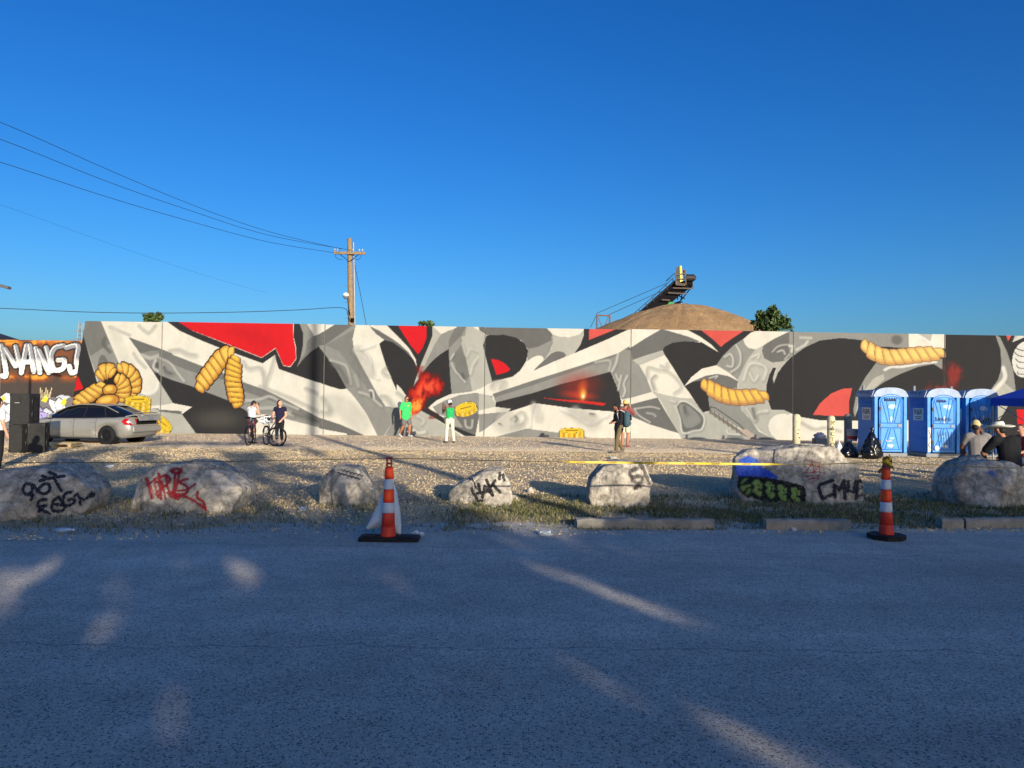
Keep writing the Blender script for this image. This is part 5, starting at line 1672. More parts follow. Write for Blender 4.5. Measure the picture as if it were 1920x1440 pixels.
# --- sand pile
PYL = 62.0
M_SAND = ground_mat('quarry_sand', [((.40, .245, .115, 1), (.50, .32, .16, 1)), ((.82, .82, .82, 1), (1.12, 1.1, 1.08, 1))], [.4, 4.0], (6, 1.0, .15))
pc = at(1278, 760, PYL); pc.z = 0
def zat(py, x=1278): return at(x, py, PYL).z
prof = [(0, 571), (12, 571.5), (28, 573), (50, 577.5), (80, 588), (110, 600), (140, 613), (170, 628), (260, 680), (420, 752)]
pr = [(p[0] / FPX * PYL, max(zat(p[1]), 0)) for p in prof]
pr = [(np.interp(t, range(len(pr)), [p[0] for p in pr]), np.interp(t, range(len(pr)), [p[1] for p in pr])) for t in np.linspace(0, len(pr) - 1, 46)]
vs, fs = [], []
NS = 150
for j, (r, z) in enumerate(pr):
    for i in range(NS):
        an = 2 * math.pi * i / NS
        v = Vector((r * math.cos(an), r * math.sin(an), z))
        gul = noise.noise(Vector((math.cos(an) * 9, math.sin(an) * 9, r * .12))) * min(r / 4, 1) * .10 + noise.noise(v * .9) * .09 + noise.noise(v * 2.6) * .05
        k = 1.05 if math.cos(an) < 0 else 1.0
        vs.append((v.x * k, v.y, max(v.z + gul, -.1)))
for j in range(len(pr) - 1):
    for i in range(NS):
        fs.append((j * NS + i, j * NS + (i + 1) % NS, (j + 1) * NS + (i + 1) % NS, (j + 1) * NS + i))
mb = MB(); mb.add(vs, fs, True)
o = mb.build('sand_pile', M_SAND); o.location = pc
tag(o, 'tall cone of brown sand heaped behind the mural wall', 'sand pile'); o['kind'] = 'thing'

# --- conveyor
def cv(px, py, d=0.0): return at(px, py, PYL + 1.0 + d)
CVE = empty('conveyor', (cv(1195, 700).x, PYL + 1, 0))
o0 = CVE.location.copy()
tag(CVE, 'dark belt conveyor with railings climbing over the sand pile', 'conveyor')
def cvl(px, py, d=0.0): return cv(px, py, d) - o0
def part(name, f, m, parent=CVE):
    mb = MB(); f(mb); return mb.build(name, m, parent)
def slab(mb, pts, d0, d1):
    a = [cvl(x, y, d0) for x, y in pts]; b_ = [cvl(x, y, d1) for x, y in pts]
    n = len(pts)
    mb.add(a + b_, [tuple(range(n)), tuple(range(2 * n - 1, n - 1, -1))] + [(i, n + i, n + (i + 1) % n, (i + 1) % n) for i in range(n)])
part('boom', lambda m: slab(m, [(1180, 604), (1262, 530), (1298, 524), (1300, 536), (1272, 556), (1210, 612)], -.6, .6), M_DARK)
part('belt', lambda m: slab(m, [(1180, 600), (1264, 526), (1300, 518), (1300, 520), (1266, 529), (1182, 603)], -.45, .45), mat('black_rubber', rgb(18, 18, 20), .9, spec=.1))
part('head_drum', lambda m: m.tube(cvl(1288, 521, -.55), cvl(1300, 521, .55), .26, n=18), mat('worn_drum_steel', rgb(36, 33, 32), .6, .25, 6))
part('head_drum', lambda m: (m.tube(cvl(1286, 521, -.72), cvl(1301, 521, -.72), .30, n=18), m.tube(cvl(1301, 521, -.72), cvl(1304, 523, -.72), .14, n=12)), mat('drive_motor', rgb(40, 36, 35), .6, .25, 6))
part('guard', lambda m: slab(m, [(1274.5, 499), (1278, 498), (1280, 527), (1275, 529)], -.9, -.84), mat('safety_yellow', rgb(226, 206, 60), .6))
part('guard_back', lambda m: slab(m, [(1267, 502), (1275, 498), (1276, 529), (1267, 533)], -.8, -.7), mat('grey_guard', rgb(66, 68, 72), .7))
part('motor_box', lambda m: slab(m, [(1280, 506), (1285, 505), (1285, 516), (1280, 517)], -.8, -.3), M_RUST)
for f in ([(1266, 516), (1285, 512)], [(1266, 523), (1285, 523)], [(1266, 531), (1286, 533)], [(1285, 505), (1286, 534)], [(1266, 512), (1268, 535)], [(1268, 534), (1284, 535)], [(1253, 549), (1289, 551)], [(1262, 540), (1300, 541)], [(1299, 530), (1300, 541)], [(1241, 562), (1256, 563)]):
    part('platform_rail', lambda m, f=f: m.tube(cvl(*f[0], -1.0), cvl(*f[1], -1.0), .05, n=6), mat('tan_steel', rgb(104, 90, 80), .7, .2, 6))
for d in (-.75,):
    part('handrail', lambda m: m.path([cvl(1187, 589, d), cvl(1225, 556, d), cvl(1262, 521, d)], .035, 6), mat('blue_grey_steel', rgb(40, 46, 58), .6))
    part('handrail', lambda m: m.path([cvl(1190, 592, d), cvl(1228, 560, d), cvl(1266, 527, d)], .03, 6), MATS['blue_grey_steel'])
part('handrail', lambda m: m.tube(cvl(1249, 527, .7), cvl(1265, 512, .7), .04, n=6), MATS['blue_grey_steel'])
for k in range(6):
    x, y = 1198 + k * 12.5, 579.5 - k * 11.4
    part('rail_post', lambda m: m.tube(cvl(x, y, -.75), cvl(x + 3, y + 9, -.75), .035, n=6), MATS['blue_grey_steel'])
for f in ([(1272, 569), (1297, 538)], [(1262, 562), (1274, 552)], [(1268, 552), (1284, 560)], [(1262, 570), (1280, 566)], [(1270, 562), (1272, 550)], [(1276, 565), (1280, 548)], [(1285, 548), (1266, 548)]):
    part('strut', lambda m, f=f: m.tube(cvl(*f[0], -.4), cvl(*f[1], -.4), .05, n=6), M_DARK)
for f in ([(1263, 571), (1275, 567)], [(1284, 571), (1292, 573)]):
    part('idler', lambda m, f=f: m.tube(cvl(*f[0], -.3), cvl(*f[1], -.3), .14, n=10), M_DARK)
part('chute_tarp', lambda m: slab(m, [(1250, 573), (1255, 566), (1262, 566), (1267, 573)], -.9, -.2), mat('green_tarp', rgb(52, 132, 70), .7))
# --- gantry with its stay cables
GA = empty('gantry', (cv(1131, 700).x, PYL + 1, 0)); o1 = GA.location.copy()
tag(GA, 'small rusty steel gantry frame beside the sand pile with two stay cables', 'gantry')
def gl(px, py): return cv(px, py) - o1
for name, a, b_, r in [('post', (1119.5, 588), (1119.5, 640), .07), ('post', (1143.5, 589), (1143.5, 640), .07), ('beam', (1119, 591), (1144, 592), .06), ('brace', (1121, 593), (1129, 614), .035), ('brace', (1141, 593), (1133, 614), .035)]:
    mb = MB(); mb.tube(gl(*a), gl(*b_) if b_[1] < 630 else Vector((gl(*a).x, 0, 0)), r, n=8)
    mb.build(name, M_RUST if name == 'beam' else mat('gantry_steel', rgb(108, 92, 92), .7, .25, 6), GA)
for a, b_ in (((1120, 587), (1250, 531)), ((1144, 589), (1240, 546)), ((1119, 590), (1107, 614))):
    mb = MB(); mb.tube(gl(*a), gl(*b_), .022, n=5); mb.build('stay_cable', M_CABLE, GA)

# --- treetops showing over the wall
def small_tree(label, base_px, Y, blobs, nleaf, seed, sz=.22):
    b0 = at(base_px, 800, Y); b0.z = 0
    t = empty('tree', b0)
    tag(t, label, 'tree', 'treetops showing above the mural wall')
    rs = np.random.RandomState(seed)
    pts, tot = [], sum(b[2] * b[3] for b in blobs)
    mb = MB()
    for (px, py, rx, ry) in blobs:
        c = at(px, py, Y) - b0
        n = int(nleaf * rx * ry / tot)
        v = rs.randn(n, 3)
        v /= np.linalg.norm(v, axis=1, keepdims=True)
        v *= (rs.rand(n, 1) ** .45) * (1 + .25 * np.sin(v[:, 0:1] * 9 + v[:, 2:3] * 7))
        k = Y / FPX
        pts.append(np.array(c) + v * np.array([rx * k, rx * k, ry * k]))
        mb.path([(0, 0, 2.5), (c.x * .4, c.y * .4, 2.5 + (c.z - 2.5) * .5), tuple(c)], [.07, .045, .012], 6)
    Cn = np.vstack(pts)
    link('crown', leaf_mesh('crown', Cn, rs.uniform(sz * .6, sz * 1.3, len(Cn)), [(.05, .085, .02), (.075, .12, .03), (.035, .06, .015), (.10, .14, .04)], seed), M_LEAF, t)
    mb.path([(0, 0, -.1), (0, 0, 1.3), (0, 0, 2.7)], [.14, .11, .07], 9)
    mb.build('trunk', M_BARK, t)
small_tree('small leafy treetop over the left end of the mural wall', 288, 39, [(278, 594, 9, 7), (292, 596, 9, 9), (300, 593, 7, 8), (275, 602, 6, 8), (288, 625, 18, 20), (298, 590, 4, 5)], 900, 71, .20)
small_tree('low green treetop just right of the power pole', 800, 40, [(793, 607, 9, 5), (806, 607, 9, 6), (800, 625, 16, 14)], 800, 72, .16)
small_tree('bushy dark green treetop right of the sand pile', 1448, 46, [(1428, 596, 11, 11), (1450, 590, 13, 15), (1449, 581, 8, 8), (1468, 604, 14, 11), (1440, 610, 24, 12), (1412, 605, 5, 5), (1424, 588, 6, 5), (1450, 640, 32, 24), (1476, 612, 8, 6)], 4200, 73, .24)
small_tree('tiny sprig of leaves on the wall top near the sixth panel joint', 1484, 42, [(1483, 614, 4, 4), (1484, 625, 6, 8)], 120, 74, .12)
# --- distant lattice tower, far roof and street lamp at the left
TWR = empty('lattice_tower', (at(150, 700, 170).x, 170, 0))
tag(TWR, 'tiny distant lattice pylon seen in the gap between the two painted walls', 'pylon')
zt = at(150, 606, 170).z
for sx in (-1, 1):
    for sy in (-1, 1):
        mb = MB(); mb.tube((sx * 1.4, sy * 1.4, 0), (sx * .35, sy * .35, zt), .09, n=5); mb.build('leg', M_STEEL, TWR)
for k in range(9):
    z = zt * (.4 + k * .07)
    w = 1.4 - 1.05 * z / zt
    mb = MB(); mb.tube((-w, -w, z), (w * .93, -w * .93, z + zt * .07), .05, n=5); mb.tube((w, -w, z), (-w * .93, -w * .93, z + zt * .07), .05, n=5); mb.build('brace', M_STEEL, TWR)
for z in (.8, .9):
    mb = MB(); mb.box((0, 0, zt * z), (3.4, .2, .2)); mb.build('crossarm', M_STEEL, TWR)
RB = empty('shed', (at(-62, 700, 52).x, 52, 0))
tag(RB, 'dark-roofed shed peeking over the flame-painted wall at the left edge', 'shed')
zr, ze = at(0, 620, 52).z, at(0, 634, 52).z - .25
mb = MB(); mb.box((-2.0, 0, ze / 2), (7, 6, ze)); mb.build('wall', mat('pale_siding', rgb(150, 150, 150), .8), RB)
mb = MB(); mb.prism([(-6.2, ze + .1), (-1.6, zr + .35), (2.0, ze + .05), (2.0, ze + .22), (-1.6, zr + .55), (-6.2, ze + .28)], (0, 6.6, 0), (0, -3.3, 0)); mb.build('roof', mat('dark_roof', rgb(44, 46, 52), .8), RB)
SLP = at(-70, 700, 26); SLP.z = 0
SL = empty('street_lamp', SLP)
tag(SL, 'street lamp whose flat head just enters the picture at the left edge', 'street lamp')
hp = at(6, 537, 26) - SLP
mb = MB(); mb.path([(0, 0, 0), (0, 0, hp.z * .6), (0, 0, hp.z + .15)], [.09, .075, .06], 10); mb.build('post', M_STEEL, SL)
mb = MB(); mb.path([(0, 0, hp.z + .1), (hp.x * .4, 0, hp.z + .2), (hp.x - .2, hp.y, hp.z + .03)], .03, 8); mb.build('arm', M_STEEL, SL)
mb = MB(); mb.box(hp + Vector((0, 0, 0)), (.46, .24, .10), Matrix.Rotation(R(14), 3, 'Y'), .03); mb.build('lamp_head', mat('lamp_housing', rgb(96, 92, 90), .5), SL)
# ================================================================== STREET THINGS
M_BLUE = mat('toilet_blue_plastic', rgb(14, 126, 206), .5, .10, 5, .1, 8, spec=.5)
M_BLUEL = mat('toilet_scuffed_blue', rgb(34, 136, 222), .5, .28, 4.5, .1, 8, spec=.5)
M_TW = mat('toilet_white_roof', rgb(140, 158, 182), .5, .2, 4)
M_GREYP = mat('grey_plastic', rgb(120, 124, 130), .5)
M_BLACK = mat('black_paint', rgb(24, 25, 28), .6, .2, 8)
M_WHITE = mat('white_paint', rgb(224, 224, 220), .6, .08, 8)
def scribble(name, parent, strokes, w, m, origin, ux, uz, off):
    """spray strokes as thin ribbons lying on a flat face"""
    o, ux, uz, off = Vector(origin), Vector(ux), Vector(uz), Vector(off)
    mb = MB()
    for st in strokes:
        q = [Vector((p[0], p[1], 0)) for p in (crom(st, False, 4) if len(st) > 2 else st)]
        for i in range(len(q) - 1):
            d = q[i + 1] - q[i]
            if d.length < 1e-5: continue
            nrm = Vector((-d.y, d.x, 0)).normalized() * w / 2
            ex = d.normalized() * w * .3
            c = [q[i] + nrm - ex, q[i] - nrm - ex, q[i + 1] - nrm + ex, q[i + 1] + nrm + ex]
            mb.add([o + ux * p.x + uz * p.y + off * (1 + .15 * (i % 3)) for p in c], [(0, 1, 2, 3)])
    return mb.build(name, m, parent, fix=False)
def toilet(label, X0, Yf, seed, tags):
    t = empty('portable_toilet', (X0, Yf, .03))
    tag(t, label, 'portable toilet', 'portable toilets in a row by the mural wall')
    if seed == 2:
        mb = MB(); mb.box((.055, -.052, .58), (.10, .012, .80)); wp = mb.build('white_painted_post', M_WHITE, t)
        scribble('graffiti', wp, [[(.02, .9), (.09, .7), (.03, .6)], [(.08, .5), (.03, .4), (.09, .3)], [(.02, .25), (.08, .2)]], .016, M_BLACK, (0, 0, 0), (1, 0, 0), (0, 0, 1), (0, -.062, 0))
        mb = MB(); mb.sphere((.30, -.07, .30), .085, 14, 9, (1, .3, 1)); mb.build('white_cap', M_WHITE, t)
    w, d, h = 1.08, 1.16, 1.98
    rs = random.Random(seed)
    mb = MB(); mb.box((w / 2, d / 2, .06), (w + .06, d + .06, .12), bev=.01); mb.build('base_skid', M_GREYP, t)
    mb = MB(); mb.box((w / 2, d / 2 + .01, h / 2 + .1), (w, d - .02, h - .06), bev=.02); body = mb.build('cabin', M_BLUE, t)
    for k in range(6):      # louvres of the side wall
        mb = MB(); mb.box((-.012, d / 2, 1.93 - k * .055), (.03, d * .72, .026), Matrix.Rotation(R(25), 3, 'Y')); mb.build('louvre', M_BLUE, body)
    for z in (.95, .62):
        mb = MB(); mb.box((-.008, d / 2, z), (.022, d * .86, .03)); mb.build('side_rib', M_BLUE, body)
    for x in (.05, w - .05):
        mb = MB(); mb.box((x, -.02, h / 2 + .1), (.11, .05, h - .05), bev=.012); mb.build('corner_post', M_BLUEL, t)
    # roof: domed, arched over the door
    vs, fs = [], []
    nx, ny = 14, 6
    for j in range(ny + 1):
        for i in range(nx + 1):
            u, v = i / nx, j / ny
            x = -.04 + (w + .08) * u
            y = -.06 + (d + .12) * v
            a = max(0, 1 - abs(2 * u - 1) ** 2.6)
            z = h + .06 + .27 * a ** .55 * (1 - .25 * v)
            vs.append((x, y, z))
    for j in range(ny):
        for i in range(nx):
            a = j * (nx + 1) + i
            fs.append((a, a + 1, a + nx + 2, a + nx + 1))
    n0 = len(vs)
    for j in (0, ny):
        for i in range(nx + 1):
            p = vs[j * (nx + 1) + i]
            vs.append((p[0], p[1], h + .02))
    for i in range(nx):
        fs.append((i, n0 + i, n0 + i + 1, i + 1))
        k = ny * (nx + 1)
        fs.append((k + i, k + i + 1, n0 + nx + 2 + i, n0 + nx + 1 + i))
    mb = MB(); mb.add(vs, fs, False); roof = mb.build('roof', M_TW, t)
    mb = MB(); mb.box((-.045, d / 2, h + .13), (.02, d + .04, .24), Matrix.Rotation(R(20), 3, 'Y')); mb.build('roof_skirt', M_TW, roof)
    mb = MB(); mb.tube((.12, d - .15, h + .1), (.12, d - .15, h + .42), .05, n=12); mb.build('vent_pipe', M_GREYP, roof)
    # door with arched head
    dw, x0, x1 = .78, .15, .93
    arch = [(x0, .16), (x1, .16), (x1, 1.86)] + [(x0 + dw / 2 + dw / 2 * math.cos(a), 1.86 + .22 * math.sin(a)) for a in np.linspace(.12, math.pi - .12, 9)] + [(x0, 1.86)]
    mb = MB(); mb.prism(arch, (0, .05, 0), (0, -.055, 0)); door = mb.build('door', M_BLUEL, t)
    fr = [(x0 + .05, 1.12), (x1 - .05, 1.12), (x1 - .05, 1.84)] + [(x0 + dw / 2 + (dw / 2 - .05) * math.cos(a), 1.84 + .18 * math.sin(a)) for a in np.linspace(.12, math.pi - .12, 9)] + [(x0 + .05, 1.84)]
    def rim(pts, name, m, r=.014, y=-.062):
        mb = MB(); mb.path([(p[0], y, p[1]) for p in pts], r, 5, closed=True); mb.build(name, m, door)
    rim(arch, 'door_frame', M_BLUE, .02, -.056)
    rim(fr, 'upper_moulding', M_BLUE)
    rim([(x0 + .05, .24), (x1 - .05, .24), (x1 - .05, .96), (x0 + .05, .96)], 'lower_moulding', M_BLUE)
    xm = (x0 + x1) / 2
    for a_, b_ in (((x0 + .08, 1.9), (xm - .1, 1.14)), ((x0 + .22, 1.98), (xm - .02, 1.14)), ((x1 - .08, 1.9), (xm + .12, 1.14)), ((x1 - .2, 1.98), (xm + .05, 1.14)), ((xm - .08, .95), (x0 + .09, .26)), ((xm + .1, .95), (x1 - .12, .26)), ((xm, .95), (x0 + .2, .26))):
        mb = MB(); mb.tube((a_[0], -.058, a_[1]), (b_[0], -.058, b_[1]), .014, n=5); mb.build('door_rib', M_BLUE, door)
    mb = MB(); mb.box((xm, -.066, 1.04), (dw - .08, .02, .11)); mb.build('crossbar', M_BLUEL, door)
    mb = MB(); mb.box((x1 - .12, -.085, 1.04), (.10, .03, .085), bev=.006); mb.build('latch', mat('beige_latch', rgb(150, 140, 130), .5), door)
    for z in (.5, 1.04, 1.6):
        mb = MB(); mb.box((x0 + .01, -.075, z), (.05, .03, .12)); mb.build('hinge', mat('worn_hinge', rgb(78, 60, 60), .6), door)
    # scuffed pale patches rubbed into the door
    for (cx, cz, rx, rz) in ((xm + .08, 1.64, .15, .10), (xm + .04, 1.28, .05, .12), (xm + .02, .36, .12, .07), (xm - .02, .66, .09, .035)):
        cx += rs.uniform(-.05, .05); cz += rs.uniform(-.05, .05)
        pts = [(cx + rx * math.cos(a) * rs.uniform(.6, 1.1), cz + rz * math.sin(a) * rs.uniform(.6, 1.1)) for a in np.linspace(0, 2 * math.pi, 15)[:-1]]
        mb = MB(); mb.add([(p[0], -.0585, p[1]) for p in pts], [tuple(range(len(pts)))]); mb.build('rubbed_patch', mat('rubbed_pale_blue', rgb(176, 206, 234), .6, .2, 20), door, fix=False)
    # sign on the side wall
    mb = MB(); mb.box((-.014, d * .42, 1.42), (.012, .62, .42)); sg = mb.build('sign', mat('sign_white', rgb(214, 216, 214), .5, .06), t)
    text_part('lettering', 'R&R', .27, mat('sign_black', rgb(30, 34, 34), .5), sg, (-.024, d * .42, 1.49), (R(90), 0, R(-90)))
    for z, ln in ((1.335, .44), (1.275, .36)):
        mb = MB()
        for k in range(9):
            mb.box((-.022, d * .42 - ln / 2 + ln * (k + .5) / 9, z), (.004, ln / 9 * .62, .028))
        mb.build('small_print', MATS['sign_black'], sg)
    for sc_, m, wd in tags:
        scribble('graffiti', door, sc_, wd, m, (0, 0, 0), (1, 0, 0), (0, 0, 1), (0, -.074, 0))
    sw = [[(.05, h + .14), (.1, h + .22), (.16, h + .12), (.22, h + .2)], [(.3, h + .12), (.36, h + .2), (.42, h + .12)], [(.5, h + .12), (.5, h + .22), (.58, h + .16), (.66, h + .2)]]
    scribble('graffiti', roof, [[(p[0] * 1.3, p[1]) for p in s] for s in sw], .02, M_BLACK, (-.062, .1, .0), (0, 1, 0), (0.0, 0, 1), (-.012, 0, 0))
    return t
def letters(x, z, s, seed):
    rs = random.Random(seed)
    out = []
    for k in range(5):
        bx = x + k * s * .8
        out += [[(bx, z), (bx + s * rs.uniform(0, .3), z + s)], [(bx, z + s * rs.uniform(.3, 1)), (bx + s * .5, z + s * rs.uniform(0, 1)), (bx + s * .3, z)]]
    return out
TY = 24.8
toilet('leftmost blue portable toilet, beside the black rubbish bags', 12.15, TY, 1, [(letters(.32, 1.86, .10, 3), M_BLACK, .02), (letters(.38, .5, .05, 4), M_WHITE, .012)])
toilet('middle blue portable toilet of the three, scrawled in black below the latch', 13.92, TY, 2, [(letters(.3, 1.84, .08, 5), mat('navy_paint', rgb(20, 48, 110), .6), .02), (letters(.24, 1.2, .14, 6), M_BLACK, .015), ([[(.4 + k * .08, .3 + .1 * (k % 2)), (.33 + k * .09, .85)] for k in range(6)], M_BLACK, .014)])
toilet('rightmost blue portable toilet, partly behind the blue canopy tent', 15.36, TY + .25, 3, [(letters(.24, 1.15, .2, 8), M_BLACK, .024), (letters(.22, .7, .16, 9), M_BLACK, .02), ([[(.2, .3), (.4, .9), (.6, .4), (.8, 1.0)]], M_BLACK, .03)])

# --- bollards
M_BOL = mat('cream_bollard_paint', rgb(206, 196, 160), .7, .22, 7, .3, 20)
def bollard(label, px, py, ptop, m, graf=None, rpx=7):
    g = gnd(px, py, .03)
    r = rpx / FPX * g.y
    z = at(px, ptop, g.y).z
    t = empty('bollard', (g.x, g.y, 0))
    tag(t, label, 'bollard', 'concrete-filled bollards in front of the mural wall')
    mb = MB(); mb.lathe([(0, -.05), (r, -.05), (r, z - r * .7), (r * .85, z - r * .3), (r * .5, z - .01), (0, z)], (0, 0, 0), 18); mb.build('post', m, t)
    if graf:
        for k, ch in enumerate(graf):
            text_part('lettering', ch, .17, mat('bollard_ink', rgb(44, 40, 40), .6) if k % 3 else mat('bollard_olive_ink', rgb(120, 112, 40), .6), t, (0, -r - .004, z - .22 - k * .165), (R(90), 0, 0))
    for k in range(3):
        mb = MB(); mb.box((rnd.uniform(-.5, .5) * r, -r * .96, z * rnd.uniform(.3, .9)), (.05, .02, .03)); mb.build('paint_chip', mat('dark_chip', rgb(60, 58, 56), .8), t)
bollard('cream bollard standing furthest left behind the largest boulder', 1493, 861, 776, M_BOL)
bollard('middle cream bollard with letters running down it', 1558, 866, 779, M_BOL, 'XACTO')
bollard('grey shaded bollard next to the leftmost portable toilet', 1590, 838, 776, mat('shaded_bollard_grey', rgb(122, 120, 118), .8, .25, 7), None)  # shade is put into this post's grey colour

# --- rubbish
def blob_bag(name, label, px, py, wpx, hpx, m, seed, cat='rubbish bag', knot=True, group='rubbish bags by the portable toilets', dy=0):
    g = gnd(px, py, .03)
    k = g.y / FPX
    w, h = wpx * k, hpx * k
    t = empty(name, (g.x, g.y + dy, .02))
    tag(t, label, cat, group)
    bm = bmesh.new()
    bmesh.ops.create_icosphere(bm, subdivisions=4, radius=1)
    off = Vector((seed * 5.3, 0, 0))
    for v in bm.verts:
        c = v.co.copy()
        zz = (c.z + 1) / 2
        pinch = 1.12 - .78 * zz ** 1.3
        an_ = math.atan2(c.y, c.x)
        fold = abs(math.sin(an_ * 4.5 + 2.5 * noise.noise(c * 1.5 + off))) * (.10 + .28 * zz)
        cr = abs(noise.noise(c * 2.6 + off)) * .50 + abs(noise.noise(c * 6 + off)) * .26 + fold
        rr = (1 - cr * .62)
        hz_ = 1 if abs(c.z) > .98 else 1 / max(math.sqrt(1 - c.z * c.z), .25) ** (.55 if c.z < 0 else .2)
        v.co = Vector((c.x * w / 2 * pinch * rr * 1.15 * hz_, c.y * w / 2 * .85 * pinch * rr * hz_, max(zz * h * (1 - .12 * cr) - .02, 0)))
    me = bpy.data.meshes.new('sack'); bm.to_mesh(me); bm.free()
    link('sack', me, m, t, smooth=True)
    if knot:
        mb = MB(); mb.lathe([(.02 * h, h * .9), (.06 * h, h * .97), (.03 * h, h), (.10 * h, h * 1.06), (.02 * h, h * 1.08)], (0, 0, 0), 9); mb.build('knot', m, t)
M_BAG = mat('black_bin_liner', rgb(18, 18, 20), .22, .2, 6, .5, 9, spec=.6)
blob_bag('rubbish_bag', 'larger black rubbish bag tied at the top beside the leftmost toilet', 1635, 860, 42, 54, M_BAG, 1)
blob_bag('rubbish_bag', 'low black rubbish bag slumped left of the larger bag', 1592, 857, 38, 30, M_BAG, 2, knot=False)
blob_bag('rubbish_bag', 'white plastic bag crumpled between the bollards and black bags', 1573, 852, 18, 26, mat('white_carrier', rgb(206, 206, 202), .5, .15, 6, .5, 9), 3)
g = gnd(1604, 850, .03)
t = empty('bucket', (g.x + .05, g.y + .35, .45)); tag(t, 'pale bucket with a red stripe resting on the black rubbish bags', 'bucket')
mb = MB(); mb.lathe([(.16, 0), (.20, .40), (.215, .40), (.215, .43), (.19, .43), (.16, .02)], (0, 0, 0), 20); mb.build('pail', mat('pale_blue_plastic', rgb(176, 182, 196), .5), t)
mb = MB(); mb.lathe([(.17, .06), (.185, .18)], (0, 0, 0), 20); 
mb.v = [(p[0] * 1.02, p[1] * 1.02, p[2]) for p in mb.v]; mb.build('stripe', mat('red_print', rgb(190, 48, 60), .5), t)
g = gnd(1537, 833, .03)
t = empty('crate', (g.x, g.y, .034)); tag(t, 'grey box stuffed with crumpled paper between two bollards', 'crate')
w_, h_ = .50, .25
for (c, s) in (((0, -.18, h_ / 2), (w_, .03, h_)), ((0, .18, h_ / 2), (w_, .03, h_)), ((-w_ / 2, 0, h_ / 2), (.03, .33, h_)), ((w_ / 2, 0, h_ / 2), (.03, .33, h_)), ((0, 0, .02), (w_ - .04, .32, .03))):
    mb = MB(); mb.box(c, s); mb.build('board', mat('grey_crate_board', rgb(134, 128, 122), .9, .25, 8), t)
bm = bmesh.new(); bmesh.ops.create_icosphere(bm, subdivisions=3, radius=.2)
for v in bm.verts: v.co = Vector((v.co.x * 1.15, v.co.y * .7, v.co.z * .9)) * (1 + .5 * noise.noise(v.co * 14))
me = bpy.data.meshes.new('paper'); bm.to_mesh(me); bm.free(); o = link('paper', me, mat('pinkish_paper', rgb(222, 200, 196), .8), t, True); o.location = (.02, 0, h_ + .06)

# --- blue canopy tent on the right edge
M_TENT = mat('blue_tent_cloth', rgb(20, 62, 170), .75, .1, 4, .2, 10)
TC = [Vector((15.75, 24.3, 0)), Vector((17.45, 17.7, 0)), Vector((20.5, 18.5, 0)), Vector((18.8, 25.1, 0))]
tc0 = sum(TC, Vector()) / 4
t = empty('canopy_tent', tc0); tag(t, 'blue canopy tent entering the picture at the right edge', 'tent')
tl = [p - tc0 for p in TC]
ze, zp = 2.02, 2.95
ridge = [(tl[0] + tl[3]) / 2 * .55, (tl[1] + tl[2]) / 2 * .55]
vs, fs = [], []
def roof_face(a, b_, c, d=None, n=8):
    o = len(vs)
    quad = [a, b_, c, d if d is not None else c]
    for j in range(n + 1):
        for i in range(n + 1):
            u, v = i / n, j / n
            p = (quad[0] * (1 - u) + quad[1] * u) * (1 - v) + (quad[3] * (1 - u) + quad[2] * u) * v
            p = p.copy(); p.z -= .10 * math.sin(math.pi * u) * math.sin(math.pi * v) + .05 * math.sin(math.pi * v)
            vs.append(p)
    for j in range(n):
        for i in range(n):
            k = o + j * (n + 1) + i
            fs.append((k, k + 1, k + n + 2, k + n + 1))
E = [Vector((p.x, p.y, ze)) for p in tl]
Rg = [Vector((p.x, p.y, zp)) for p in ridge]
roof_face(E[0], E[1], Rg[1], Rg[0]); roof_face(E[2], E[3], Rg[0], Rg[1]); roof_face(E[1], E[2], Rg[1]); roof_face(E[3], E[0], Rg[0])
mb = MB(); mb.add(vs, fs, True); mb.build('canopy', M_TENT, t, fix=False)
for i in range(4):
    a, b_ = E[i], E[(i + 1) % 4]
    mb = MB()
    n = 16
    vv = []
    for k in range(n + 1):
        p = a.lerp(b_, k / n)
        vv += [p, Vector((p.x * 1.004, p.y * 1.004, ze - .25 + .012 * math.sin(k * 1.9)))]
    mb.add(vv, [(2 * k, 2 * k + 1, 2 * k + 3, 2 * k + 2) for k in range(n)]); mb.build('valance', M_TENT, t, fix=False)
    mb = MB(); mb.tube((tl[i].x * .985, tl[i].y * .985, 0), (E[i].x * .985, E[i].y * .985, ze - .02), .022, n=8); mb.build('leg', M_STEEL, t)
    q = a.lerp(b_, .16)
    mb = MB(); mb.tube((a.x * .98, a.y * .98, ze - .75), (q.x * .98, q.y * .98, ze - .12), .013, n=6); mb.tube((q.x * .98, q.y * .98, ze - .7), (a.x * .98, a.y * .98, ze - .14), .013, n=6); mb.build('truss', M_STEEL, t)

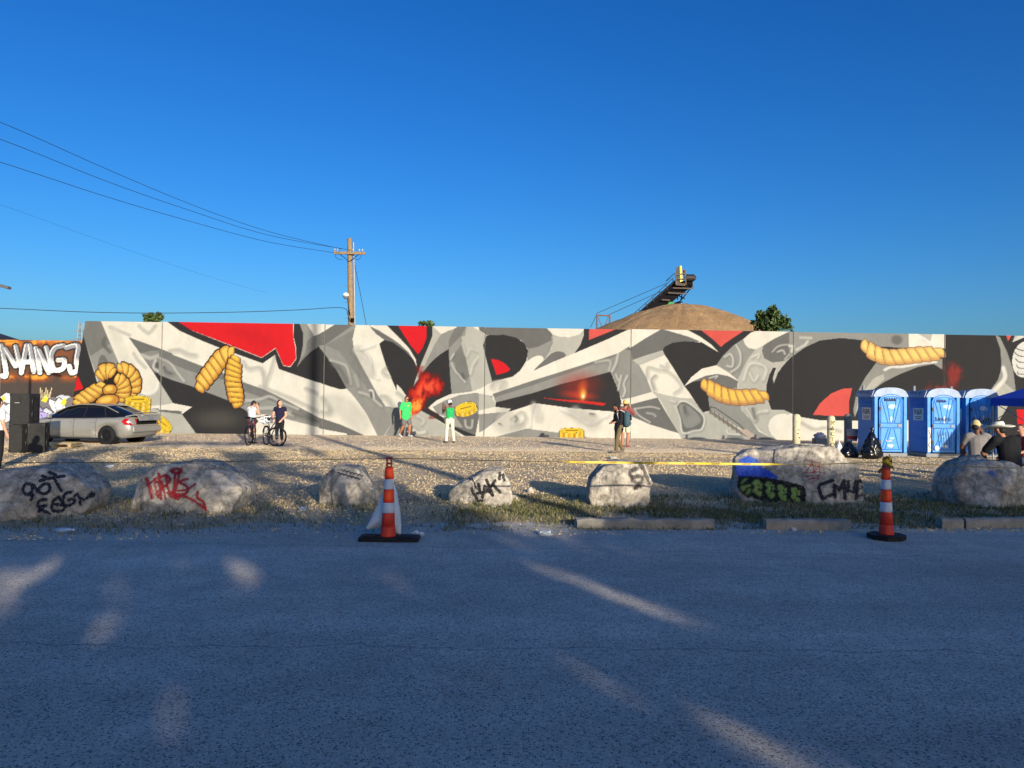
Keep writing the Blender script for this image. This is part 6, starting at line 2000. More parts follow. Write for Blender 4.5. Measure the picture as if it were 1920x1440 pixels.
# --- loudspeakers, pallet
M_SPK = mat('black_speaker_carpet', rgb(46, 45, 44), .9, .2, 12, .4, 60)
M_GRIL = mat('speaker_cone', rgb(30, 30, 32), .5, .1, 8)
def speaker(label, px0, px1, pyb, pyt, Y, depth, rz, base=None, handle=False):
    a, b_ = at(px0, pyb, Y), at(px1, pyb, Y)
    w = b_.x - a.x
    h = at(px0, pyt, Y).z - a.z
    t = empty('loudspeaker', ((a.x + b_.x) / 2, Y + depth / 2, max(a.z, .02) if base is None else base), rz)
    tag(t, label, 'loudspeaker', 'stack of black loudspeakers at the left')
    mb = MB(); mb.box((0, 0, h / 2), (w, depth, h), bev=.012); mb.build('cabinet', M_SPK, t)
    for z, r in ((h * .3, .20), (h * .72, .20)):
        mb = MB(); mb.lathe([(r, 0), (r, .02), (r * .9, .025), (r * .5, -.03), (r * .2, -.02), (0, -.015)], (w / 2 + .004, 0, z), 20, Matrix.Rotation(R(90), 3, 'Y')); mb.build('driver', M_GRIL, t)
    if handle:
        mb = MB(); mb.box((-.05, -depth / 2 - .004, h * .72), (.16, .02, .10)); hd = mb.build('handle_recess', M_BLACK, t)
        mb = MB(); mb.box((-.05, -depth / 2 - .014, h * .70), (.13, .02, .022)); mb.build('handle_bar', mat('handle_metal', rgb(176, 174, 168), .4, metal=.5), hd)
    for sx in (-1, 1):
        for z in (.04, h - .04):
            mb = MB(); mb.box((sx * (w / 2 - .03), -depth / 2 - .003, z), (.06, .012, .08)); mb.build('corner_cap', M_BLACK, t)
    return t, h
SY = 21.4
s1, h1 = speaker('lower black loudspeaker at the far left of the stack', 13.5, 37, 848, 796, SY, .75, R(6))
s2, h2 = speaker('lower black loudspeaker nearest the sedan', 41, 69, 847, 794, SY - .05, .8, R(24))
speaker('upper black loudspeaker standing on top of the other two', 14.5, 48, 797, 739, SY + .1, .7, R(10), base=s1.location.z + h1 + .004, handle=True)
M_PAL = mat('pale_pallet_wood', rgb(206, 178, 128), .85, .2, 9)
g = gnd(94, 841, .02)
t = empty('pallet', (g.x, g.y + .45, .03), R(12)); tag(t, 'pale wooden pallet lying between the loudspeakers and the sedan', 'pallet')
for k in range(5):
    mb = MB(); mb.box((0, -.42 + k * .21, .14), (1.1, .12, .022)); mb.build('deck_board', M_PAL, t)
for k in (-1, 0, 1):
    mb = MB(); mb.box((k * .48, 0, .075), (.09, 1.0, .095)); mb.build('stringer', M_PAL, t)
for k in (-1, 1):
    mb = MB(); mb.box((0, k * .4, .014), (1.1, .12, .022)); mb.build('bottom_board', M_PAL, t)

# --- delineator cones with their bag and tape
M_ORG = mat('orange_cone_plastic', rgb(214, 62, 44), .55, .12, 6, .15, 14)
M_ORGR = mat('orange_reflective', rgb(246, 74, 24), .35, .06, 20)
M_WHR = mat('white_reflective', rgb(196, 204, 210), .35, .12, 14)
M_RUB = mat('black_rubber_base', rgb(20, 20, 24), .75, .2, 6, .3, 20)
def cone(label, px, pyb, pytop, base, seed, lean=0.0):
    g = gnd(px, pyb)
    k = g.y / FPX
    H = at(px, pytop, g.y).z
    t = empty('traffic_cone', (g.x, g.y, .004), rnd.uniform(-.05, .05))
    tag(t, label, 'traffic cone', 'striped orange delineator cones on the road edge')
    bw, bd, brot = base
    bm_ = MB()
    if bd < .3:
        bm_.box((.02, 0, .03), (bw, .26, .055), bev=.012)
        for j in (-1, 1):
            bm_.box((j * bw * .3, 0, .062), (bw * .22, .16, .012))
    else:
        bm_.prism([(bw / 2 * math.cos(a) * 1.08, bd / 2 * math.sin(a) * 1.08) for a in np.linspace(R(22.5), R(382.5), 9)[:-1]], (0, 0, .055), (0, 0, .003), (1, 0, 0), (0, 1, 0))
    bo = bm_.build('base', M_RUB, t); bo.rotation_euler = (0, 0, brot)
    f = lambda z: .092 - (.092 - .046) * (z / H) ** .9
    hz = [0.06, .17 * H, .30 * H]
    def band(name, z0, z1, m, add=0.0):
        mb = MB(); n = 5
        mb.lathe([(max(f(z0) + add - .004, 0), z0)] + [(f(z0 + (z1 - z0) * i / n) + add, z0 + (z1 - z0) * i / n) for i in range(n + 1)] + [(f(z1) + add - .006, z1)], (0, 0, 0), 22)
        mb.build(name, m, t)
    band('collar', .05, .175 * H, M_ORG, .006)
    band('body', .17 * H, .872 * H, M_ORG)
    zz = [.335, .455, .47, .60, .615, .735, .75, .86]
    for i, m in zip(range(4), (M_WHR, M_ORGR, M_WHR, M_ORGR)):
        band('reflective_band', zz[2 * i] * H, zz[2 * i + 1] * H, m, .003)
    # handle with a slot
    z0, z1 = .862 * H, H
    w = .040
    mb = MB()
    mb.lathe([(.05, z0 - .004), (.044, z0 + .015), (.0, z0 + .016)], (0, 0, 0), 18)
    mb.build('shoulder', M_ORG, t)
    mb = MB()
    for sx in (-1, 1):
        mb.box((sx * .027, 0, (z0 + z1) / 2), (.016, .036, z1 - z0))
    for z, hh in ((z1 - .008, .016), (z0 + (z1 - z0) * .42, .024), (z0 + .012, .03)):
        mb.box((0, 0, z), (.040, .034, hh))
    mb.build('grip', mat('dark_red_plastic', rgb(128, 34, 34), .5), t)
    t.rotation_euler = (0, lean, t.rotation_euler.z)
    return t, H, g
c1, H1, g1_ = cone('orange and white delineator cone with a plastic bag tied to it', 727.5, 1014, 857, (.74, .2, R(4)), 1)
c2, H2, g2c = cone('orange and white delineator cone standing before the gap right of the largest boulder', 1662, 1010, 860, (.44, .44, 0), 2, R(-.6))
# bag on the first cone
bt = empty('plastic_bag', c1.location + Vector((0, .09, .0)))
tag(bt, 'translucent white plastic bag hanging from the left striped cone', 'plastic bag')
M_PB = mat('thin_white_plastic', rgb(206, 214, 222), .35, .08, 6, .5, 7, spec=.5)
k = g1_.y / FPX
outl = [(0, .70), (-.035, .66), (-.11, .54), (-.17, .40), (-.26, .21), (-.31, .13), (-.295, .105), (-.22, .125), (-.12, .12), (0, .10), (.08, .06), (.13, .02), (.138, .06), (.14, .14), (.125, .32), (.10, .46), (.08, .58), (.05, .66)]
bm = bmesh.new()
n = len(outl)
cx, cz = 0.0, .34
rings = 7
vsr = []
for s in (1, -1):
    for j in range(rings):
        f = 1 - j / rings
        bulge = .075 * math.sqrt(max(0, 1 - f * f))
        for i, (x, z) in enumerate(outl):
            wob = .018 * noise.noise(Vector((x * 9, z * 9, s * 3 + f * 2)))
            vsr.append(((cx + (x - cx) * f), s * (bulge + wob * (1 - f)) + .07, cz + (z - cz) * f))
mb = MB()
for s in range(2):
    o = len(mb.v)
    vv = vsr[s * rings * n:(s + 1) * rings * n]
    ff = []
    for j in range(rings - 1):
        for i in range(n):
            ff.append((j * n + i, j * n + (i + 1) % n, (j + 1) * n + (i + 1) % n, (j + 1) * n + i))
    ff.append(tuple((rings - 1) * n + i for i in range(n)))
    mb.add(vv, ff, True)
mb.build('bag_skin', M_PB, bt, fix=True)
for (x, z, r) in ((-.12, .2, .05), (-.05, .22, .05), (.05, .15, .045), (-.17, .19, .035), (-.02, .14, .05)):
    mb = MB(); mb.sphere((x, .07, z), r, 10, 7, (1.1, .8, .9)); mb.build('contents', mat('teal_litter', rgb(120, 150, 160), .5, .3, 8), bt)
# tape
TAPE = [(-260, 871, 8.6), (0, 868, 8.9), (360, 866, 9.1), (727, 860, g1_.y + .02), (850, 862, 9.4), (960, 864.5, 9.5), (1060, 866, 9.58), (1160, 867.5, 9.65), (1250, 868.5, 9.72), (1345, 869.5, 9.78), (1440, 870.5, 9.84), (1550, 870, 9.86), (1657, 867, g2c.y), (1780, 873, 10.0), (1920, 878, 10.1), (2150, 882, 10.2)]
tp = empty('caution_tape', (0, 0, 0)); tag(tp, 'yellow caution tape stretched between the striped cones and past the picture edges', 'caution tape')
q = crom([(p[0], p[1]) for p in TAPE], False, 26)
ds = np.interp([c[0] for c in q], [p[0] for p in TAPE], [p[2] for p in TAPE])
pts = [at(c[0], c[1], d) for c, d in zip(q, ds)]
vv = []
rs_ = random.Random(3)
ang_seq = np.interp([c[0] for c in q], [-300, 0, 700, 960, 1050, 1085, 1180, 1250, 1330, 1440, 1480, 1657, 1750, 2200], [9, 6, 5, 1.50, 1.35, .25, .0, .15, -.1, .3, 1.45, 4.7, 7.9, 14])
wid = np.interp([c[0] for c in q], [-300, 700, 1000, 1070, 1440, 1480, 1700, 2200], [.009, .009, .012, .028, .028, .015, .010, .009])
for p, a, w in zip(pts, ang_seq, wid):
    vv += [p + Vector((0, math.sin(a) * w / 2, math.cos(a) * w / 2)), p - Vector((0, math.sin(a) * w / 2, math.cos(a) * w / 2))]
mb = MB(); mb.add(vv, [(2 * i, 2 * i + 1, 2 * i + 3, 2 * i + 2) for i in range(len(pts) - 1)], False)
mb.build('ribbon', mat('caution_yellow', rgb(216, 184, 36), .5, .12, 5), tp, fix=False)
mb = MB(); mb.path([p for p, c in zip(pts, q) if c[0] < 1068], .0045, 5); mb.build('twisted_length', mat('tape_edge_dark', rgb(58, 52, 32), .7, .3, 9), tp)
mb = MB(); mb.path([p for p, c in zip(pts, q) if c[0] > 1440], .004, 5); mb.build('twisted_length', mat('tape_twist_olive', rgb(132, 118, 44), .7, .3, 9), tp)
for px in (1090, 1148, 1197, 1246, 1294, 1342, 1400):
    yy = np.interp(px, [p[0] for p in TAPE], [p[1] for p in TAPE]); dd = np.interp(px, [p[0] for p in TAPE], [p[2] for p in TAPE])
    c = at(px, yy, dd - .012)
    text_part('lettering', 'CAUTION', .025, M_BLACK, tp, c, (R(90), R(-.8), R(5)), extrude=.0005)
kn = empty('tape_knot', c2.location + Vector((0, 0, H2 * .86))); tag(kn, 'crumpled wad of yellow-brown tape wound round the top of the right striped cone', 'tape')
for j in range(9):
    mb = MB()
    a0 = rs_.uniform(0, 6.28)
    L = [Vector((.045 * math.cos(a0 + i * .9) + rs_.uniform(-.02, .03), .045 * math.sin(a0 + i * .9), .14 - .022 * j * .6 + rs_.uniform(-.04, .05))) for i in range(6)]
    w = Vector((0, 0, .022))
    v2 = []
    for p in L: v2 += [p + w, p - w]
    mb.add(v2, [(2 * i, 2 * i + 1, 2 * i + 3, 2 * i + 2) for i in range(5)]); mb.build('strip', MATS['caution_yellow'] if j % 3 == 0 else mat('brown_tape', rgb(110, 74, 40), .6, .3, 9), kn, fix=False)
for s_ in (((-.06, 0, .0), (-.10, 0, -.03)), ((.05, 0, .06), (.10, 0, .02))):
    mb = MB(); mb.add([Vector(s_[0]) + Vector((0, 0, .03)), Vector(s_[0]) - Vector((0, 0, .02)), Vector(s_[1]) - Vector((0, 0, .03)), Vector(s_[1]) + Vector((0, .02, .02))], [(0, 1, 2, 3)]); mb.build('strip', MATS['brown_tape'], kn, fix=False)

# --- litter
def crumple(name, label, px, py, w, h, m, seed):
    g = gnd(px, py)
    k = g.y / FPX
    bm = bmesh.new(); bmesh.ops.create_icosphere(bm, subdivisions=3, radius=.5)
    for v in bm.verts:
        c = v.co.copy()
        f = 1 + .7 * noise.noise(c * 4 + Vector((seed * 7, 0, 0))) + .4 * noise.noise(c * 11 + Vector((seed, 0, 0)))
        v.co = Vector((c.x * w * k * f, c.y * w * k * .6 * f, (c.z + .35) * h * k * f))
    me = bpy.data.meshes.new(name); bm.to_mesh(me); bm.free()
    o = link(name, me, m); o.location = (g.x, g.y, max(.004, float(lot_height(np.array([g.x]), np.array([g.y]))[0])))
    tag(o, label, 'litter', 'scraps of litter by the road')
M_LIT = mat('white_litter', rgb(206, 208, 214), .5, .15, 12)
M_CLR = mat('clear_wrap', rgb(166, 176, 186), .25, .2, 12)
crumple('crumpled_paper', 'white scrap of paper beside the base of the left striped cone', 783, 1006, 20, 9, M_LIT, 1)
crumple('plastic_wrapper', 'clear plastic wrapper on the road before the grass verge', 1022, 1004, 24, 9, M_CLR, 2)
crumple('plastic_cup', 'clear plastic cup lying left of the small blocky boulder', 567, 961, 12, 9, M_CLR, 3)
crumple('crumpled_paper', 'pale scrap on the gravel near the crimson-tagged boulder', 205, 878, 14, 5, M_LIT, 4)
crumple('crumpled_paper', 'small white scrap at the foot of the short kerb stone', 1490, 995, 8, 5, M_LIT, 5)
g = gnd(121, 998)
t = empty('water_bottle', (g.x, g.y, .03), R(10)); tag(t, 'clear plastic water bottle lying at the road edge by the navy-tagged boulder', 'bottle')
rot = Matrix.Rotation(R(90), 3, 'Y')
mb = MB(); mb.lathe([(0, -.1), (.03, -.1), (.032, -.05), (.029, 0), (.032, .05), (.015, .085), (.013, .1)], (0, 0, 0), 14, rot); mb.build('body', mat('bottle_plastic', rgb(150, 176, 200), .15, .2, 20, spec=.7), t)
mb = MB(); mb.lathe([(0, .118), (.016, .118), (.016, .1)], (0, 0, 0), 12, rot); mb.build('cap', M_WHITE, t)
g = gnd(216, 1000)
# ================================================================== SEDAN
M_CAR = mat('silver_car_paint', rgb(156, 153, 145), .38, .05, 2.0, 0, 10, metal=.35, spec=.5, coat=.25)
M_CGL = mat('dark_tinted_glass', rgb(20, 22, 26), .08, .1, 3, spec=.6)
M_TYRE = mat('tyre_rubber', rgb(22, 22, 24), .8, .15, 10, .2, 30)
M_RIM = mat('black_alloy', rgb(34, 35, 38), .4, .1, 8, metal=.4)
M_TAIL = mat('red_lamp_glass', rgb(176, 20, 26), .2, .1, 10, spec=.6)
rw = gnd(202, 833, .034)
HEAD = R(180 - 8)
CAR = empty('sedan', (rw.x, rw.y, .034), HEAD)      # origin: ground under the near rear wheel; +x forward, near side is local +y
CAR.scale = (.94, 1, .97)
tag(CAR, 'silver sedan with tinted windows and its boot ajar parked before the mural', 'car')
def cpart(name, mb, m, parent=CAR, fix=True): return mb.build(name, m, parent, fix)
# local y: near side = 0 +..., car body centre at y = -0.80 (far side is -y)
YC = -.78
def loft(stations):
    mb = MB(); vs = []; k = len(stations[0][1])
    for x, sec in stations:
        vs += [(x, YC + s, z) for s, z in sec]
    fs = []
    for i in range(len(stations) - 1):
        for j in range(k):
            a, b = i * k + j, i * k + (j + 1) % k
            fs.append((a, b, b + k, a + k))
    fs += [tuple(range(k))[::-1], tuple((len(stations) - 1) * k + j for j in range(k))]
    mb.add(vs, fs, True)
    return mb
def sec(w, zb, zs, zt, crown):
    """half profile mirrored: sill, side, shoulder, deck"""
    half = [(w * .86, zb), (w * .97, zb + .10), (w, (zb + zs) / 2), (w * .985, zs - .06), (w * .95, zs), (w * .84, zt), (w * .45, zt + crown * .8), (0, zt + crown)]
    return half + [(-s, z) for s, z in half[::-1][1:]] 
st = [(-.98, sec(.60, .46, .66, .72, .01)), (-.94, sec(.74, .34, .82, .92, .01)), (-.84, sec(.83, .26, .90, .97, .02)), (-.55, sec(.87, .22, .93, .99, .03)), (0, sec(.885, .20, .93, .97, .02)), (.7, sec(.885, .20, .92, .94, .01)),
      (1.5, sec(.885, .20, .91, .92, .01)), (2.3, sec(.885, .20, .89, .91, .02)), (2.75, sec(.88, .20, .86, .90, .04)), (3.2, sec(.86, .22, .80, .82, .04)), (3.5, sec(.80, .26, .72, .74, .03)), (3.66, sec(.66, .32, .60, .62, .02))]
body = cpart('body', loft(st), M_CAR)
# wheel arches cut into the body
cut = MB()
for x in (0, 2.72):
    for y in (.14, 2 * YC - .14):
        cut.tube((x, y - .34 if y > 0 else y + .34, .31), (x, y + .05 if y > 0 else y - .05, .31), .375, n=28)
cme = cut.mesh('arch_cutter')
cob = bpy.data.objects.new('arch_cutter', cme)
bmx = bmesh.new(); bmx.from_mesh(cme); bmesh.ops.remove_doubles(bmx, verts=bmx.verts[:], dist=1e-5); bmesh.ops.recalc_face_normals(bmx, faces=bmx.faces[:]); bmx.to_mesh(cme); bmx.free()
COL.objects.link(cob)
bo = bpy.data.objects.new('tmp_body', body.data); COL.objects.link(bo)
md = bo.modifiers.new('b', 'BOOLEAN'); md.object = cob; md.operation = 'DIFFERENCE'; md.solver = 'EXACT'
dg = bpy.context.evaluated_depsgraph_get()
nm = bpy.data.meshes.new_from_object(bo.evaluated_get(dg))
if len(nm.polygons) > 50:
    body.data = nm
    if not nm.materials: nm.materials.append(M_CAR)
bpy.data.objects.remove(bo); bpy.data.objects.remove(cob)
for x in (0, 2.72):
    for y in (-.05, 2 * YC + .05):
        mb = MB(); mb.tube((x, y - .11, .31), (x, y + .11, .31), .37, n=22); cpart('wheel_well', mb, mat('wheel_well_black', rgb(10, 10, 11), .95))
# greenhouse
gs = [(-.62, [(.70, .96), (.60, .985), (0, 1.0)]), (-.30, [(.74, .96), (.63, 1.13), (0, 1.16)]), (.25, [(.76, .95), (.60, 1.36), (0, 1.385)]), (.75, [(.775, .94), (.58, 1.41), (0, 1.445)]), (1.35, [(.78, .93), (.58, 1.41), (0, 1.45)]),
      (1.80, [(.78, .92), (.575, 1.34), (0, 1.385)]), (2.30, [(.77, .91), (.62, 1.11), (0, 1.15)]), (2.68, [(.74, .90), (.68, .92), (0, .95)])]
vs, fs = [], []
for x, h in gs:
    full = h + [(-s, z) for s, z in h[::-1][1:]]
    vs += [(x, YC + s, z) for s, z in full]
for i in range(len(gs) - 1):
    for j in range(4):
        a = i * 5 + j
        fs.append((a, a + 1, a + 6, a + 5))
mb = MB(); mb.add(vs, fs, True); gh = cpart('window_glass', mb, M_CGL)
# roof skin and pillars
def gpoint(t_i, j, off=.008):
    x, h = gs[t_i]
    full = h + [(-s, z) for s, z in h[::-1][1:]]
    s, z = full[j]
    return Vector((x, YC + s * (1 + off), z + off))
mb = MB(); rv = []
for i in (2, 3, 4, 5):
    rv += [gpoint(i, j, .010) for j in (1, 2, 3)]
mb.add(rv, [(a, a + 1, a + 4, a + 3) for i in range(3) for a in (i * 3, i * 3 + 1)], True); cpart('roof', mb, M_CAR)
M_PIL = mat('black_pillar_trim', rgb(30, 31, 34), .5)
for j0, j1 in ((0, 1), (4, 3)):
    for xa, xb, w in ((1.02, .98, .05), (.12, .30, .05)):
        def side_pt(x, f):
            for i in range(len(gs) - 1):
                if gs[i][0] <= x <= gs[i + 1][0]:
                    u = (x - gs[i][0]) / (gs[i + 1][0] - gs[i][0])
                    lo = gpoint(i, j0, .006).lerp(gpoint(i + 1, j0, .006), u); hi = gpoint(i, j1, .006).lerp(gpoint(i + 1, j1, .006), u)
                    return lo.lerp(hi, f)
        mb = MB(); mb.add([side_pt(xa - w / 2, 0), side_pt(xa + w / 2, 0), side_pt(xb + w / 2, 1), side_pt(xb - w / 2, 1)], [(0, 1, 2, 3)]); cpart('pillar', mb, M_PIL, fix=False)
    # body-coloured frame over the side glass
    mb = MB(); mb.path([gpoint(i, j1, .012) for i in (1, 2, 3, 4, 5, 6)], .018, 6); cpart('roof_rail', mb, M_CAR)
    mb = MB(); mb.path([gpoint(i, j0, .012) for i in range(0, 8)], .012, 5); cpart('belt_trim', mb, M_PIL)
# doors: shut lines, handles, side moulding
for x in (.42, 1.33, 2.30):
    mb = MB(); mb.path([(x, .108, .28), (x + .02, .112, .55), (x, .100, .86), (x - .02, .072, .92)], .006, 5); cpart('door_shut_line', mb, M_BLACK)
for x in (.52, 1.42):
    mb = MB(); mb.box((x, .112, .80), (.20, .03, .035), bev=.008); cpart('door_handle', mb, M_CAR)
mb = MB(); mb.box((1.35, .112, .52), (1.9, .012, .035)); cpart('side_moulding', mb, M_CAR)
mb = MB(); mb.box((1.36, .06, .20), (1.95, .05, .06)); cpart('sill', mb, M_PIL)
# wing mirror
mb = MB(); mb.box((2.28, .18, .98), (.12, .16, .11), bev=.03); cpart('wing_mirror', mb, M_CAR)
# wheels
def wheel(x, y, out):
    t = empty('wheel'); t.parent = CAR; t.location = (x, y, .325); t.rotation_euler = (0, 0, 0 if out > 0 else math.pi)
    rot = Matrix.Rotation(R(-90), 3, 'X')
    mb = MB(); mb.lathe([(.215, -.10), (.30, -.105), (.325, -.085), (.325, .085), (.30, .105), (.215, .10)], (0, 0, 0), 32, rot); mb.build('tyre', M_TYRE, t)
    mb = MB(); mb.lathe([(.216, -.09), (.216, .095), (.20, .10), (.195, .05), (.0, .03)], (0, 0, 0), 28, rot)
    for k in range(5):
        a = k * 2 * math.pi / 5
        mb.box((.11 * math.cos(a), .07, .11 * math.sin(a)), (.19, .03, .05), Matrix.Rotation(-a, 3, 'Y'))
    mb.lathe([(.0, .095), (.035, .09), (.04, .06)], (0, 0, 0), 14, rot)
    mb.build('rim', M_RIM, t)
for x in (0, 2.72):
    wheel(x, .0, 1); wheel(x, 2 * YC, -1)
# rear: lamps, bumper line, opened boot lid, number plate, dark gap
for y, s in ((YC + .70, 1), (YC - .70, -1)):
    mb = MB(); vv = []
    pts = [(-.955, -.16, .93), (-.97, -.19, .72), (-.93, .10, .70), (-.72, .185, .73), (-.60, .18, .84), (-.74, .15, .94)]
    n = len(pts)
    outp = [Vector((p[0] - .015, y + s * (p[1] - .01 + .02), p[2])) for p in pts]
    inn = [p + Vector((.08, -s * .07, 0)) for p in outp]
    cc = sum(outp, Vector()) / n + Vector((-.035, s * .03, 0))
    mb.add(outp + inn + [cc], [(i, (i + 1) % n, 2 * n) for i in range(n)] + [(i, n + i, n + (i + 1) % n, (i + 1) % n) for i in range(n)], False)
    cpart('tail_lamp', mb, M_TAIL)
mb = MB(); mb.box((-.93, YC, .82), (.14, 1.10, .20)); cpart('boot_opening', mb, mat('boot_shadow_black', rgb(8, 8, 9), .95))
mb = MB(); mb.box((-1.0, YC, .55), (.10, 1.56, .24), bev=.045); cpart('rear_bumper', mb, M_CAR)
lid = empty('boot_lid'); lid.parent = CAR; lid.location = (-.52, YC, 1.01); lid.rotation_euler = (0, R(14), 0)
mb = MB()
mb.prism([(0, 0), (-.42, -.02), (-.56, -.07), (-.60, -.30), (-.57, -.30), (-.52, -.10), (-.40, -.055), (0, -.035)], (0, 1.24, 0), (0, -.62, 0)); mb.build('lid_skin', M_CAR, lid)
mb = MB(); mb.box((-.585, 0, -.10), (.03, .80, .035), Matrix.Rotation(R(-12), 3, 'Y')); mb.build('chrome_strip', mat('chrome', rgb(210, 210, 210), .15, .05, metal=.9), lid)
mb = MB(); mb.box((-.603, 0, -.20), (.012, .32, .15), Matrix.Rotation(R(10), 3, 'Y')); mb.build('number_plate', mat('plate_grey', rgb(120, 122, 126), .5, .3, 30), lid)
mb = MB(); mb.box((-.50, 0, .012), (.10, 1.1, .025), bev=.008); mb.build('spoiler', M_CAR, lid)
mb = MB(); mb.tube((-.95, YC - .45, .22), (-1.15, YC - .45, .22), .035, n=10); cpart('exhaust_pipe', mb, M_STEEL)
mb = MB(); mb.box((3.50, .0 + YC + .52, .64), (.22, .34, .12), bev=.03); cpart('head_lamp', mb, mat('lamp_glass', rgb(200, 204, 206), .1, .05))

# ================================================================== BICYCLES
M_FRM = mat('black_bike_frame', rgb(24, 24, 30), .35, .1, 8, spec=.6)
M_SPK2 = mat('spoke_steel', rgb(170, 172, 176), .35, .05, metal=.7)
def bicycle(label, loc, rz, steer, frame_m, crate=False, step=True):
    t = empty('bicycle', loc, rz); tag(t, label, 'bicycle', 'bicycles of the two women by the mural')
    R_ = .335
    def whl(cx, rot_z=0.0):
        w = empty('wheel'); w.parent = t; w.location = (cx, 0, R_); w.rotation_euler = (0, 0, rot_z)
        mb = MB(); mb.path([(R_ * math.cos(a), 0, R_ * math.sin(a)) for a in np.linspace(0, 2 * math.pi, 37)[:-1]], .020, 7, closed=True); mb.build('tyre', M_TYRE, w)
        mb = MB(); mb.path([((R_ - .028) * math.cos(a), 0, (R_ - .028) * math.sin(a)) for a in np.linspace(0, 2 * math.pi, 37)[:-1]], .010, 5, closed=True); mb.build('rim', M_RIM, w)
        mb = MB()
        for k in range(16):
            a = k * math.pi / 8
            mb.tube((0, .02 * (-1) ** k, 0), ((R_ - .03) * math.cos(a), 0, (R_ - .03) * math.sin(a)), .0022, n=4, cap=False)
        mb.tube((0, -.045, 0), (0, .045, 0), .02, n=10)
        mb.build('spokes', M_SPK2, w)
    whl(0); whl(1.04, steer)
    BB, ST, HT, HB = Vector((.43, 0, .29)), Vector((.26, 0, .74)), Vector((.86, 0, .86)), Vector((.90, 0, .70))
    mid = ST.lerp(BB, .45)
    mb = MB()
    for a, b_, r in ((BB, ST, .017), (HB, BB, .019), (HT, mid if step else ST, .017), (HT, HB, .021), (Vector((0, .05, R_)), BB, .010), (Vector((0, -.05, R_)), BB, .010), (Vector((0, .05, R_)), ST.lerp(BB, .1), .009), (Vector((0, -.05, R_)), ST.lerp(BB, .1), .009)):
        mb.tube(a, b_, r, n=8)
    mb.build('frame', frame_m, t)
    fd = Vector((math.cos(steer), math.sin(steer), 0)); sd = Vector((-math.sin(steer), math.cos(steer), 0))
    ax = Vector((1.04, 0, R_))
    mb = MB()
    for s in (-1, 1):
        mb.tube(ax + sd * .05 * s, HB + sd * .05 * s, .011, n=7)
    mb.tube(HB - sd * .06, HB + sd * .06, .016, n=7); mb.build('fork', frame_m, t)
    top = HT + Vector((-.02, 0, .12))
    mb = MB(); mb.tube(HT, top, .015, n=8); mb.path([top - sd * .30 - fd * .14 + Vector((0, 0, .02)), top - sd * .22, top, top + sd * .22, top + sd * .30 - fd * .14 + Vector((0, 0, .02))], .013, 7); hb = mb.build('handlebar', M_FRM, t)
    for s in (-1, 1):
        mb = MB(); mb.tube(top + sd * .255 * s - fd * .06, top + sd * .31 * s - fd * .16 + Vector((0, 0, .02)), .019, n=8); mb.build('grip', M_TYRE, hb)
    mb = MB(); mb.tube(ST, ST + Vector((-.05, 0, .14)), .014, n=8); mb.build('seat_post', M_SPK2, t)
    sc_ = ST + Vector((-.07, 0, .16))
    mb = MB(); mb.prism([(-.14, -.08), (-.10, -.095), (.0, -.05), (.14, -.022), (.16, 0), (.14, .022), (0, .05), (-.10, .095), (-.14, .08)], (0, 0, .05), sc_, (1, 0, 0), (0, 1, 0)); mb.build('saddle', M_TYRE, t)
    mb = MB(); mb.tube(BB + Vector((0, -.05, 0)), BB + Vector((0, .05, 0)), .028, n=10); mb.lathe([(.09, -.006), (.095, 0), (.09, .006), (.03, .0)], BB + Vector((0, .05, 0)), 20, Matrix.Rotation(R(90), 3, 'X'))
    mb.tube(BB + Vector((0, .07, 0)), BB + Vector((.10, .07, -.13)), .010, n=6); mb.tube(BB + Vector((0, -.07, 0)), BB + Vector((-.10, -.07, .13)), .010, n=6)
    mb.box(BB + Vector((.10, .12, -.13)), (.09, .09, .022)); mb.box(BB + Vector((-.10, -.12, .13)), (.09, .09, .022)); mb.build('crankset', M_RIM, t)
    for cx, st_ in ((0, 0), (1.04, steer)):
        mb = MB(); c, s = math.cos(st_), math.sin(st_); v = []
        for a in np.linspace(R(20), R(165), 12):
            p = Vector(((R_ + .03) * math.cos(a), 0, (R_ + .03) * math.sin(a)))
            for o in (-.025, .025):
                v.append(Vector((cx + p.x * c - o * s, p.x * s + o * c, R_ + p.z)))
        mb.add(v, [(2 * i, 2 * i + 1, 2 * i + 3, 2 * i + 2) for i in range(11)]); mb.build('mudguard', M_FRM, t, fix=False)
    if crate:
        mb = MB()
        for s in (-1, 1):
            mb.tube((0, .06 * s, R_), (-.05, .08 * s, .76), .007, n=5); mb.tube((-.18, .08 * s, .76), (.24, .08 * s, .76), .008, n=5)
        for x in (-.16, 0, .16): mb.tube((x, -.08, .76), (x, .08, .76), .007, n=5)
        mb.build('rack', M_FRM, t)
        cr = empty('milk_crate'); cr.parent = t; cr.location = (-.0, 0, .775)
        Mc = mat('white_crate_plastic', rgb(226, 228, 228), .5)
        for (c, s) in (((0, 0, .01), (.40, .30, .015)),):
            mb = MB(); mb.box(c, s); mb.build('crate_floor', Mc, cr)
        for sx, sy, ln, ax_ in ((0, -.15, .40, 0), (0, .15, .40, 0), (-.2, 0, .30, 1), (.2, 0, .30, 1)):
            mb = MB()
            for z in (.02, .14, .25):
                mb.box((sx, sy, z), (ln, .014, .03) if ax_ == 0 else (.014, ln, .03))
            for k in range(6):
                f = -ln / 2 + ln * k / 5
                mb.box((sx + (f if ax_ == 0 else 0), sy + (f if ax_ == 1 else 0), .13), (.022, .016, .25) if ax_ == 0 else (.016, .022, .25))
            mb.build('crate_side', Mc, cr)
        mb = MB(); mb.sphere((.02, 0, .20), .14, 12, 8, (1.1, .9, .7)); mb.build('crate_load', M_TYRE, cr)
    mb = MB(); mb.tube((.40, .05, .27), (.22, .20, .0), .009, n=6); mb.build('kickstand', M_RIM, t)
    return t
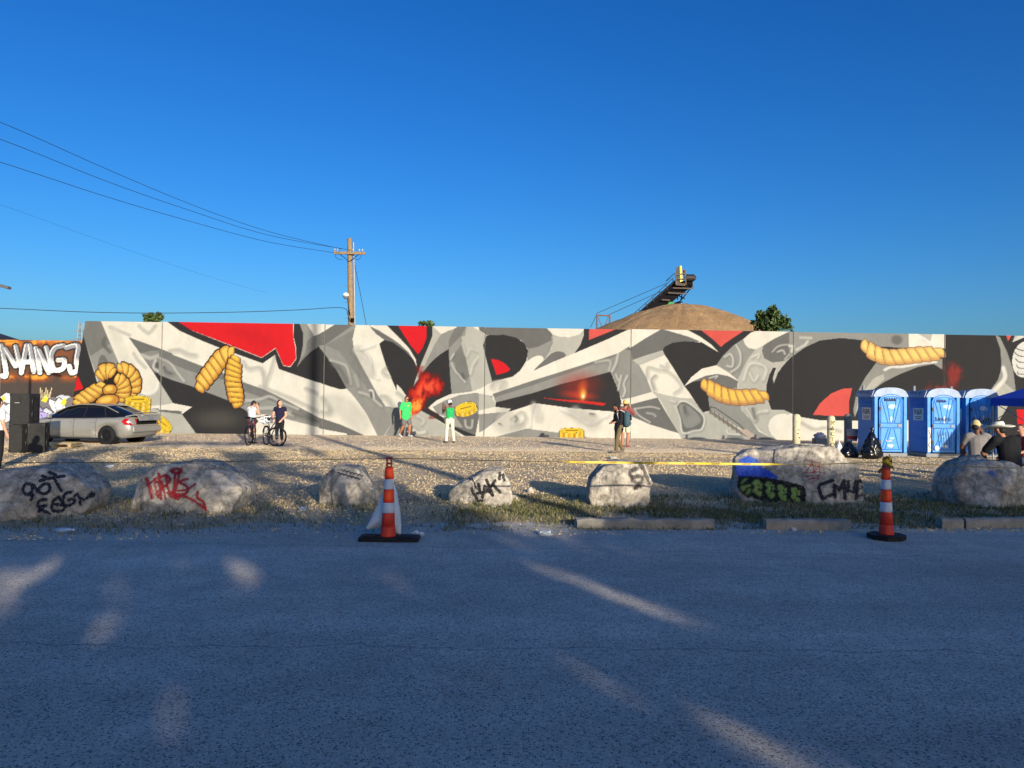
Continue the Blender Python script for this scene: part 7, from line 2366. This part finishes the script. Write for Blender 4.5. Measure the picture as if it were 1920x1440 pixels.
b1 = gnd(449, 834, .034)
bicycle('dark bicycle seen nearly end-on beside the woman in maroon shorts', (b1.x + .25, b1.y + .75, .034), R(-80), R(-14), M_FRM, False, False)
b2 = gnd(499, 834, .034)
bicycle('black step-through bicycle with a white crate on its rear rack', (b2.x, b2.y, .034), R(-52), R(48), mat('dark_navy_frame', rgb(30, 30, 52), .35, .1, 8, spec=.6), True, True)
# ================================================================== PEOPLE
def capsule(mb, a, b, ra, rb, sq=None, n=12):
    a, b = Vector(a), Vector(b)
    d = b - a
    L = max(d.length, 1e-4)
    q = d.to_track_quat('Z', 'Y')
    prof = [(ra * math.sin(t), -ra * math.cos(t)) for t in np.linspace(.05, math.pi / 2, 4)] + [(rb * math.cos(t), L + rb * math.sin(t)) for t in np.linspace(0, math.pi / 2 - .05, 4)]
    vs = []
    for r, z in prof:
        for i in range(n):
            an = 2 * math.pi * i / n
            v = q @ Vector((r * math.cos(an), r * math.sin(an), z)) + a
            if sq is not None:
                m_ = (a + b) / 2
                v = Vector((m_.x + (v.x - m_.x) * sq[0], m_.y + (v.y - m_.y) * sq[1], v.z))
            vs.append(v)
    fs = [(k * n + i, k * n + (i + 1) % n, (k + 1) * n + (i + 1) % n, (k + 1) * n + i) for k in range(len(prof) - 1) for i in range(n)]
    fs += [tuple(range(n))[::-1], tuple((len(prof) - 1) * n + i for i in range(n))]
    mb.add(vs, fs, True)
def skin(name, mb, m, parent, vox=.014, it=5):
    """overlapping limbs fused into one continuous surface"""
    o = mb.build(name, m, parent)
    r = o.modifiers.new('fuse', 'REMESH'); r.mode = 'VOXEL'; r.voxel_size = vox; r.use_smooth_shade = True
    s = o.modifiers.new('soften', 'SMOOTH'); s.iterations = it; s.factor = .5
    return o
STAND = dict(pel=(0, 0, .95), wai=(0, .01, 1.10), che=(0, .0, 1.30), nec=(0, -.01, 1.47), hed=(0, .025, 1.60),
             shl=(-.185, -.01, 1.42), shr=(.185, -.01, 1.42), ell=(-.24, -.03, 1.14), elr=(.24, -.03, 1.14), wrl=(-.25, .06, .90), wrr=(.25, .06, .90),
             hil=(-.09, 0, .92), hir=(.09, 0, .92), knl=(-.10, .02, .50), knr=(.10, .02, .50), anl=(-.10, -.03, .08), anr=(.10, -.03, .08), tol=(-.115, .13, .03), tor=(.115, .13, .03))
SK_L, SK_M, SK_D = rgb(214, 160, 132), rgb(176, 118, 88), rgb(112, 70, 50)
def person(label, loc, rz, H, pose, top, bottom, shoes, skin_c, hair=None, hat=None, sleeve=.55, leglen=1.0, build=1.0, belly=0.0, vest=False, extras=None, group='people in the lot', face=True, long_coat=0, hand_dir=None):
    t = empty('person', loc, rz)
    s = H / 1.72
    t.scale = (s, s, s)
    tag(t, label, 'person', group)
    J = dict(STAND); J.update(pose)
    J = {k: Vector(v) for k, v in J.items() if isinstance(v, tuple)}
    m = mat('skin_%02x%02x' % (int(skin_c[0] * 255), int(skin_c[1] * 255)), skin_c, .55, .1, 9)
    B = build
    hd = (J['hed'] - J['nec']).normalized()
    look = Vector(pose.get('look', (0, 1, 0))).normalized()
    mb = MB()
    capsule(mb, J['pel'], J['wai'], .125 * B, .115 * B, (1.22, .9)); capsule(mb, J['wai'], J['che'], .115 * B, .135 * B, (1.22, .85)); capsule(mb, J['che'], J['nec'] - Vector((0, 0, .04)), .125 * B, .06, (1.25, .85))
    capsule(mb, J['nec'] - hd * .05, J['nec'] + hd * .09, .052, .05)
    c = J['hed'] + hd * .03
    capsule(mb, c - hd * .045 + look * .012, c + hd * .03, .074, .083)
    capsule(mb, c - hd * .085 + look * .03, c - hd * .02 + look * .03, .045, .055)
    capsule(mb, c + look * .085 - hd * .015, c + look * .098 - hd * .035, .011, .016)
    side = look.cross(hd).normalized()
    for sg in (-1, 1):
        capsule(mb, c + side * .082 * sg - hd * .02, c + side * .086 * sg + hd * .02, .014, .016)
    for sd in 'lr':
        sh, el, wr = J['sh' + sd], J['el' + sd], J['wr' + sd]
        capsule(mb, sh, el, .055 * B, .043 * B); capsule(mb, el, wr, .042 * B, .029)
        f = pose.get('hand' + sd, None)
        f = Vector(f).normalized() if f else (wr - el).normalized()
        px_ = f.cross(Vector((0, 1, .3))).normalized()
        if px_.length < .1: px_ = Vector((1, 0, 0))
        pal = wr + f * .06
        capsule(mb, wr, pal, .028, .034)
        cu = f.cross(px_).normalized()
        for k, (off, ln) in enumerate(((-.030, .062), (-.011, .074), (.009, .070), (.028, .054))):
            b0 = pal + px_ * off + f * .015
            k1 = b0 + f * ln * .55 + cu * .008
            capsule(mb, b0, k1, .0095, .0085, n=8); capsule(mb, k1, k1 + f * ln * .42 + cu * .022, .0085, .0075, n=8)
        tb = wr + f * .02 + px_ * -.028
        capsule(mb, tb, tb + (f * .6 - px_ * .7).normalized() * .05, .012, .010, n=8)
        hi, kn, an, to = J['hi' + sd], J['kn' + sd], J['an' + sd], J['to' + sd]
        capsule(mb, hi, kn, .085 * B, .056 * B); capsule(mb, kn, kn.lerp(an, .35), .054 * B, .058 * B); capsule(mb, kn.lerp(an, .35), an, .058 * B, .034)
        capsule(mb, an + Vector((0, -.02, -.03)), to, .036, .028)
    bodyo = skin('body', mb, m, t, .013)
    # eyes, brows, mouth
    if face:
        mb = MB()
        for sg in (-1, 1):
            mb.sphere(c + look * .080 + side * .030 * sg + hd * .004, .010, 8, 6)
        mb.sphere(c + look * .084 - hd * .066, .014, 8, 5, (1.4, .8, .5))
        mb.build('face_marks', mat('dark_face_mark', rgb(58, 34, 30), .5), bodyo)
    # top
    mt = mat('cloth_' + top[0], top[1], .9, .14, 10, .3, 40)
    mb = MB()
    zl = pose.get('hem', -.02)
    lo = J['pel'] + Vector((0, 0, zl))
    capsule(mb, lo, J['wai'], .135 * B + belly, .132 * B + belly, (1.24, .95)); capsule(mb, J['wai'] + Vector((0, belly * .6, 0)), J['che'], .132 * B + belly, .148 * B, (1.24, .90)); capsule(mb, J['che'], J['nec'] - Vector((0, 0, .05)), .14 * B, .065, (1.27, .9))
    for k in range(long_coat):
        capsule(mb, J['pel'] + Vector((0, 0, -.06 - .07 * k)), J['pel'], .15 * B, .14 * B, (1.2, 1))
    for sd in 'lr':
        sh, el, wr = J['sh' + sd], J['el' + sd], J['wr' + sd]
        if vest:
            capsule(mb, sh.lerp(J['che'], .25), sh.lerp(J['che'], .5), .06 * B, .07 * B)
        else:
            capsule(mb, sh.lerp(J['nec'], .35), sh, .07 * B, .068 * B)
            if sleeve <= 1:
                capsule(mb, sh, sh.lerp(el, sleeve), .068 * B, .062 * B)
            else:
                capsule(mb, sh, el, .068 * B, .056 * B); capsule(mb, el, el.lerp(wr, sleeve - 1), .056 * B, .042)
    skin('top', mb, mt, t, .016)
    # bottom
    mbm = mat('cloth_' + bottom[0], bottom[1], .9, .14, 10, .3, 40)
    mb = MB()
    capsule(mb, J['pel'] - Vector((0, 0, .03)), J['pel'] + Vector((0, 0, .07)), .135 * B, .13 * B, (1.22, .95))
    for sd in 'lr':
        hi, kn, an = J['hi' + sd], J['kn' + sd], J['an' + sd]
        capsule(mb, hi, hi.lerp(kn, min(leglen * 2, 1)), .098 * B, .098 * B + (.070 * B - .098 * B) * min(leglen * 2, 1) + (.018 if leglen < .6 else 0))
        if leglen > .5:
            e = kn.lerp(an, min((leglen - .5) * 2, 1))
            capsule(mb, kn, e, .072 * B, .060 * B)
    skin('legwear', mb, mbm, t, .016)
    # shoes
    ms = mat('shoe_' + shoes[0], shoes[1], .6, .12, 12)
    for sd in 'lr':
        an, to = J['an' + sd], J['to' + sd]
        mb = MB(); capsule(mb, an + Vector((0, 0, -.02)), an + Vector((0, -.02, -.035)), .048, .045); capsule(mb, an + (to - an) * .1 + Vector((0, 0, -.04)), to + (to - an) * .12, .044, .038); skin('shoe', mb, ms, t, .012, 3)
    # hair
    if hair:
        mh = mat('hair_' + hair[0], hair[1], .7, .25, 25, .5, 60)
        mb = MB()
        if not hat:
            capsule(mb, c + hd * .035 - look * .012, c + hd * .055 - look * .02, .088, .078)
        capsule(mb, c - look * .035 - hd * .03, c - look * .03 + hd * (.0 if hat else .03), .070, .076 if hat else .080)
        if hair[2] > 0:
            for sg in (-1, 0, 1):
                capsule(mb, c - look * .045 + side * .045 * sg, c - look * .075 + side * .05 * sg - hd * hair[2], .055, .035)
        skin('hair', mb, mh, t, .012, 3)
    if hat:
        kind, hc = hat
        mh = mat('hat_' + kind + '_%d' % int(hc[0] * 999), hc, .85, .12, 14, .3, 40)
        if kind in ('cap', 'visor'):
            mb = MB()
            capsule(mb, c + hd * .040 - look * .006, c + hd * .062 - look * .004, .100, .088)
            hb_ = pose.get('bill', look); hb_ = Vector(hb_).normalized(); s2 = hb_.cross(hd).normalized()
            v = []
            for k in range(9):
                a = math.pi * k / 8
                r_ = hb_ * (.085 + .075 * math.sin(a)) + s2 * (.078 * math.cos(a))
                v += [c + hd * .045 + hb_ * .06 + s2 * (.078 * math.cos(a)), c + hd * (.040 - .012 * math.sin(a)) + r_]
            skin('hat', mb, mh, t, .012, 2)
            mb = MB(); mb.add(v + [p - hd * .008 for p in v], [(2 * i, 2 * i + 1, 2 * i + 3, 2 * i + 2) for i in range(8)] + [(18 + 2 * i, 18 + 2 * i + 2, 18 + 2 * i + 3, 18 + 2 * i + 1) for i in range(8)] + [(2 * i + 1, 18 + 2 * i + 1, 18 + 2 * i + 3, 2 * i + 3) for i in range(8)]); mb.build('hat_brim', mh, t, fix=False)
        else:
            hu = (hd * .35 + Vector((0, 0, .65))).normalized()
            q = hu.to_track_quat('Z', 'Y').to_matrix()
            br = .24 if kind == 'cowboy' else .19
            prof = [(.098, .02), (.104, .035), (.100, .10), (.088, .135), (.05, .140 if kind == 'cowboy' else .15), (0, .118 if kind == 'cowboy' else .152)]
            mb = MB(); mb.lathe(prof, c, 22, q); mb.build('hat', mh, t)
            mb = MB(); vs = []
            for r_, dz in ((.096, .026), (br * .75, .018), (br, .03), (br, .022), (br * .75, .008), (.096, .014)):
                for i in range(28):
                    a = 2 * math.pi * i / 28
                    curl = (.055 * (abs(math.cos(a)) ** 3) if kind == 'cowboy' else -.025) * (r_ - .096) / (br - .096)
                    vs.append(c + q @ Vector((r_ * math.cos(a), r_ * math.sin(a) * (1.0 if kind != 'cowboy' else 1.1), dz + curl)))
            mb.add(vs, [(k * 28 + i, k * 28 + (i + 1) % 28, (k + 1) * 28 + (i + 1) % 28, (k + 1) * 28 + i) for k in range(5) for i in range(28)], True); mb.build('hat_brim', mh, t)
    if extras: extras(t, J, c, hd, look, side)
    return t
def shades(t, J, c, hd, look, side):
    mb = MB(); q = Matrix((side, look, hd)).transposed()
    mb.box(c + look * .088 + side * .032, (.052, .012, .034), q); mb.box(c + look * .088 - side * .032, (.052, .012, .034), q); mb.box(c + look * .092, (.02, .008, .008), q)
    for s in (-1, 1): mb.box(c + side * .084 * s + look * .035, (.006, .10, .012), q)
    mb.build('sunglasses', mat('dark_lens', rgb(14, 14, 16), .15), t)
def camera_in_hands(t, pos, label, rz=0, sx=.12, nm='camera'):
    w = t.matrix_basis @ Vector(pos) if False else None
# --- woman in white with cap, photographing
A1 = gnd(471, 831, .034)
def beltbag(t, J, c, hd, look, side):
    mb = MB(); mb.box(J['pel'] + Vector((-.02, -.15, .10)), (.26, .08, .10), bev=.03); mb.build('waist_pack', M_TYRE, t)
person('woman in white blouse and maroon shorts raising a camera beside the end-on bicycle', (A1.x, A1.y, .034), R(-35), 1.55,
       dict(ell=(-.16, .22, 1.20), elr=(.22, .20, 1.22), wrl=(-.03, .20, 1.50), wrr=(.09, .21, 1.50), handl=(.2, .1, 1), handr=(-.2, .1, 1), hed=(0, .05, 1.60)),
       ('white_blouse', rgb(222, 222, 222)), ('maroon', rgb(112, 50, 60)), ('sandal', rgb(60, 44, 40)), SK_L, ('dark', rgb(40, 32, 30), 0), ('visor', rgb(36, 36, 40)), sleeve=.15, leglen=.30, build=1.12, extras=beltbag, face=False)
# --- woman in navy top
A2 = gnd(522, 836, .034)
person('woman with long dark hair in navy top and black cropped trousers holding the crate bicycle', (A2.x, A2.y + .1, .034), R(180), 1.60,
       dict(look=(-.92, .35, 0), ell=(-.25, .03, 1.16), elr=(.25, .03, 1.16), wrl=(-.12, .20, .98), wrr=(.18, .20, 1.0), tol=(-.14, .10, .03), knl=(-.09, .06, .50)),
       ('navy', rgb(26, 24, 52)), ('black_trouser', rgb(22, 24, 28)), ('brown_shoe', rgb(56, 40, 36)), SK_L, ('brunette', rgb(58, 40, 32), .26), None, sleeve=.35, leglen=.78)
# --- man in bright green shirt
A3 = gnd(764, 818, .034)
def chest_print(t, J, c, hd, look, side):
    shades(t, J, c, hd, look, side)
    mb = MB(); mb.prism([(.05 * math.cos(a), .034 * math.sin(a)) for a in np.linspace(0, 6.28, 15)[:-1]], (0, .004, 0), J['che'] + Vector((.0, .158, .05))); mb.build('shirt_print', mat('orange_print', rgb(200, 140, 70), .7), t)
person('man in bright green T-shirt and grey shorts walking along the wall in sunglasses', (A3.x, wall_y(A3.x) - 1.05, .034), R(-138), 1.80,
       dict(look=(-.1, 1, -.1), knl=(-.10, .16, .52), anl=(-.11, .10, .09), tol=(-.12, .27, .05), knr=(.10, -.02, .50), anr=(.11, -.30, .12), tor=(.12, -.16, .03), elr=(.27, -.06, 1.15), wrr=(.27, -.02, .90), hem=-.10),
       ('bright_green', rgb(58, 208, 102)), ('grey_shorts', rgb(112, 104, 104)), ('white_sneaker', rgb(200, 204, 210)), SK_M, ('black', rgb(26, 22, 22), 0), None, sleeve=.75, leglen=.42, build=1.15, belly=.025, extras=chest_print)
# --- woman in green vest
A4 = gnd(843, 830, .034)
def phone4(t, J, c, hd, look, side):
    pass
person('woman in green sleeveless top and cream trousers with a white cap, photographing the man', (A4.x, A4.y, .034), R(28), 1.66,
       dict(look=(-.25, 1, 0), ell=(-.22, .20, 1.22), wrl=(-.17, .38, 1.44), handl=(0, .1, 1), elr=(.17, .20, 1.20), wrr=(-.06, .38, 1.42), handr=(-.4, .1, 1), hil=(-.10, 0, .92), hir=(.10, 0, .92), knl=(-.13, .02, .5), knr=(.14, .02, .5), anl=(-.16, -.03, .08), anr=(.18, -.03, .08), tol=(-.19, .13, .03), tor=(.22, .13, .03)),
       ('leaf_green', rgb(34, 168, 92)), ('cream', rgb(224, 212, 186)), ('brown_shoe', rgb(84, 54, 44)), SK_D, ('black', rgb(26, 22, 22), 0), ('cap', rgb(232, 232, 230)), vest=True, leglen=1.0, face=False)
# --- walking man with backpack
A5 = gnd(1160, 849, .02)
def beard(t, J, c, hd, look, side):
    shades(t, J, c, hd, look, side)
    mb = MB(); capsule(mb, c + look * .05 - hd * .085 - side * .03, c + look * .05 - hd * .085 + side * .03, .042, .042); capsule(mb, c + look * .03 - hd * .05 - side * .06, c + look * .06 - hd * .09, .03, .035); capsule(mb, c + look * .03 - hd * .05 + side * .06, c + look * .06 - hd * .09, .03, .035); skin('beard', mb, mat('hair_beard', rgb(30, 22, 20), .8, .3, 30), t, .011, 2)
    mb = MB()
    capsule(mb, (-.10, -.26, 1.02), (-.10, -.24, 1.36), .13, .12); capsule(mb, (.10, -.26, 1.02), (.10, -.24, 1.36), .13, .12); capsule(mb, (-.07, -.36, 1.04), (.07, -.36, 1.06), .09, .09)
    bp_ = skin('backpack', mb, mat('teal_grey_pack', rgb(58, 84, 96), .8, .3, 6, .4, 20), t, .016, 4)
    mb = MB(); mb.box((0, -.45, 1.24), (.22, .03, .20), bev=.012); mb.build('pack_pocket', mat('grey_pack_pocket', rgb(96, 92, 104), .8), bp_)
    for sx in (-1, 1):
        mb = MB(); mb.path([(sx * .12, -.20, 1.40), (sx * .13, .0, 1.50), (sx * .12, .14, 1.38), (sx * .15, .10, 1.15)], .016, 6); mb.build('pack_strap', mat('pale_strap', rgb(200, 196, 190), .8), bp_)
person('bearded man in black jacket and olive trousers walking with a backpack', (A5.x, A5.y, .02), R(112), 1.66,
       dict(look=(.2, .9, -.45), hed=(0, .12, 1.55), nec=(0, .06, 1.44), che=(0, .03, 1.28), shl=(-.19, .03, 1.40), shr=(.19, .03, 1.40), ell=(-.25, .05, 1.13), wrl=(-.20, .28, 1.08), elr=(.26, .02, 1.13), wrr=(.14, .24, 1.06), knl=(-.10, .12, .50), anl=(-.10, .16, .09), tol=(-.11, .33, .06), knr=(.10, .03, .50), anr=(.10, -.22, .10), tor=(.11, -.07, .03), hem=-.12),
       ('black_jacket', rgb(24, 24, 30)), ('olive', rgb(110, 96, 66)), ('grey_shoe', rgb(110, 100, 92)), SK_M, ('black', rgb(26, 22, 22), 0), None, sleeve=1.8, leglen=1.0, build=1.08, extras=beard, long_coat=2)
# --- person in straw hat
A6 = gnd(1172, 838, .034)
person('person in straw hat, maroon shirt and pale shorts photographing behind the bearded man', (A6.x, A6.y, .034), R(-25), 1.72,
       dict(look=(.2, 1, .1), ell=(-.24, .16, 1.22), wrl=(-.05, .26, 1.52), handl=(.2, .1, 1), elr=(.34, .10, 1.24), wrr=(.10, .26, 1.52), handr=(-.3, .1, 1), hem=-.08),
       ('brick_shirt', rgb(140, 74, 70)), ('pale_shorts', rgb(218, 206, 176)), ('rust_shoe', rgb(146, 72, 50)), SK_M, ('brown', rgb(60, 42, 34), .0), ('straw', rgb(226, 190, 118)), sleeve=.85, leglen=.36, build=1.05, face=False)
# --- person cut by the left edge
A7 = gnd(-6, 882, .02)
person('person in white top and black trousers cut off by the left edge', (A7.x - .02, A7.y, .02), R(-20), 1.62,
       dict(), ('white_top', rgb(214, 214, 214)), ('black_jeans', rgb(20, 20, 24)), ('black_shoe', rgb(24, 24, 26)), SK_L, ('dark_long', rgb(30, 26, 26), .22), None, sleeve=.6, build=1.1, face=False)
# --- three people sitting by the right boulder
SIT = dict(pel=(0, 0, .52), wai=(0, .02, .68), che=(0, .03, .88), nec=(0, .05, 1.05), hed=(0, .09, 1.18), shl=(-.19, .03, 1.0), shr=(.19, .03, 1.0), ell=(-.27, .12, .76), elr=(.27, .12, .76), wrl=(-.15, .34, .66), wrr=(.15, .34, .66),
           hil=(-.10, .03, .50), hir=(.10, .03, .50), knl=(-.16, .44, .50), knr=(.16, .44, .50), anl=(-.17, .44, .09), anr=(.17, .44, .09), tol=(-.18, .60, .04), tor=(.18, .60, .04))
def stool(label, loc):
    t = empty('camp_stool', loc); tag(t, label, 'stool', 'stools of the people seated by the tent')
    mb = MB(); mb.box((0, 0, .40), (.40, .36, .03), bev=.01); mb.build('seat', mat('stool_canvas', rgb(40, 46, 60), .9), t)
    for sx in (-1, 1):
        for sy in (-1, 1):
            mb = MB(); mb.tube((sx * .17, sy * .15, .39), (sx * .19, -sy * .16, 0), .012, n=6); mb.build('leg', M_STEEL, t)
p8 = at(1834, 800, 16.6)
def earbud(t, J, c, hd, look, side): pass
D8 = dict(SIT); D8.update(look=(.75, .7, -.1), bill=(.8, .6, -.05), elr=(.30, .20, .86), wrr=(.20, .30, 1.02), handr=(-.2, .2, 1))
person('seated person in tan baseball cap and grey T-shirt seen from behind at the right', (p8.x, 16.6, .01), R(-12), 1.84, D8, ('grey_tee', rgb(128, 122, 118)), ('grey_jeans', rgb(60, 64, 74)), ('dark_shoe', rgb(36, 36, 40)), SK_D, ('black', rgb(26, 22, 22), 0), ('cap', rgb(206, 186, 132)), sleeve=.6, build=1.1, face=False, group='people seated by the tent')
stool('folding stool under the person in the tan cap', (p8.x, 16.6, .01))
p9 = at(1884, 800, 14.9)
D9 = dict(SIT); D9.update(look=(-.45, .9, -.1), che=(.04, .10, .86), nec=(.0, .17, 1.0), hed=(-.03, .22, 1.14), shl=(-.20, .13, .97), shr=(.22, .12, .97), ell=(-.30, .30, .72), wrl=(-.14, .44, .62), elr=(.30, .28, .72))
person('seated person in white cowboy hat and black shirt leaning forward at the right edge', (p9.x + .12, 14.9, .01), R(8), 1.90, D9, ('black_shirt', rgb(16, 16, 20)), ('dark_jeans', rgb(24, 26, 36)), ('dark_boot', rgb(30, 26, 24)), SK_M, ('black', rgb(26, 22, 22), 0), ('cowboy', rgb(226, 220, 202)), sleeve=.75, build=1.22, face=False, group='people seated by the tent')
stool('folding stool under the person in the cowboy hat', (p9.x + .12, 14.9, .01))
p10 = at(1921, 806, 17.2)
person('seated person in red shirt half hidden behind the cowboy hat', (p10.x, 17.2, .01), R(100), 1.74, dict(SIT), ('red_shirt', rgb(170, 40, 44)), ('blue_jeans', rgb(50, 62, 92)), ('dark_shoe', rgb(36, 36, 40)), SK_L, ('auburn', rgb(110, 62, 44), .12), None, sleeve=.6, face=True, group='people seated by the tent')
stool('folding stool under the person in the red shirt', (p10.x, 17.2, .01))
# --- hand-held things: top-level
def handheld(name, label, cat, p, loc, rz, H, size, m, tilt=0):
    s = H / 1.72
    v = Matrix.Rotation(rz, 3, 'Z') @ (Vector(p) * s) + Vector(loc)
    t = empty(name, v, rz); tag(t, label, cat, 'hand-held cameras and phones')
    mb = MB(); mb.box((0, 0, 0), size, bev=.008); mb.build('case', m, t)
    mb = MB(); mb.lathe([(.0, .02), (.012, .02), (.014, 0)], (0, size[1] / 2, size[2] * .25), 10, Matrix.Rotation(R(-90), 3, 'X')); mb.build('lens', M_STEEL, t)
handheld('phone', 'dark phone held up by the woman in the green sleeveless top', 'phone', (-.12, .45, 1.52), (A4.x, A4.y, .034), R(28), 1.66, (.08, .012, .17), M_BLACK)
handheld('camera', 'small camera held to the face by the woman in white', 'camera', (.03, .25, 1.60), (A1.x, A1.y, .034), R(-35), 1.55, (.13, .06, .08), M_BLACK)
handheld('phone', 'pale phone held up by the person in the straw hat', 'phone', (.03, .33, 1.60), (A6.x, A6.y, .034), R(-25), 1.72, (.15, .012, .08), M_WHITE)
